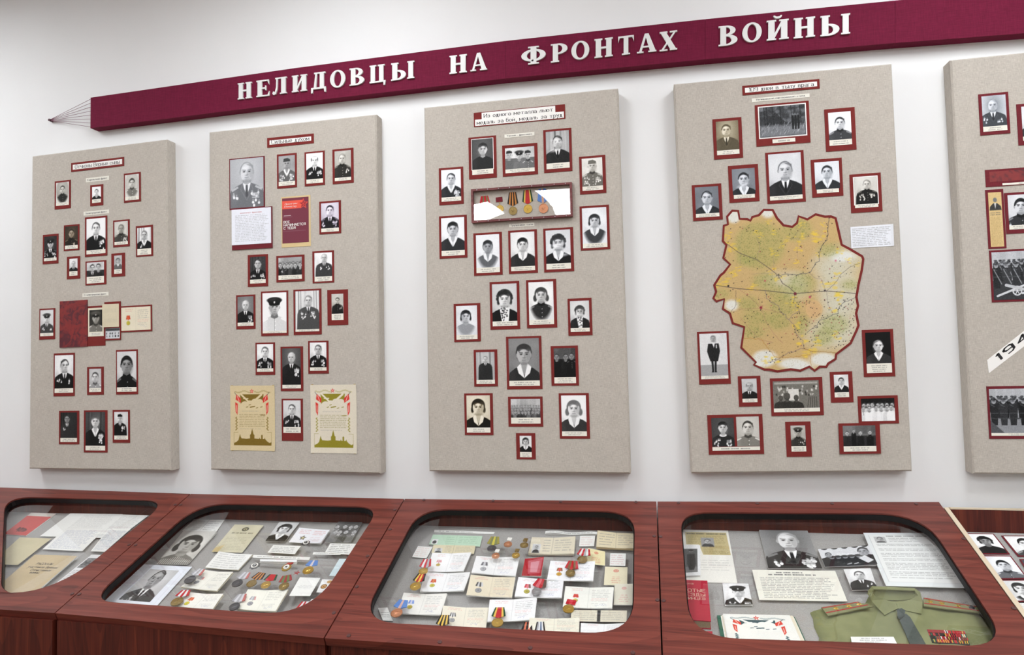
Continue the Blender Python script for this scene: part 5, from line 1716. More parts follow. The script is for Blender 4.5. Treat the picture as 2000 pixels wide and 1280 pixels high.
def medal(pr, pd, n, w_, R, stripes, metal, label, group=None, bar=False, name='medal'):
    """ribbon round pr, hanging disc round pd (points in space), n the face they lie on"""
    ax = pd - pr
    L = np.linalg.norm(ax)
    ax = ax / L
    b = np.cross(n, ax)
    t = thing(name, pd, label, 'medal', group)
    hl = max(.3 * w_, L - R * 1.08) if not bar else .36 * w_
    V, Fc, C = [], [], []
    k = len(stripes)
    if bar:
        w0 = w1 = w_
        pt = 0.0
    else:
        w0, w1, pt = .66 * w_, w_, .42 * hl
    for i, c in enumerate(stripes):
        a0, a1 = i / k - .5, (i + 1) / k - .5
        am = [a0, a1] if a0 * a1 >= 0 else [a0, 0, a1]
        lo = [pr + b * a * w1 + ax * (hl - abs(a) * 2 * pt) for a in am]
        P = [pr + b * a0 * w0 - ax * hl, pr + b * a1 * w0 - ax * hl, pr + b * a1 * w1 + ax * (hl - pt) * .96] + lo[::-1] + [pr + b * a0 * w1 + ax * (hl - pt) * .96]
        if np.dot(np.cross(P[1] - P[0], P[2] - P[1]), n) < 0:
            P = P[::-1]
        v, f = prism(P, n, .0004, .0022)
        o = len(V)
        V += v
        Fc += [tuple(o + j for j in x) for x in f]
        C += [lin(c)] * len(v)
    put('ribbon', V, Fc, MT['cloth'], t, t['loc'], np.array(C))
    V, Fc = disc_mesh(pd, n, ax, R, .0032)
    d = put('disc', V, Fc, MT[metal], t, t['loc'])
    V, Fc = star_prism(pd, n, ax, R * .6, .0022, .004)
    put('relief_star', V, Fc, MT[metal], d, t['loc'])
    v, f = tube(pr + ax * hl * .95 + n * .0016, pd - ax * R * .95 + n * .0016, .0011, 6)
    put('link', v, f, MT[metal], t, t['loc'])
    return t


OR_, BK, RD_, GN, YE, BL, WH, GY_ = (196, 128, 62), (34, 30, 30), (184, 34, 44), (96, 122, 74), (222, 186, 84), (92, 132, 196), (222, 222, 222), (168, 168, 172)
DG = (22, 70, 44)
q = PN[2].quad('5', 358, 678, 990, 846)
bx = thing('medal_box', q.mid, 'shallow wooden box with clear cover holding six medals', 'display box')
hb = .016
nn = q.n
fw = .008
for nm, (u0, v0, u1, v1) in (('frame_bar', (0, 0, 1, fw / q.h)), ('frame_bar', (0, 1 - fw / q.h, 1, 1)), ('frame_bar', (0, fw / q.h, fw / q.w, 1 - fw / q.h)), ('frame_bar', (1 - fw / q.w, fw / q.h, 1, 1 - fw / q.h))):
    slab(bx, nm, q.sub(u0, v0, u1, v1), .0003, hb, MT['frame'])
for k in range(9):
    u = .06 + .11 * k
    for v in (.03, .972):
        V, Fc = disc_mesh(q.at(u, v, hb), nn, np.array([0, 0, 1.0]), .0018, .0012, False, 8)
        put('nail_head', V, Fc, MT['silver'], bx, bx['loc'])
# the clear cover is slightly warped, as its reflections show
U, Vv = np.meshgrid(np.linspace(.012, .988, 40), np.linspace(.04, .96, 20))
wv = .0007 * np.sin(3.1 * U + .4) * np.cos(2.2 * Vv) + .0003 * np.sin(5.2 * U * Vv + 1.0)
P = q.at(U, Vv, hb - .004 + wv)
g_ = put_grid('clear_cover', P, np.ones((20, 40, 3)) * 255, MT['plexi'], bx, bx['loc'], True)
MED = [((335, 475), (342, 640), 190, 75, [RD_, RD_, GN, RD_, RD_, GN, RD_], 'brass', 'medal with red and green ribbon, first from left in the medal box', False),
       ((592, 455), (606, 620), 118, 66, [(116, 30, 42)] * 3, 'gold', 'gold medal on small maroon bar, second in the medal box', True),
       ((832, 450), (838, 655), 190, 74, [BK, OR_, BK, OR_, BK, OR_, BK], 'brass', 'medal with black and orange striped ribbon, third in the medal box', False),
       ((1094, 410), (1102, 620), 190, 76, [DG, YE, RD_, RD_, RD_, YE, DG], 'gold', 'gold medal with red ribbon edged green, fourth in the medal box', False),
       ((1362, 392), (1378, 612), 190, 84, [BL, BL, (206, 160, 130), BL, BL], 'copper', 'copper star medal with blue ribbon, fifth in the medal box', False),
       ((1650, 420), (1664, 620), 180, 72, [BK, RD_, BK, (110, 60, 50), BK], 'dark_metal', 'dark medal behind the bright reflection, last in the medal box', False)]
for pr, pd, w_, R, st, mt, lb, bar in MED:
    a, b_ = on_y(Z('k', *pr), PD), on_y(Z('k', *pd), PD)
    mpx = np.linalg.norm(a - CAM) / F_PX * .11
    medal(a, b_, nn, w_ * mpx, R * mpx, st, mt, lb, 'medals in the wall box', bar)

# ---------------------------------------------------------------- display cases
TILT = .37
E1, E2, LN = np.array([1.0, 0, 0]), np.array([0, math.cos(TILT), math.sin(TILT)]), np.array([0, -math.sin(TILT), math.cos(TILT)])
LP0 = np.array([0, -.03, 1.07])
on_lid = lambda p: on_plane(p, LP0, LN)


def lid_pt(x, y):
    return np.array([x, y, 1.07 + (y + .03) * math.tan(TILT)])


JB = [lid_pt(-3.02, -.015)] + [on_lid(p) for p in ((372, 965), (790, 975), (1283, 980), (1835, 981))]
JF = [lid_pt(-3.02, -.672)] + [on_lid(p) for p in ((107, 1198), (633, 1247))] + [lid_pt(.003, -.705), lid_pt(.928, -.69)]
BZ = [.975, .968, .966, .978, .994]
CX = [-3.02, -1.888, -.945, .003, .928, 1.875]
OPEN = [[(9, 970), (330.5, 977.5), (94.5, 1167), (1, 1157)], [(388, 983), (743, 990), (603.4, 1204.5), (175.6, 1173.7)],
        [(819, 994), (1240, 999), (1237, 1240.6), (702, 1214.7)], [(1328, 1000.5), (1801.5, 1003), (1974.5, 1264.5), (1347, 1245)]]
RAD = [(.16, .12, .2, .07), (.14, .1, .17, .09), (.12, .12, .13, .12), (.1, .15, .11, .13)]
CLAB = ['leftmost wooden display case with red booklet and handwritten letters', 'wooden display case with portraits and medal certificates, second from left', 'wooden display case full of medals and open certificates, under the medal box panel',
        'wooden display case with the khaki shirt under the map panel', 'open wooden display case without cover at the right edge']
SCREWS = [[(342, 986.5), (252, 1065), (141, 1161)], [(353, 987), (265, 1065.5), (155, 1161.5), (771, 996.6), (718, 1087), (652, 1198)],
          [(762, 1034.7), (697, 1147), (681, 1242.5), (828, 977.5), (963, 979), (1095, 981), (1242, 981.5), (1278, 1048), (1284, 1173), (859, 1255), (1035.6, 1266.5), (1236, 1276)],
          [(1290, 1049), (1296, 1174), (1325, 983), (1479, 984), (1625, 984.5), (1789.5, 985), (1882, 1053), (1980, 1189)]]
CASES = []


def rounded(c, rad, m_=10):
    out = []
    for k in range(4):
        p, a, b_ = c[k], c[k - 1], c[(k + 1) % 4]
        d1, d2 = (a - p) / np.linalg.norm(a - p), (b_ - p) / np.linalg.norm(b_ - p)
        r = rad[k]
        for j in range(m_):
            t = j / (m_ - 1)
            out.append((p + d1 * r) * (1 - t) ** 2 + p * 2 * t * (1 - t) + (p + d2 * r) * t * t)
    return out


def bed_plane(i):
    return np.array([0, -.045, BZ[i]]), LN


def yz_board(t, name, x0, x1, prof, mat):
    k = len(prof)
    V = [(x0, y, z) for y, z in prof] + [(x1, y, z) for y, z in prof]
    Fc = [tuple(range(k)), tuple(range(2 * k - 1, k - 1, -1))] + [(i, k + i, k + (i + 1) % k, (i + 1) % k) for i in range(k)]
    o = put(name, V, Fc, mat, t, t['loc'])
    bm = bmesh.new()
    bm.from_mesh(o.data)
    bmesh.ops.recalc_face_normals(bm, faces=bm.faces)
    bm.to_mesh(o.data)
    bm.free()
    return o


LT = .026
for i in range(5):
    x0, x1 = CX[i], CX[i + 1]
    yf = -.69
    t = thing('display_case', ((x0 + x1) / 2, -.36, 0), CLAB[i], 'display case', 'row of wooden display cases')
    L = t['loc']
    g = .002
    topz = lambda y: lid_pt(0, y)[2] - LT / math.cos(TILT) - .0005
    if i == 4:
        topz = lambda y: lid_pt(0, y)[2] - .004
    ya, yb = -.0475, yf + .03
    for nm, a, b_ in (('side_panel', x0 + g, x0 + .016), ('side_panel', x1 - .016, x1 - g)):
        yz_board(t, nm, a, b_, [(-.03, 0), (-.03, topz(-.03)), (yb, topz(yb)), (yb, 0)], MT['woodz'])
    bt = topz(-.045) if i < 4 else 1.066
    box('back_panel', (x0 + .0165, x1 - .0165, -.045, -.0305, 0, bt), MT['woodz'], t, L)
    box('front_panel', (x0 + .009, x1 - .009, yb - .017, yb - .0005, .06, topz(yb - .0005) - .001), MT['woodz'], t, L)
    box('plinth', (x0 + .02, x1 - .02, yb + .02, -.06, 0, .05), MT['woodz'], t, L)
    P0, n = bed_plane(i)
    bz = lambda y: BZ[i] + (y + .045) * math.tan(TILT)
    V = [(x, y, bz(y) - d) for d in (0, .012) for (x, y) in ((x0 + .0168, -.0455), (x1 - .0168, -.0455), (x1 - .0168, yb + .001), (x0 + .0168, yb + .001))]
    put('bed', V, [(3, 2, 1, 0), (4, 5, 6, 7), (0, 1, 5, 4), (1, 2, 6, 5), (2, 3, 7, 6), (3, 0, 4, 7)], MT['bed'], t, L)
    if i == 4:
        box('edge_band', (x0 + .0165, x1 - .0165, -.045, -.0305, 1.0662, 1.0702), MT['edge'], t, L)
        V = [(x, y, topz(y) + d) for d in (.0002, .003) for (x, y) in ((x0 + g, -.03), (x0 + .016, -.03), (x0 + .016, yb), (x0 + g, yb))]
        put('edge_band', V, [(3, 2, 1, 0), (4, 5, 6, 7), (0, 1, 5, 4), (1, 2, 6, 5), (2, 3, 7, 6), (3, 0, 4, 7)], MT['edge'], t, L)
    else:
        oc = [JB[i] + E1 * g, JB[i + 1] - E1 * g, JF[i + 1] - E1 * g, JF[i] + E1 * g]
        ic = [on_lid(p) for p in OPEN[i]]
        if i == 0:
            pass
        inner = rounded(ic, RAD[i])
        m_ = 10
        N = len(inner)
        V, Fc = [], []
        for d in (0, -LT):
            V += [p + LN * d for p in oc] + [p + LN * d for p in inner]
        S = 4 + N
        for k in range(4):
            for j in range(m_ - 1):
                a = 4 + k * m_ + j
                Fc += [(k, a, a + 1), (S + k, S + a + 1, S + a)]
            a, b_ = 4 + k * m_ + m_ - 1, 4 + ((k + 1) % 4) * m_
            k2 = (k + 1) % 4
            Fc += [(k, a, b_, k2), (S + k, S + k2, S + b_, S + a), (k, k2, S + k2, S + k)]
        for j in range(N):
            a, b_ = 4 + j, 4 + (j + 1) % N
            Fc += [(a, S + a, S + b_, b_)]
        lid = put('lid_frame', V, Fc, MT['woodx'], t, L)
        bm = bmesh.new()
        bm.from_mesh(lid.data)
        bmesh.ops.recalc_face_normals(bm, faces=bm.faces)
        bm.to_mesh(lid.data)
        bm.free()
        cen = sum(inner) / N
        ins2 = [p + (cen - p) / np.linalg.norm(cen - p) * .004 for p in inner]
        V = [p + LN * -.006 for p in inner] + [p + LN * -.006 for p in ins2] + [p + LN * -.0255 for p in ins2]
        Fc = []
        for j in range(N):
            k2 = (j + 1) % N
            Fc += [(j, N + j, N + k2, k2), (N + j, 2 * N + j, 2 * N + k2, N + k2)]
        gk = put('gasket', V, Fc, MT['gasket'], t, L)
        put('glass_pane', [p + LN * -.02 for p in inner], [tuple(range(N - 1, -1, -1))], MT['glass'], t, L)
        for p in SCREWS[i]:
            c = on_lid(p)
            V, Fc = disc_mesh(c, LN, E1, .0062, .003, False, 10)
            put('screw_cap', V, Fc, MT['clip'], t, L)
    CASES.append(t)

# ---------------------------------------------------------------- things lying in the cases
HK = [0.0006] * 5
CG = ['papers in the leftmost case', 'papers in the second case', 'papers in the third case', 'papers in the shirt case', 'photos in the open case']


def bedq(i, z, pts, h=0.0):
    P0, n = bed_plane(i)
    return Q([on_plane(p, P0 + n * h, n) for p in Zs(z, pts)])


def lay(i, z, pts, name, label, cat, paint, mat='paper', thick=.0007, curl=None, k=1.15, part='page', back=None, **kw):
    HK[i] += .0009
    q = bedq(i, z, pts, HK[i])
    t = thing(name, q.mid, label, cat, CG[i])
    slab(t, 'backing_sheet', q, -.0004, thick - .0004, MT[back or 'white_card'])
    sheet(t, part, q, paint, thick, MT[mat], None, k, curl, **kw)
    HK[i] += thick
    return t


fold = lambda u, v: .004 * np.abs(u - .5) * 2 * (1 - .3 * v)
lift = lambda u, v: .005 * (u ** 3)


def red_book_paint(cv):
    a = cv.a
    cv.img[:] = rgb((198, 70, 66))
    cv.rect(0, 0, 1, .16 * a, (206, 200, 192))
    for k in range(60):
        cv.ell(.5 + cv.r.uniform(-.22, .22), .76 * a + cv.r.uniform(-.1, .1), .03, .02, (60, 24, 26), .7, cv.r.random() * 3)
    cv.grain(3)


def plain_paint(cv, pb=(214, 196, 156), cl=8):
    cv.img[:] = rgb(pb)
    cv.cloud(cl, 10)
    cv.grain(2)


def strip_paint(cv):
    a = cv.a
    cv.img[:] = 226
    cv.rect(.1, .12 * a, .9, .48 * a, 120)
    for k in range(14):
        cv.ell(cv.r.uniform(.15, .85), cv.r.uniform(.2, .44) * a, .1, .08, cv.r.choice([30, 60, 90]), .8)
    cv.text(.12, .55 * a, .9, .95 * a, 7, 110, .6, .35)


# case one
lay(0, 'c', (360, 250, 640, 262, 300, 512, 40, 498), 'booklet', 'red covered booklet with black emblem in the leftmost case', 'booklet', red_book_paint, thick=.004)
lay(0, 'c', (800, 252, 1395, 262, 1080, 530, 455, 512), 'letter_sheet', 'broad white letter sheet at the back of the leftmost case', 'paper', doc, back=None, rows=20, x0=.3, c=130, alpha=.35)
lay(0, 'c', (1385, 265, 1690, 275, 1335, 540, 1080, 530), 'letter_sheet', 'right half of opened letter partly under the lid, leftmost case', 'paper', doc, rows=18, c=130, alpha=.35)
lay(0, 'c', (745, 425, 1190, 428, 935, 682, 483, 660), 'letter_sheet', 'handwritten sheet lying in front of the broad letter', 'paper', doc, rows=19, c=(90, 100, 140), alpha=.45)
lay(0, 'c', (1230, 430, 1480, 435, 1190, 690, 1030, 683), 'letter_sheet', 'narrow handwritten sheet by the right side of the leftmost case', 'paper', doc, rows=18, c=(90, 100, 140), alpha=.45)
lay(0, 'c', (225, 527, 585, 540, 200, 840, -110, 828), 'envelope', 'cream coloured envelope left of the brown folder', 'envelope', plain_paint, pb=(204, 194, 158), back='cream_card', thick=.001)
t = lay(0, 'c', (400, 730, 885, 745, 330, 1232, -160, 1208), 'paper_folder', 'brown kraft folder with handwritten title in the leftmost case', 'folder', plain_paint, pb=(196, 176, 138), thick=.004, k=.8)
q = bedq(0, 'c', (400, 730, 885, 745, 330, 1232, -160, 1208), HK[0] + .0006)
lettering(t, 'handwriting', q, [('РАССКАЗЫ', .25, .22, .045, .62), ('участников Великой', .14, .3, .045, .82), ('Отечественной', .28, .37, .045, .74), ('войны', .33, .43, .045, .54)], MT['ink'], .0, None, .75, .6, False, .2)
lay(0, 'c', (1040, 725, 1175, 730, 785, 1050, 648, 1040), 'photo_strip', 'narrow paper strip with small dark photo near the front of leftmost case', 'paper', strip_paint, thick=.0015)

# case two
lay(1, 'd', (1020, 178, 1172, 185, 1068, 298, 900, 294), 'document_page', 'dim left page of booklet at the back corner, second case', 'paper', doc, rows=5, back=None, alpha=.2)
lay(1, 'd', (1178, 185, 1322, 187, 1240, 310, 1072, 298), 'document_page', 'cream right page of booklet at the back corner, second case', 'paper', doc, rows=5, alpha=.3, back='cream_card')


def man_on_paper(cv):
    a = cv.a
    c2 = Cv(cv.W, cv.H, a, 230, 77)
    portrait(c2, bg=206, bg2=170, r=.16, hy=.28, cloth=70, med='l', hair=50, style='recede', turn=-.6, face_c=170)
    cv.img[:] = rgb((232, 236, 244))
    m_ = (cv.X > .22) & (cv.X < .82) & (cv.Y > .12 * a) & (cv.Y < .93 * a)
    # the print sits inside a wide white border
    sx = np.clip(((cv.X - .22) / .6 * (cv.W - 1)).astype(int), 0, cv.W - 1)
    sy = np.clip(((cv.Y / a - .12) / .81 * (cv.H - 1)).astype(int), 0, cv.H - 1)
    cv.img[m_] = c2.img[sy, sx][m_]
    for (x0, y0, x1, y1) in ((.12, .08, .92, .08), (.92, .08, .92, .97), (.12, .08, .12, .97)):
        cv.seg(x0, y0 * a, x1, y1 * a, .005, 190)


lay(1, 'd', (520, 630, 1000, 655, 645, 1048, 120, 1000), 'portrait_photo', 'white bordered print of seated man with medals, front left of second case', 'photo', man_on_paper, 'photo')
lay(1, 'd', (920, 290, 1250, 312, 955, 635, 635, 628), 'portrait_photo', 'portrait of wavy haired woman in striped jersey, second case', 'photo', portrait, 'photo', thick=.001, bg=206, bg2=190, r=.25, hy=.4, cloth=120, dress='striped', style='wavy', hair=46, face_c=190, tint='warm', wide=.9, curl=lambda u, v: .006 * (u * (1 - v)) ** 2)


def old_cert(cv):
    a = cv.a
    doc(cv, (208, 202, 174), .1, .45, .9, .92, 9, (110, 104, 76), .4, .3)
    cv.ell(.5, .17 * a, .11, .1, (70, 66, 52))
    cv.ell(.5, .17 * a, .06, .055, (200, 192, 150))
    cv.poly(star_pts(.5, .17 * a, .05), (70, 66, 52))
    cv.text(.14, .28 * a, .86, .35 * a, 1, (100, 94, 70), .8, .6, 0)
    cv.poly([(.0, .86 * a), (.25, .74 * a), (.2, a), (0, a)], (206, 180, 120), .7)
    cv.cloud(12, 8)


lay(1, 's', (960, 225, 1155, 230, 1010, 415, 805, 408), 'old_certificate', 'yellowed old certificate with round emblem, second case', 'certificate', old_cert, back='cream_card')
lay(1, 's', (855, 412, 1083, 432, 985, 535, 763, 518), 'handwritten_note', 'folded handwritten note with round stamp below the old certificate', 'paper', doc, curl=fold, rows=7, alpha=.3, back='cream_card')
lay(1, 'e', (490, 205, 690, 212, 545, 402, 350, 395), 'portrait_photo', 'small portrait of curly haired woman at the back of second case', 'photo', portrait, 'photo', bg=206, r=.22, hy=.36, cloth=50, dress='open', style='curly', hair=40, face_c=216)


def star_cert(cv):
    a = cv.a
    doc(cv, (236, 236, 240), .1, .08, .48, .4, 3, (206, 96, 96), .5, .35)
    cv.text(.55, .1 * a, .95, .45 * a, 3, (206, 96, 96), .5, .35)
    cv.text(.55, .55 * a, .9, .9 * a, 3, (190, 120, 120), .4, .3)
    cv.poly(star_pts(.33, .66 * a, .11, .5), (70, 60, 50))
    cv.poly(star_pts(.33, .66 * a, .06, .5), (206, 196, 150))


lay(1, 'e', (690, 262, 998, 295, 905, 428, 585, 408), 'award_certificate', 'white certificate printed with dark star, back of second case', 'certificate', star_cert, curl=lift)
lay(1, 'e', (1078, 203, 1320, 207, 1200, 412, 950, 410), 'group_photo', 'group photo of seated people at back right of second case', 'photo', group, 'photo', rows=((.24, 4, .08), (.5, 4, .09)), bg=100, cloth=(40, 150), ground=70)
lay(1, 'e', (430, 437, 705, 447, 645, 528, 370, 513), 'typed_card', 'cream typed card in front of the star certificate', 'paper', doc, back='cream_card', rows=4, c=90, alpha=.6, x0=.08, y0=.15, y1=.9)
lay(1, 'e', (830, 508, 1110, 514, 1100, 536, 822, 532), 'name_strip', 'short typed paper strip under the right typed card, second case', 'paper', doc, rows=1, alpha=.6, y0=.2, y1=.8)
lay(1, 'e', (1000, 420, 1262, 425, 1195, 535, 945, 512), 'typed_card', 'larger cream typed card at right side of second case', 'paper', doc, back='cream_card', rows=5, c=90, alpha=.6)
lay(1, 'e', (230, 535, 800, 560, 785, 586, 220, 562), 'name_strip', 'long white name strip across the middle of second case', 'paper', doc, rows=1, alpha=.7, y0=.25, y1=.8, c=70)
lay(1, 'e', (300, 590, 672, 605, 660, 628, 292, 612), 'paper_slip', 'blank curled white paper slip under the long name strip', 'paper', plain_paint, curl=lambda u, v: .01 * np.abs(v - .5) + .004 * u, pb=(238, 238, 238), cl=3)
cert_kw = [(1, 'd', (1120, 700, 1415, 720, 1250, 908, 890, 865), 'open certificate with printed grey medal beside woman portrait, second case', (.15, [GY_, (200, 200, 204), GY_, (206, 120, 110)], (150, 150, 154)), (238, 236, 226)),
           (1, 'd', (975, 925, 1318, 940, 1210, 1090, 820, 1058), 'open certificate with orange printed ribbon at front of second case', (.14, [(206, 84, 50), (226, 110, 60), (206, 84, 50)], (228, 214, 60)), (238, 236, 228)),
           (1, 'e', (180, 895, 585, 895, 455, 1112, 75, 1090), 'open booklet certificate with grey printed medal at front centre of second case', (.16, [GY_, (208, 208, 212), GY_, (214, 150, 146)], (160, 160, 164)), (238, 236, 224))]
for (i, z, pts, lb, pr, bs) in cert_kw:
    lay(i, z, pts, 'award_certificate', lb, 'certificate', lambda cv, pr=pr, bs=bs: cert(cv, bs, pr, 0), thick=.003, curl=fold, back='cream_card')
lay(1, 'e', (695, 760, 900, 768, 795, 948, 588, 945), 'blank_card', 'nearly blank white card right of the medals, second case', 'paper', doc, rows=3, y0=.42, y1=.6, alpha=.3, center=True, thick=.0007)
lay(1, 'e', (920, 780, 1040, 785, 950, 912, 860, 910), 'badge_card', 'small white card with copper badge print at right side of second case', 'paper', lambda cv: (cv.ell(.45, .55 * cv.a, .28, .3, (120, 84, 40)), cv.ell(.45, .55 * cv.a, .2, .22, (196, 150, 90)), cv.ell(.75, .18 * cv.a, .25, .2, (190, 150, 100)), cv.poly(star_pts(.45, .55 * cv.a, .12), (120, 60, 40))))
lay(1, 'e', (1090, 575, 1180, 577, 1075, 748, 987, 745), 'pale_blue_card', 'pale blue card half hidden by the lid, second case', 'paper', plain_paint, pb=(208, 224, 228), cl=3)
lay(1, 'e', (812, 978, 960, 982, 860, 1080, 755, 1068), 'blank_card', 'white card half under the lid at front right corner, second case', 'paper', plain_paint, pb=(240, 240, 240), cl=3)


def bed_medal(i, z, pr, pd, w_, R, st, mt, lb, bar=False):
    P0, n = bed_plane(i)
    h = HK[i] + .002
    a, b_ = on_plane(Z(z, *pr), P0 + n * h, n), on_plane(Z(z, *pd), P0 + n * h, n)
    mpx = np.linalg.norm(a - CAM) / F_PX * ZONES[z][2]
    return medal(a, b_, n, w_ * mpx, R * mpx, st, mt, lb, 'medals in the second case' if i == 1 else 'medals in the third case', bar)


SI = [GY_, (206, 206, 210), GY_, (206, 206, 210), (190, 110, 104)]
for a in ((1, 'd', (1060, 712), (980, 786), 108, 47, SI, 'dark_metal', 'dark grey medal lying on the certificate beside the woman portrait'),
          (1, 'd', (915, 925), (850, 1006), 120, 50, [RD_, WH, RD_, WH, RD_], 'brass', 'olive brass medal with red and white ribbon, front left, second case'),
          (1, 'e', (135, 748), (70, 822), 112, 46, SI, 'dark_metal', 'grey medal with pale ribbon, first in the row of four'),
          (1, 'e', (285, 752), (213, 824), 116, 44, [BK, OR_, BK, OR_, BK, OR_, BK], 'brass', 'medal with black and orange ribbon, second in the row of four'),
          (1, 'e', (408, 768), (355, 838), 118, 43, [DG, RD_, RD_, RD_, RD_, DG], 'gold', 'gold medal with red ribbon edged green, third in the row of four'),
          (1, 'e', (556, 778), (537, 850), 118, 45, [(150, 50, 54), GN, (150, 50, 54), GN, (150, 50, 54)], 'brass', 'medal with green and red ribbon, last in the row of four'),
          (1, 'e', (820, 624), (778, 693), 116, 49, [BL, BL, (204, 196, 200), BL, BL], 'gold', 'gold star medal with blue ribbon, second case'),
          (1, 'e', (95, 972), (42, 1056), 118, 46, SI, 'dark_metal', 'grey medal beside the front centre certificate, second case'),
          (1, 'e', (738, 1052), (690, 1140), 132, 46, [RD_, WH, RD_, WH, WH, RD_], 'gold', 'medal with white and red ribbon cut by the lid, second case')):
    bed_medal(*a)


def badge(i, z, c, R, kind, lb, grp):
    P0, n = bed_plane(i)
    h = HK[i] + .002
    p = on_plane(Z(z, *c), P0 + n * h, n)
    mpx = np.linalg.norm(p - CAM) / F_PX * ZONES[z][2]
    R = R * mpx
    up = -E2
    t = thing('badge', p, lb, 'badge', grp)
    L = t['loc']
    if kind == 'wheel':
        V, Fc = star_prism(p, n, up, R * 1.15, .0012, .003, .8, 8)
        b1 = put('rays', V, Fc, MT['dark_metal'], t, L)
        V, Fc = disc_mesh(p + n * .002, n, up, R * .72, .003)
        put('enamel_ring', V, Fc, MT['enamel_white'], t, L)
        V, Fc = disc_mesh(p + n * .004, n, up, R * .42, .002)
        put('centre', V, Fc, MT['enamel_black'], t, L)
        V, Fc = star_prism(p, n, up, R * .3, .006, .0075)
        put('star', V, Fc, MT['silver'], t, L)
    elif kind == 'guard':
        V, Fc = disc_mesh(p, n, up, R, .003, True, 24, 1.15)
        put('wreath', V, Fc, MT['gold'], t, L)
        V, Fc = disc_mesh(p + n * .002, n, up, R * .62, .003, True, 20, 1.15)
        put('enamel_shield', V, Fc, MT['enamel_white'], t, L)
        V, Fc = star_prism(p, n, up, R * .4, .005, .007)
        put('star', V, Fc, MT['enamel_black'], t, L)
        c2 = p - up * R * .0 + E2 * R * 1.05
        P = [c2 + E1 * R * a + E2 * R * b_ for a, b_ in ((-.6, -.3), (.6, -.2), (.85, .45), (-.3, .3))]
        v, f = prism(P, n, .001, .0045)
        put('flag', v, f, MT['enamel_red'], t, L)
    elif kind == 'star':
        V, Fc = star_prism(p, n, up, R, .0012, .0045)
        b1 = put('star', V, Fc, MT['enamel_red'], t, L)
        V, Fc = disc_mesh(p + n * .002, n, up, R * .3, .002)
        put('centre', V, Fc, MT['silver'], t, L)
    else:
        V, Fc = disc_mesh(p, n, up, R, .003, True, 20)
        d = put('disc', V, Fc, MT[kind], t, L)
        V, Fc = star_prism(p, n, up, R * .6, .002, .004)
        put('relief_star', V, Fc, MT[kind], d, L)
        c2 = p + E2 * R * 1.9
        P = [c2 + E1 * R * a + E2 * R * b_ for a, b_ in ((-.55, -.5), (.5, -.65), (.6, .5), (-.45, .6))]
        v, f = prism(P, n, .0006, .0034)
        put('plate', v, f, MT['enamel_white' if kind == 'copper' else 'brass'], t, L)
        v, f = tube(p + E2 * R * .9 + n * .0015, c2 - E2 * R * .5 + n * .0015, .001, 6)
        put('link', v, f, MT[kind], t, L)
    return t


badge(1, 'e', (757, 418), 36, 'wheel', 'small dark wheel shaped order under the star certificate', 'badges in the second case')
badge(1, 'e', (245, 648), 44, 'wheel', 'larger dark wheel shaped order left of the paper slip', 'badges in the second case')
badge(1, 'e', (562, 664), 42, 'guard', 'gold and white oval badge with red flag, second case', 'badges in the second case')
badge(1, 'e', (665, 716), 34, 'star', 'tiny red enamel star badge, second case', 'badges in the second case')

# case three
lay(2, 'f', (710, 182, 1312, 205, 1300, 225, 705, 205), 'name_strip', 'long typed name strip at back left of third case', 'paper', doc, rows=1, alpha=.75, y0=.2, y1=.8, c=60, x1=.75)
lay(2, 'g', (490, 202, 1010, 214, 1000, 238, 485, 228), 'name_strip', 'wavy typed name strip at back right of third case', 'paper', doc, rows=1, alpha=.75, y0=.2, y1=.8, c=60, curl=lambda u, v: .003 * np.sin(9 * u) + .003)


def green_cert(cv):
    a = cv.a
    doc(cv, (186, 214, 190), .3, .12, .48, .9, 4, (110, 150, 120), .5, .3)
    cv.text(.55, .1 * a, .95, .8 * a, 4, (110, 150, 120), .5, .3)
    cv.rect(.03, .45 * a, .15, .95 * a, 225)
    cv.ell(.09, .75 * a, .04, .05, 60)
    cv.seg(.5, 0, .5, a, .006, (150, 184, 156))


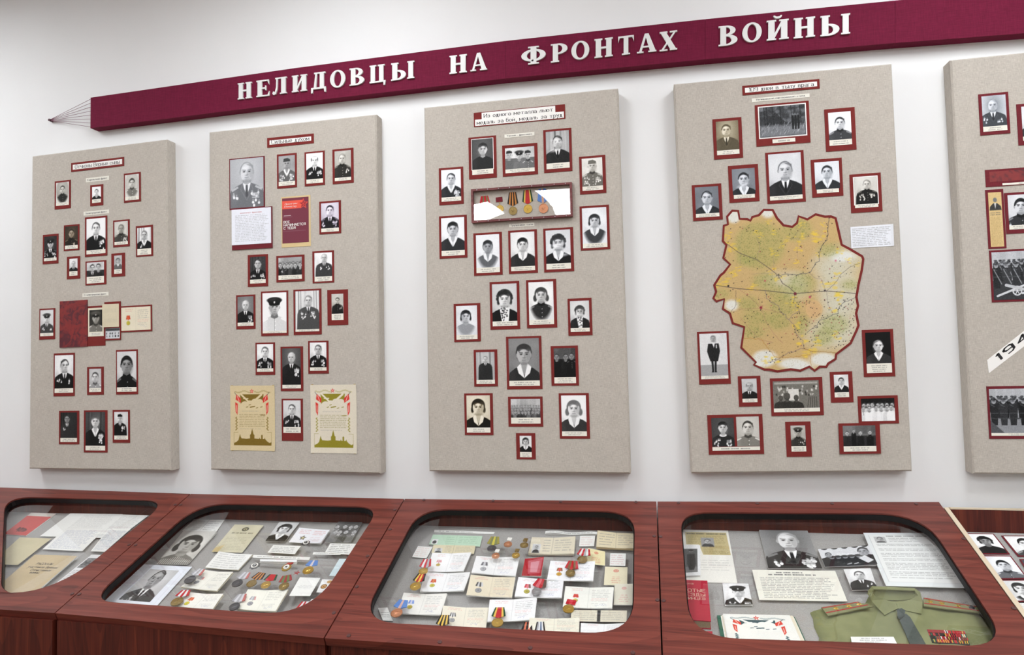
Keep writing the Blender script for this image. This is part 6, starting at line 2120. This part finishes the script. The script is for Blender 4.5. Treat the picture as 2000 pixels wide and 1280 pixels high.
lay(2, 'f', (695, 230, 1190, 245, 1165, 350, 655, 328), 'green_certificate', 'pale green identity card with tiny portrait, third case', 'certificate', green_cert)
lay(2, 'f', (545, 345, 690, 355, 630, 465, 485, 455), 'blank_card', 'small pale card at left below the green identity card', 'paper', doc, back=None, rows=5, c=(206, 120, 110), alpha=.25)
lay(2, 'f', (700, 335, 1120, 345, 1105, 425, 680, 415), 'identity_booklet', 'beige open identity booklet under the green card', 'booklet', lambda cv: id_book(cv, (214, 204, 172)), thick=.002, back='cream_card')
C3 = [('f', (690, 425, 1080, 420, 1000, 605, 640, 610), 'white certificate with red striped printed ribbon, left column, third case', (.13, [(196, 70, 80), WH, (196, 70, 80), WH, (196, 70, 80)], (196, 170, 80)), (238, 238, 238)),
      ('f', (620, 620, 1070, 620, 1005, 800, 565, 812), 'white certificate with orange printed medal, left column, third case', (.13, [(206, 70, 50), (220, 130, 60), (206, 70, 50)], (206, 196, 70)), (238, 238, 238)),
      ('f', (405, 825, 840, 832, 770, 1045, 340, 1025), 'white certificate with blue printed ribbon, front left, third case', (.14, [(110, 140, 210), (200, 200, 220), (110, 140, 210)], (196, 176, 70)), (234, 232, 226)),
      ('f', (800, 955, 1260, 975, 1225, 1172, 770, 1142), 'cream certificate with black striped ribbon at front, third case', (.14, [(60, 60, 60), WH, (60, 60, 60), WH, (60, 60, 60)], (160, 160, 160)), (232, 226, 208)),
      ('P', (930.7, 1089, 1015, 1091, 1007, 1128, 921, 1121), 'white certificate with silver printed medal, centre of third case', (.16, [(110, 110, 114), (196, 196, 200), (110, 110, 114)], (176, 176, 180)), (238, 238, 238)),
      ('P', (920, 1126, 1007, 1131, 1000, 1170, 911, 1165), 'beige certificate with black striped printed medal, centre of third case', (.17, [(70, 70, 72), (206, 206, 208), (70, 70, 72), (206, 206, 208)], (150, 150, 152)), (226, 216, 192)),
      ('P', (957, 1174.8, 1049, 1170, 1044, 1213, 952, 1217), 'large white certificate under the red ribbon medal at front, third case', None, (240, 240, 240)),
      ('g', (220, 668, 672, 690, 650, 872, 180, 858), 'white certificate with pink ribbon medals, right of centre, third case', (.15, [(196, 60, 70), (220, 120, 130), (120, 90, 80)], (186, 176, 80)), (238, 238, 240)),
      ('g', (540, 505, 985, 510, 965, 702, 505, 692), 'white certificate with brown printed ribbon, right column, third case', (.14, [(150, 90, 60), (206, 70, 60), (150, 90, 60)], (206, 160, 70)), (240, 240, 242)),
      ('g', (690, 760, 1172, 770, 1155, 978, 662, 965), 'white certificate with red bar printed medal, front right, third case', (.12, [(196, 60, 50)] * 2, (206, 200, 90)), (236, 236, 228)),
      ('g', (330, 1075, 830, 1075, 825, 1218, 320, 1198), 'cream certificate cut by the front of the lid, third case', None, (230, 226, 208)),
      ('g', (845, 1130, 1312, 1130, 1300, 1240, 838, 1232), 'white certificate at front right corner with copper emblem, third case', None, (240, 240, 240))]
for (z, pts, lb, pr, bs) in C3:
    lay(2, z, pts, 'award_certificate', lb, 'certificate', lambda cv, pr=pr, bs=bs: cert(cv, bs, pr, 1), thick=.002, curl=fold)
HK[2] = .004
lay(2, 'f', (145, 965, 240, 960, 295, 1095, 195, 1090), 'clear_tag', 'small clear name tag at front left corner of third case', 'tag', doc, rows=3, y0=.3, y1=.8, alpha=.5, thick=.0007)
lay(2, 'g', (835, 243, 985, 243, 975, 345, 825, 348), 'blank_card', 'small white card between the two open booklets, third case', 'paper', doc, rows=4, c=(206, 150, 146), alpha=.4)
lay(2, 'g', (355, 275, 790, 268, 775, 438, 318, 437), 'identity_booklet', 'beige open booklet with tiny portrait, back of third case', 'booklet', lambda cv: id_book(cv, (222, 214, 192)), thick=.005, back='cream_card', curl=fold)
lay(2, 'g', (1010, 210, 1395, 240, 1385, 388, 998, 372), 'identity_booklet', 'yellowed open booklet at back right corner, third case', 'booklet', lambda cv: id_book(cv, (220, 208, 176), False), thick=.006, back='kraft', curl=fold)
lay(2, 'g', (915, 365, 1085, 400, 1083, 540, 890, 522), 'stamped_card', 'yellow card with red crest behind white ribboned medal, third case', 'paper', lambda cv: stamped(cv, (232, 222, 176)))
lay(2, 'g', (1137, 418, 1292, 420, 1287, 545, 1130, 540), 'typed_card', 'small white card with red rows at right side, third case', 'paper', doc, rows=5, c=(196, 130, 130), alpha=.45)
lay(2, 'g', (1085, 552, 1310, 557, 1305, 742, 1072, 735), 'stamped_card', 'beige card with red crest at right side, third case', 'paper', lambda cv: stamped(cv, (228, 220, 190)))
lay(2, 'g', (1180, 730, 1375, 728, 1372, 940, 1170, 938), 'stamped_card', 'pale card with pink crest nearest the right side, third case', 'paper', lambda cv: stamped(cv, (226, 222, 204), (206, 120, 120)), thick=.003)


def red_folder_paint(cv):
    a = cv.a
    cv.img[:] = rgb((166, 34, 44))
    cv.poly([(.2, .15 * a), (.95, .05 * a), (.9, .85 * a), (.3, .9 * a)], (206, 130, 140), .6)
    cv.poly([(.35, .25 * a), (.8, .2 * a), (.75, .8 * a), (.4, .8 * a)], (224, 190, 200), .5)


lay(2, 'g', (285, 480, 475, 460, 445, 655, 250, 650), 'booklet', 'small red booklet in clear wrapper, centre of third case', 'booklet', red_folder_paint, 'photo', thick=.004)
lay(2, 'g', (750, 1000, 1305, 1005, 1300, 1122, 742, 1112), 'identity_booklet', 'narrow open booklet with black spine, front right of third case', 'booklet', lambda cv: (id_book(cv, (216, 210, 190), False), cv.rect(.47, 0, .53, cv.a, 50)), thick=.006, back='black_card')
for a in ((2, 'f', (625, 522), (598, 600), 112, 43, [RD_, WH, RD_, GY_, RD_], 'gold', 'gold medal with red and white ribbon, upper left, third case'),
          (2, 'f', (565, 666), (520, 750), 112, 50, [BK, YE, RD_, YE, RD_, BK], 'gold', 'gold medal with red and yellow ribbon, left side, third case'),
          (2, 'f', (380, 930), (332, 1018), 130, 53, [BL, BL, (206, 170, 160), BL, BL], 'copper', 'copper medal with blue ribbon, front left, third case'),
          (2, 'f', (800, 1092), (770, 1190), 124, 50, [BK, YE, BK, YE, BK, YE, BK], 'gold', 'medal with black and yellow ribbon at front edge, third case'),
          (2, 'f', (1356, 1015), (1340, 1115), 130, 53, [DG, YE, RD_, RD_, RD_, YE, DG], 'gold', 'gold medal with red ribbon edged green at front, third case'),
          (2, 'f', (1305, 296), (1284, 371), 120, 44, [(150, 140, 60), (120, 124, 80), (196, 184, 70), (120, 124, 80), (150, 140, 60)], 'dark_metal', 'dark medal with olive ribbon at back, third case'),
          (2, 'g', (877, 412), (857, 483), 130, 47, [RD_, WH, RD_, GY_, WH, RD_], 'brass', 'brass medal with white and red ribbon beside the yellow card'),
          (2, 'g', (755, 540), (738, 618), 126, 44, [RD_, (120, 90, 60), RD_, (120, 90, 60), RD_], 'brass', 'brass medal with red and brown ribbon on the right column certificate'),
          (2, 'g', (438, 722), (400, 803), 130, 46, [RD_, (206, 100, 110), RD_, (90, 70, 60)], 'silver', 'silver medal with red ribbon on the pink ribbon certificate'),
          (2, 'g', (745, 908), (718, 976), 86, 52, [RD_, (200, 60, 70), RD_], 'gold', 'gold medal hanging from red bar, front right, third case', True),
          (2, 'g', (305, 1168), (290, 1270), 110, 46, [BK, (206, 110, 80), BK, (206, 110, 80), BK], 'brass', 'medal with black and salmon ribbon cut by the lid front, third case'),
          (2, 'g', (435, 1166), (430, 1270), 100, 46, [BK, GY_, WH, (90, 110, 140), WH, BK], 'silver', 'medal with grey striped ribbon cut by the lid front, third case')):
    bed_medal(*a)
badge(2, 'g', (114, 330), 40, 'copper', 'copper badge with white plate, back centre of third case', 'badges in the third case')
badge(2, 'g', (275, 338), 40, 'brass', 'brass badge with green plate, back of third case beside the booklet', 'badges in the third case')
badge(2, 'g', (192, 440), 38, 'gold', 'gold badge standing just above the red booklet', 'badges in the third case')
badge(2, 'f', (1322, 445), 38, 'copper', 'small copper badge left of centre behind certificates, third case', 'badges in the third case')

# case four
def clip_sheet(cv):
    a = cv.a
    doc(cv, (232, 230, 222), .25, .58, .93, .8, 5, 110, .35, .25)
    cv.poly([(.05, .05 * a), (.95, .05 * a), (.97, .5 * a), (.4, .5 * a), (.33, .3 * a), (.06, .3 * a)], (190, 176, 130))
    cv.text(.08, .06 * a, .93, .1 * a, 1, 70, .8, .6, 0)
    cv.text(.1, .12 * a, .92, .29 * a, 8, (120, 106, 66), .6, .45)
    cv.text(.42, .31 * a, .94, .48 * a, 8, (120, 106, 66), .6, .45)
    cv.rect(.38, .16 * a, .66, .34 * a, 150)
    cv.poly([(.39, .34 * a), (.41, .3 * a), (.47, .28 * a), (.57, .28 * a), (.63, .3 * a), (.65, .34 * a)], 60)
    face(cv, .52, .235 * a, .065, 190, 50, 'short')
    cv.grain(2)


lay(3, 'h', (68, 130, 521, 138, 615, 665, 100, 654), 'clipping_sheet', 'white sheet with yellowed newspaper clipping, back left of shirt case', 'paper', clip_sheet)


def standing_soldier(cv):
    a = cv.a
    cv.img[:] = 232
    cv.rect(.02, .12 * a, .82, .88 * a, 90)
    cv.rect(.02, .7 * a, .82, .88 * a, 120)
    cv.poly([(.2, .3 * a), (.66, .28 * a), (.72, .6 * a), (.6, .8 * a), (.3, .8 * a), (.18, .6 * a)], 46)
    face(cv, .44, .2 * a, .1, 150, 40, 'cap')
    cv.grain(6)


lay(3, 'h', (72, 285, 245, 285, 247, 602, 92, 612), 'portrait_photo', 'small photo of standing soldier over the clipping sheet', 'photo', standing_soldier, 'photo', curl=lambda u, v: .006 * v ** 3)
lay(3, 'h', (465, 665, 725, 670, 768, 892, 492, 892), 'portrait_photo', 'photo of officer in peaked cap beside the thick red book', 'photo', portrait, 'photo', curl=lambda u, v: .006 * v ** 3, bg=226, r=.17, hy=.38, hx=.56, style='cap', hair=40, cloth=46, dress='open', med='RL', turn=-.6, face_c=210)


def book(i, z, pts, h, label, lines=None):
    q = bedq(i, z, pts, h)
    t = thing('book', q.mid - q.n * h, label, 'book')
    slab(t, 'cover', q, -.0025, 0, MT['red_cloth'])
    slab(t, 'page_block', q.sub(.01, .01, .98, .985), -(h - .003), -.0026, MT['pages'])
    slab(t, 'back_cover', q, -(h - .0005), -(h - .0029), MT['red_cloth'])
    slab(t, 'spine', q.sub(-.015, 0, 0, 1), -(h - .0005), 0, MT['red_cloth'])
    if lines:
        lettering(t, 'lettering', q, lines, plain('pale_gold_ink', (214, 180, 160), .5), .0004, None, .8, .7, False)
    return t


book(3, 'h', (-55, 626, 315, 638, 352, 1045, -20, 1022), .03, 'thick red book with gold lettering ЗОЛОТЫЕ ЗВЕЗДЫ, front left of shirt case',
     [('ЗОЛОТЫЕ', .08, .31, .075, .92), ('ЗВЕЗДЫ', .1, .415, .07, .9), ('КАЛИНИНЦЕВ', .0, .505, .06, .9), ('БЕСЕНТОВ', .3, .115, .03, .62)])
book(3, 'h', (60, 1140, 365, 1145, 380, 1300, 70, 1290), .012, 'red book corner in front of the thick red book')
lay(3, 'h', (832, 140, 1316, 147, 1465, 524, 925, 520), 'portrait_photo', 'large portrait of highly decorated officer in the shirt case', 'photo', portrait, 'photo', thick=.002, bg=110, bg2=150, r=.17, hy=.27, hx=.52, hair=150, style='recede', cloth=50, dress='general', med='RlR', face_c=206, curl=lambda u, v: .002 * (1 - v) ** 2)


def typed_card(cv):
    a = cv.a
    doc(cv, (234, 232, 220), .07, .24, .97, .95, 13, 90, .62, .42, 0, .22)
    cv.text(.28, .05 * a, .6, .12 * a, 1, 70, .8, .5, 0)
    cv.text(.18, .12 * a, .75, .2 * a, 1, 70, .8, .5, 0)


lay(3, 'P', (1469, 1114.5, 1631, 1116.5, 1655, 1176, 1483, 1173), 'typed_card', 'long typed biography card in front of the decorated officer', 'paper', typed_card, thick=.002, k=1.4)
lay(3, 'i', (295, 325, 800, 300, 890, 490, 365, 503), 'group_photo', 'wide curled photo of seated officers, shirt case', 'photo', scene_officers, 'photo', curl=lambda u, v: .006 * u * u)
lay(3, 'i', (550, 525, 820, 515, 890, 733, 635, 740), 'portrait_photo', 'small white bordered portrait of officer behind the shirt collar', 'photo', portrait, 'photo', bg=222, r=.15, hy=.3, cloth=50, dress='suit', med='r', hair=50, curl=lambda u, v: .003 * v)


def big_doc(cv):
    a = cv.a
    cv.img[:] = rgb((226, 230, 230))
    cv.rect(.06, .05 * a, .95, .93 * a, (232, 234, 232))
    for (x0, y0, x1, y1) in ((.06, .05, .06, .93), (.06, .93, .95, .93)):
        cv.seg(x0, y0 * a, x1, y1 * a, .004, 170)
    cv.rect(.12, .08 * a, .28, .2 * a, 190)
    cv.poly([(.13, .2 * a), (.15, .175 * a), (.25, .175 * a), (.27, .2 * a)], 60)
    face(cv, .2, .13 * a, .04, 190, 60, 'short')
    cv.text(.3, .05 * a, .9, .09 * a, 1, 110, .7, .5, 0)
    cv.text(.32, .1 * a, .75, .19 * a, 3, 120, .6, .4)
    for k, (y0, n) in enumerate(((.22, 2), (.31, 2), (.4, 3), (.5, 2), (.58, 5), (.74, 3), (.84, 1))):
        cv.text(.12, y0 * a, .95, (y0 + n * .027) * a, n, 104, .6, .4, .1)


lay(3, 'P', (1686, 1042, 1822, 1042, 1890, 1150, 1730.5, 1145.5), 'typed_page', 'large white typed page with tiny portrait, back right of shirt case', 'paper', big_doc, thick=.0015, k=1.4)
# folder with the thank-you sheet on top
HK[3] += .001
q0 = Q([on_plane(p, bed_plane(3)[0] + LN * .012, LN) for p in (Z('h', 412, 968), Z('h', 1190, 985), (1588, 1280), Z('h', 470, 1300))])
t = thing('document_folder', q0.mid, 'dark green folder with loose sheets and red flagged thank-you sheet', 'folder')
slab(t, 'folder_board', q0, -.0115, -.006, MT['green_card'])
for k in range(4):
    slab(t, 'loose_sheet', q0.sub(.045 + .012 * k, .03 - .004 * k, .985 - .006 * k, .99), -.0055 + .0016 * k, -.0043 + .0016 * k, MT['cream_card' if k % 2 else 'white_card'])
qp = q0.sub(.075, .02, .93, 1.22)
sheet(t, 'thank_you_sheet', qp, poster, .0022, MT['paper'], None, 1.5, base=(234, 234, 228), ink=(54, 84, 92), body_text=False)

# the khaki shirt
P0, n4 = bed_plane(3)


def sp(z, pts, h):
    return [on_plane(p, P0 + n4 * h, n4) for p in Zs(z, pts)]


body_px = [(1582, 1196), (1592, 1193), (1604, 1188), (1640, 1184), (1690, 1178), (1698, 1161), (1706, 1152), (1740, 1150), (1786, 1152), (1798, 1164), (1806, 1178), (1850, 1186), (1914, 1197), (1926, 1213), (1936, 1228), (1955, 1248), (1975, 1275), (1990, 1310), (1800, 1330), (1625, 1320), (1604, 1285), (1597, 1262), (1600, 1245), (1590, 1224), (1588, 1208)]
SH = .022
Bp = [on_plane(p, P0 + n4 * .004, n4) for p in body_px]
dense = []
for a, b_ in zip(Bp, Bp[1:] + Bp[:1]):
    for k in range(6):
        dense.append(a + (b_ - a) * k / 6)
cen = on_plane((1780, 1245), P0 + n4 * .004, n4)
sh = thing('khaki_shirt', cen, 'folded khaki uniform shirt with dark tie and shoulder boards in case', 'shirt')
rs = np.random.RandomState(4)
ph = rs.uniform(0, 6, 8)
V, Fc = [], []
RN = 18
m_ = len(dense)
for j in range(RN + 1):
    s = 1 - (j / RN) ** 1.5
    for p in dense:
        x = cen + (p - cen) * s
        d = np.linalg.norm(p - cen) * (1 - s)
        u, v = (x - cen) @ E1, (x - cen) @ E2
        wr = .0018 * math.sin(38 * u + 22 * v + ph[0]) + .0015 * math.sin(60 * v - 30 * u + ph[1]) + .0012 * math.sin(95 * u + ph[2] + 40 * v * u)
        wr += .006 * math.exp(-((u + .26) / .02) ** 2) * math.sin(60 * v + 20 * u) - .005 * math.exp(-((u + .255 - .1 * v) / .008) ** 2)
        hgt = SH * (1 - math.exp(-d / .016)) - .003 + wr * min(1, d / .02)
        V.append(x + n4 * max(-.0035, hgt))
for j in range(RN):
    for k in range(m_):
        Fc.append((j * m_ + k, j * m_ + (k + 1) % m_, (j + 1) * m_ + (k + 1) % m_, (j + 1) * m_ + k))
Fc = [f[::-1] for f in Fc]
put('shirt_body', V, Fc, MT['khaki'], sh, sh['loc'], None, True)


def cloth_piece(name, z, pts, hs, mat, th=.003, parent=None, sub=3):
    """a cloth outline with a height for every corner, thickened and smoothed at its rim"""
    P = []
    pz = Zs(z, pts)
    for p, h in zip(pz, hs):
        P.append(on_plane(p, P0 + n4 * h, n4))
    bm = bmesh.new()
    vs = [bm.verts.new(p) for p in P]
    es = [bm.edges.new((vs[k], vs[(k + 1) % len(vs)])) for k in range(len(vs))]
    bmesh.ops.triangle_fill(bm, use_beauty=True, edges=es)
    bm.normal_update()
    for f in bm.faces:
        if f.normal @ __import__('mathutils').Vector(n4) < 0:
            f.normal_flip()
    r = bmesh.ops.solidify(bm, geom=bm.faces[:], thickness=th)
    bmesh.ops.recalc_face_normals(bm, faces=bm.faces)
    V = [tuple(v.co) for v in bm.verts]
    bm.verts.index_update()
    Fc = [tuple(v.index for v in f.verts) for f in bm.faces]
    bm.free()
    return put(name, V, Fc, MT[mat], parent or sh, sh['loc'])


cloth_piece('collar_stand', 'i', (832, 705, 950, 700, 1100, 706, 1262, 716, 1285, 760, 1240, 815, 1190, 830, 1100, 836, 960, 832, 880, 810, 850, 760), (.05, .052, .052, .05, .046, .03, .026, .026, .026, .028, .04), 'khaki', .002)
cloth_piece('collar_roll', 'i', (790, 745, 835, 692, 950, 698, 1100, 704, 1260, 712, 1320, 755, 1300, 790, 1262, 738, 1100, 730, 950, 724, 850, 722, 812, 780), (.04, .05, .054, .054, .05, .04, .042, .052, .055, .055, .052, .042), 'khaki', .004)
cl = cloth_piece('collar_flap', 'i', (785, 765, 812, 745, 860, 790, 960, 825, 1075, 862, 1095, 915, 1030, 945, 962, 982, 900, 920, 830, 838), (.034, .046, .045, .042, .038, .032, .03, .028, .03, .032), 'khaki', .003)
cloth_piece('collar_flap', 'i', (1318, 758, 1290, 790, 1210, 830, 1080, 864, 1095, 915, 1180, 940, 1330, 970, 1342, 850), (.036, .046, .044, .038, .032, .03, .028, .032), 'khaki', .003)
tie = cloth_piece('tie', 'P', (1756.5, 1203, 1770, 1199, 1778, 1206, 1788, 1224, 1800, 1244, 1820, 1280, 1786, 1280, 1768, 1236, 1758, 1213), (.032, .034, .032, .03, .029, .028, .028, .028, .03), 'tie', .003)
cloth_piece('knot', 'i', (1085, 925, 1130, 912, 1168, 935, 1162, 985, 1120, 1010, 1090, 995), (.034, .04, .035, .034, .036, .034), 'tie', .006, tie)
MT['board_cloth'] = plain('shoulder_board_cloth', (128, 130, 92), .8)
MT['red_stripe'] = plain('red_stripe', (164, 40, 44), .7)


def shoulder_board(z, pts, label=None):
    q = Q([on_plane(p, P0 + n4 * h, n4) for p, h in zip(Zs(z, pts), (.03, .034, .034, .03))])
    e = slab(sh, 'shoulder_board', q, -.004, 0, MT['board_cloth'])
    for (v0, v1) in ((.06, .16), (.62, .73)):
        slab(sh, 'red_stripe', q.sub(.01, v0, .99, v1), .0001, .0007, MT['red_stripe'], e)
    ax = (q.c[1] - q.c[0]) / np.linalg.norm(q.c[1] - q.c[0])
    return q, e, ax


q, e, ax = shoulder_board('i', (328, 903, 690, 848, 850, 895, 395, 990))
q, e, ax = q, e, ax
for u in (.3, .62, .88):
    V, Fc = star_prism(q.at(u, .4), q.n, ax, .0095, .0006, .0035)
    put('star', V, Fc, MT['gold'], e, sh['loc'])
q, e, ax = shoulder_board('j', (262, 815, 720, 890, 715, 940, 265, 885))
for u in (.12, .33, .62):
    V, Fc = star_prism(q.at(u, .4), q.n, ax, .0095, .0006, .0035)
    put('star', V, Fc, MT['gold'], e, sh['loc'])
V, Fc = disc_mesh(q.at(.86, .4), q.n, ax, .007, .004, False, 14)
put('button', V, Fc, MT['dark_metal'], e, sh['loc'])
q = Q([on_plane(p, P0 + n4 * .026, n4) for p in Zs('j', (290, 1075, 595, 1090, 638, 1195, 335, 1178))])
rb = slab(sh, 'ribbon_bar', q, -.004, 0, MT['dark_metal'])
rr = random.Random(8)
pal = [(166, 40, 46), (186, 60, 60), (214, 206, 204), (40, 36, 34), (206, 166, 70), (44, 92, 70), (150, 50, 50)]
for r_ in range(4):
    for c_ in range(7):
        k = 5
        V, Fc, C = [], [], []
        if r_ == 0 and c_ in (0, 1, 2):
            st = [(150, 48, 52)] * 5
        else:
            a_, b2 = rr.choice(pal), rr.choice(pal)
            st = [a_, b2, rr.choice(pal), b2, a_]
        for s in range(k):
            qq = q.sub((c_ + s / k * .96) / 7, (r_ + .04) / 4, (c_ + (s + 1) / k * .96) / 7, (r_ + .94) / 4)
            o = len(V)
            V += [p + q.n * .0012 for p in qq.c] + [p + q.n * .0001 for p in qq.c]
            Fc += [(o + 3, o + 2, o + 1, o), (o, o + 1, o + 5, o + 4), (o + 2, o + 3, o + 7, o + 6)]
            C += [lin(st[s])] * 8
        put('ribbon', V, Fc, MT['cloth'], rb, sh['loc'], np.array(C))
q = Q([on_plane(p, P0 + n4 * .029, n4) for p in Zs('i', (622, 1200, 1050, 1200, 1100, 1300, 640, 1305))])
t = thing('name_card', q.mid, 'white typed card lying on the khaki shirt front', 'paper')
slab(t, 'backing_sheet', q, -.001, 0, MT['white_card'])
sheet(t, 'page', q, doc, .0004, MT['paper'], None, 1.3, base=(236, 236, 232), rows=4, x0=.15, x1=.85, y0=.08, y1=.8, c=90, alpha=.6, center=True)

# case five: photos on the bed
def case5(pts, label, paint=portrait, ins=.05, **kw):
    HK[4] += .001
    q = bedq(4, 'j', pts, HK[4])
    t = thing('portrait_photo', q.mid, label, 'photo', CG[4])
    slab(t, 'mount_card', q, -.0004, .001, MT['mat2'])
    sheet(t, 'photo_print', q.sub(ins, ins, 1 - ins, 1 - ins * .8), paint, .0016, MT['photo'], None, 1.2, **kw)


case5((592, 299, 828, 302, 962, 470, 712, 468), 'photo of dark figure in shaggy hat in the open right case', bg=236, bg2=226, r=.16, hy=.36, hx=.52, cloth=44, dress='plain', style='curly', hair=40, face_c=150, turn=.6)
case5((888, 318, 1180, 320, 1310, 488, 1025, 487), 'portrait of dark haired soldier further back in the open right case', bg=228, r=.2, hy=.36, cloth=70, dress='tunic', hair=30, style='thick')
case5((738, 478, 966, 480, 1108, 668, 868, 672), 'portrait of young dark haired man in collared tunic, open right case', bg=230, r=.23, hy=.4, cloth=110, dress='tunic', hair=26, style='thick', face_c=206, tint='cool')
case5((1035, 508, 1250, 510, 1390, 690, 1150, 690), 'bluish photo at the right edge in the open right case', bg=110, bg2=80, r=.2, hy=.4, cloth=60, tint='blue')
case5((872, 676, 1110, 676, 1260, 850, 1000, 852), 'pale portrait of woman at the front of the open right case', bg=214, r=.22, hy=.4, cloth=60, dress='open', style='bob', hair=60, fade=1)
HK[4] += .001
lay(4, 'j', (1000, 862, 1230, 862, 1330, 1010, 1100, 1010), 'typed_page', 'cream typed page below the portraits in the open right case', 'paper', doc, rows=10, alpha=.4, back='cream_card')
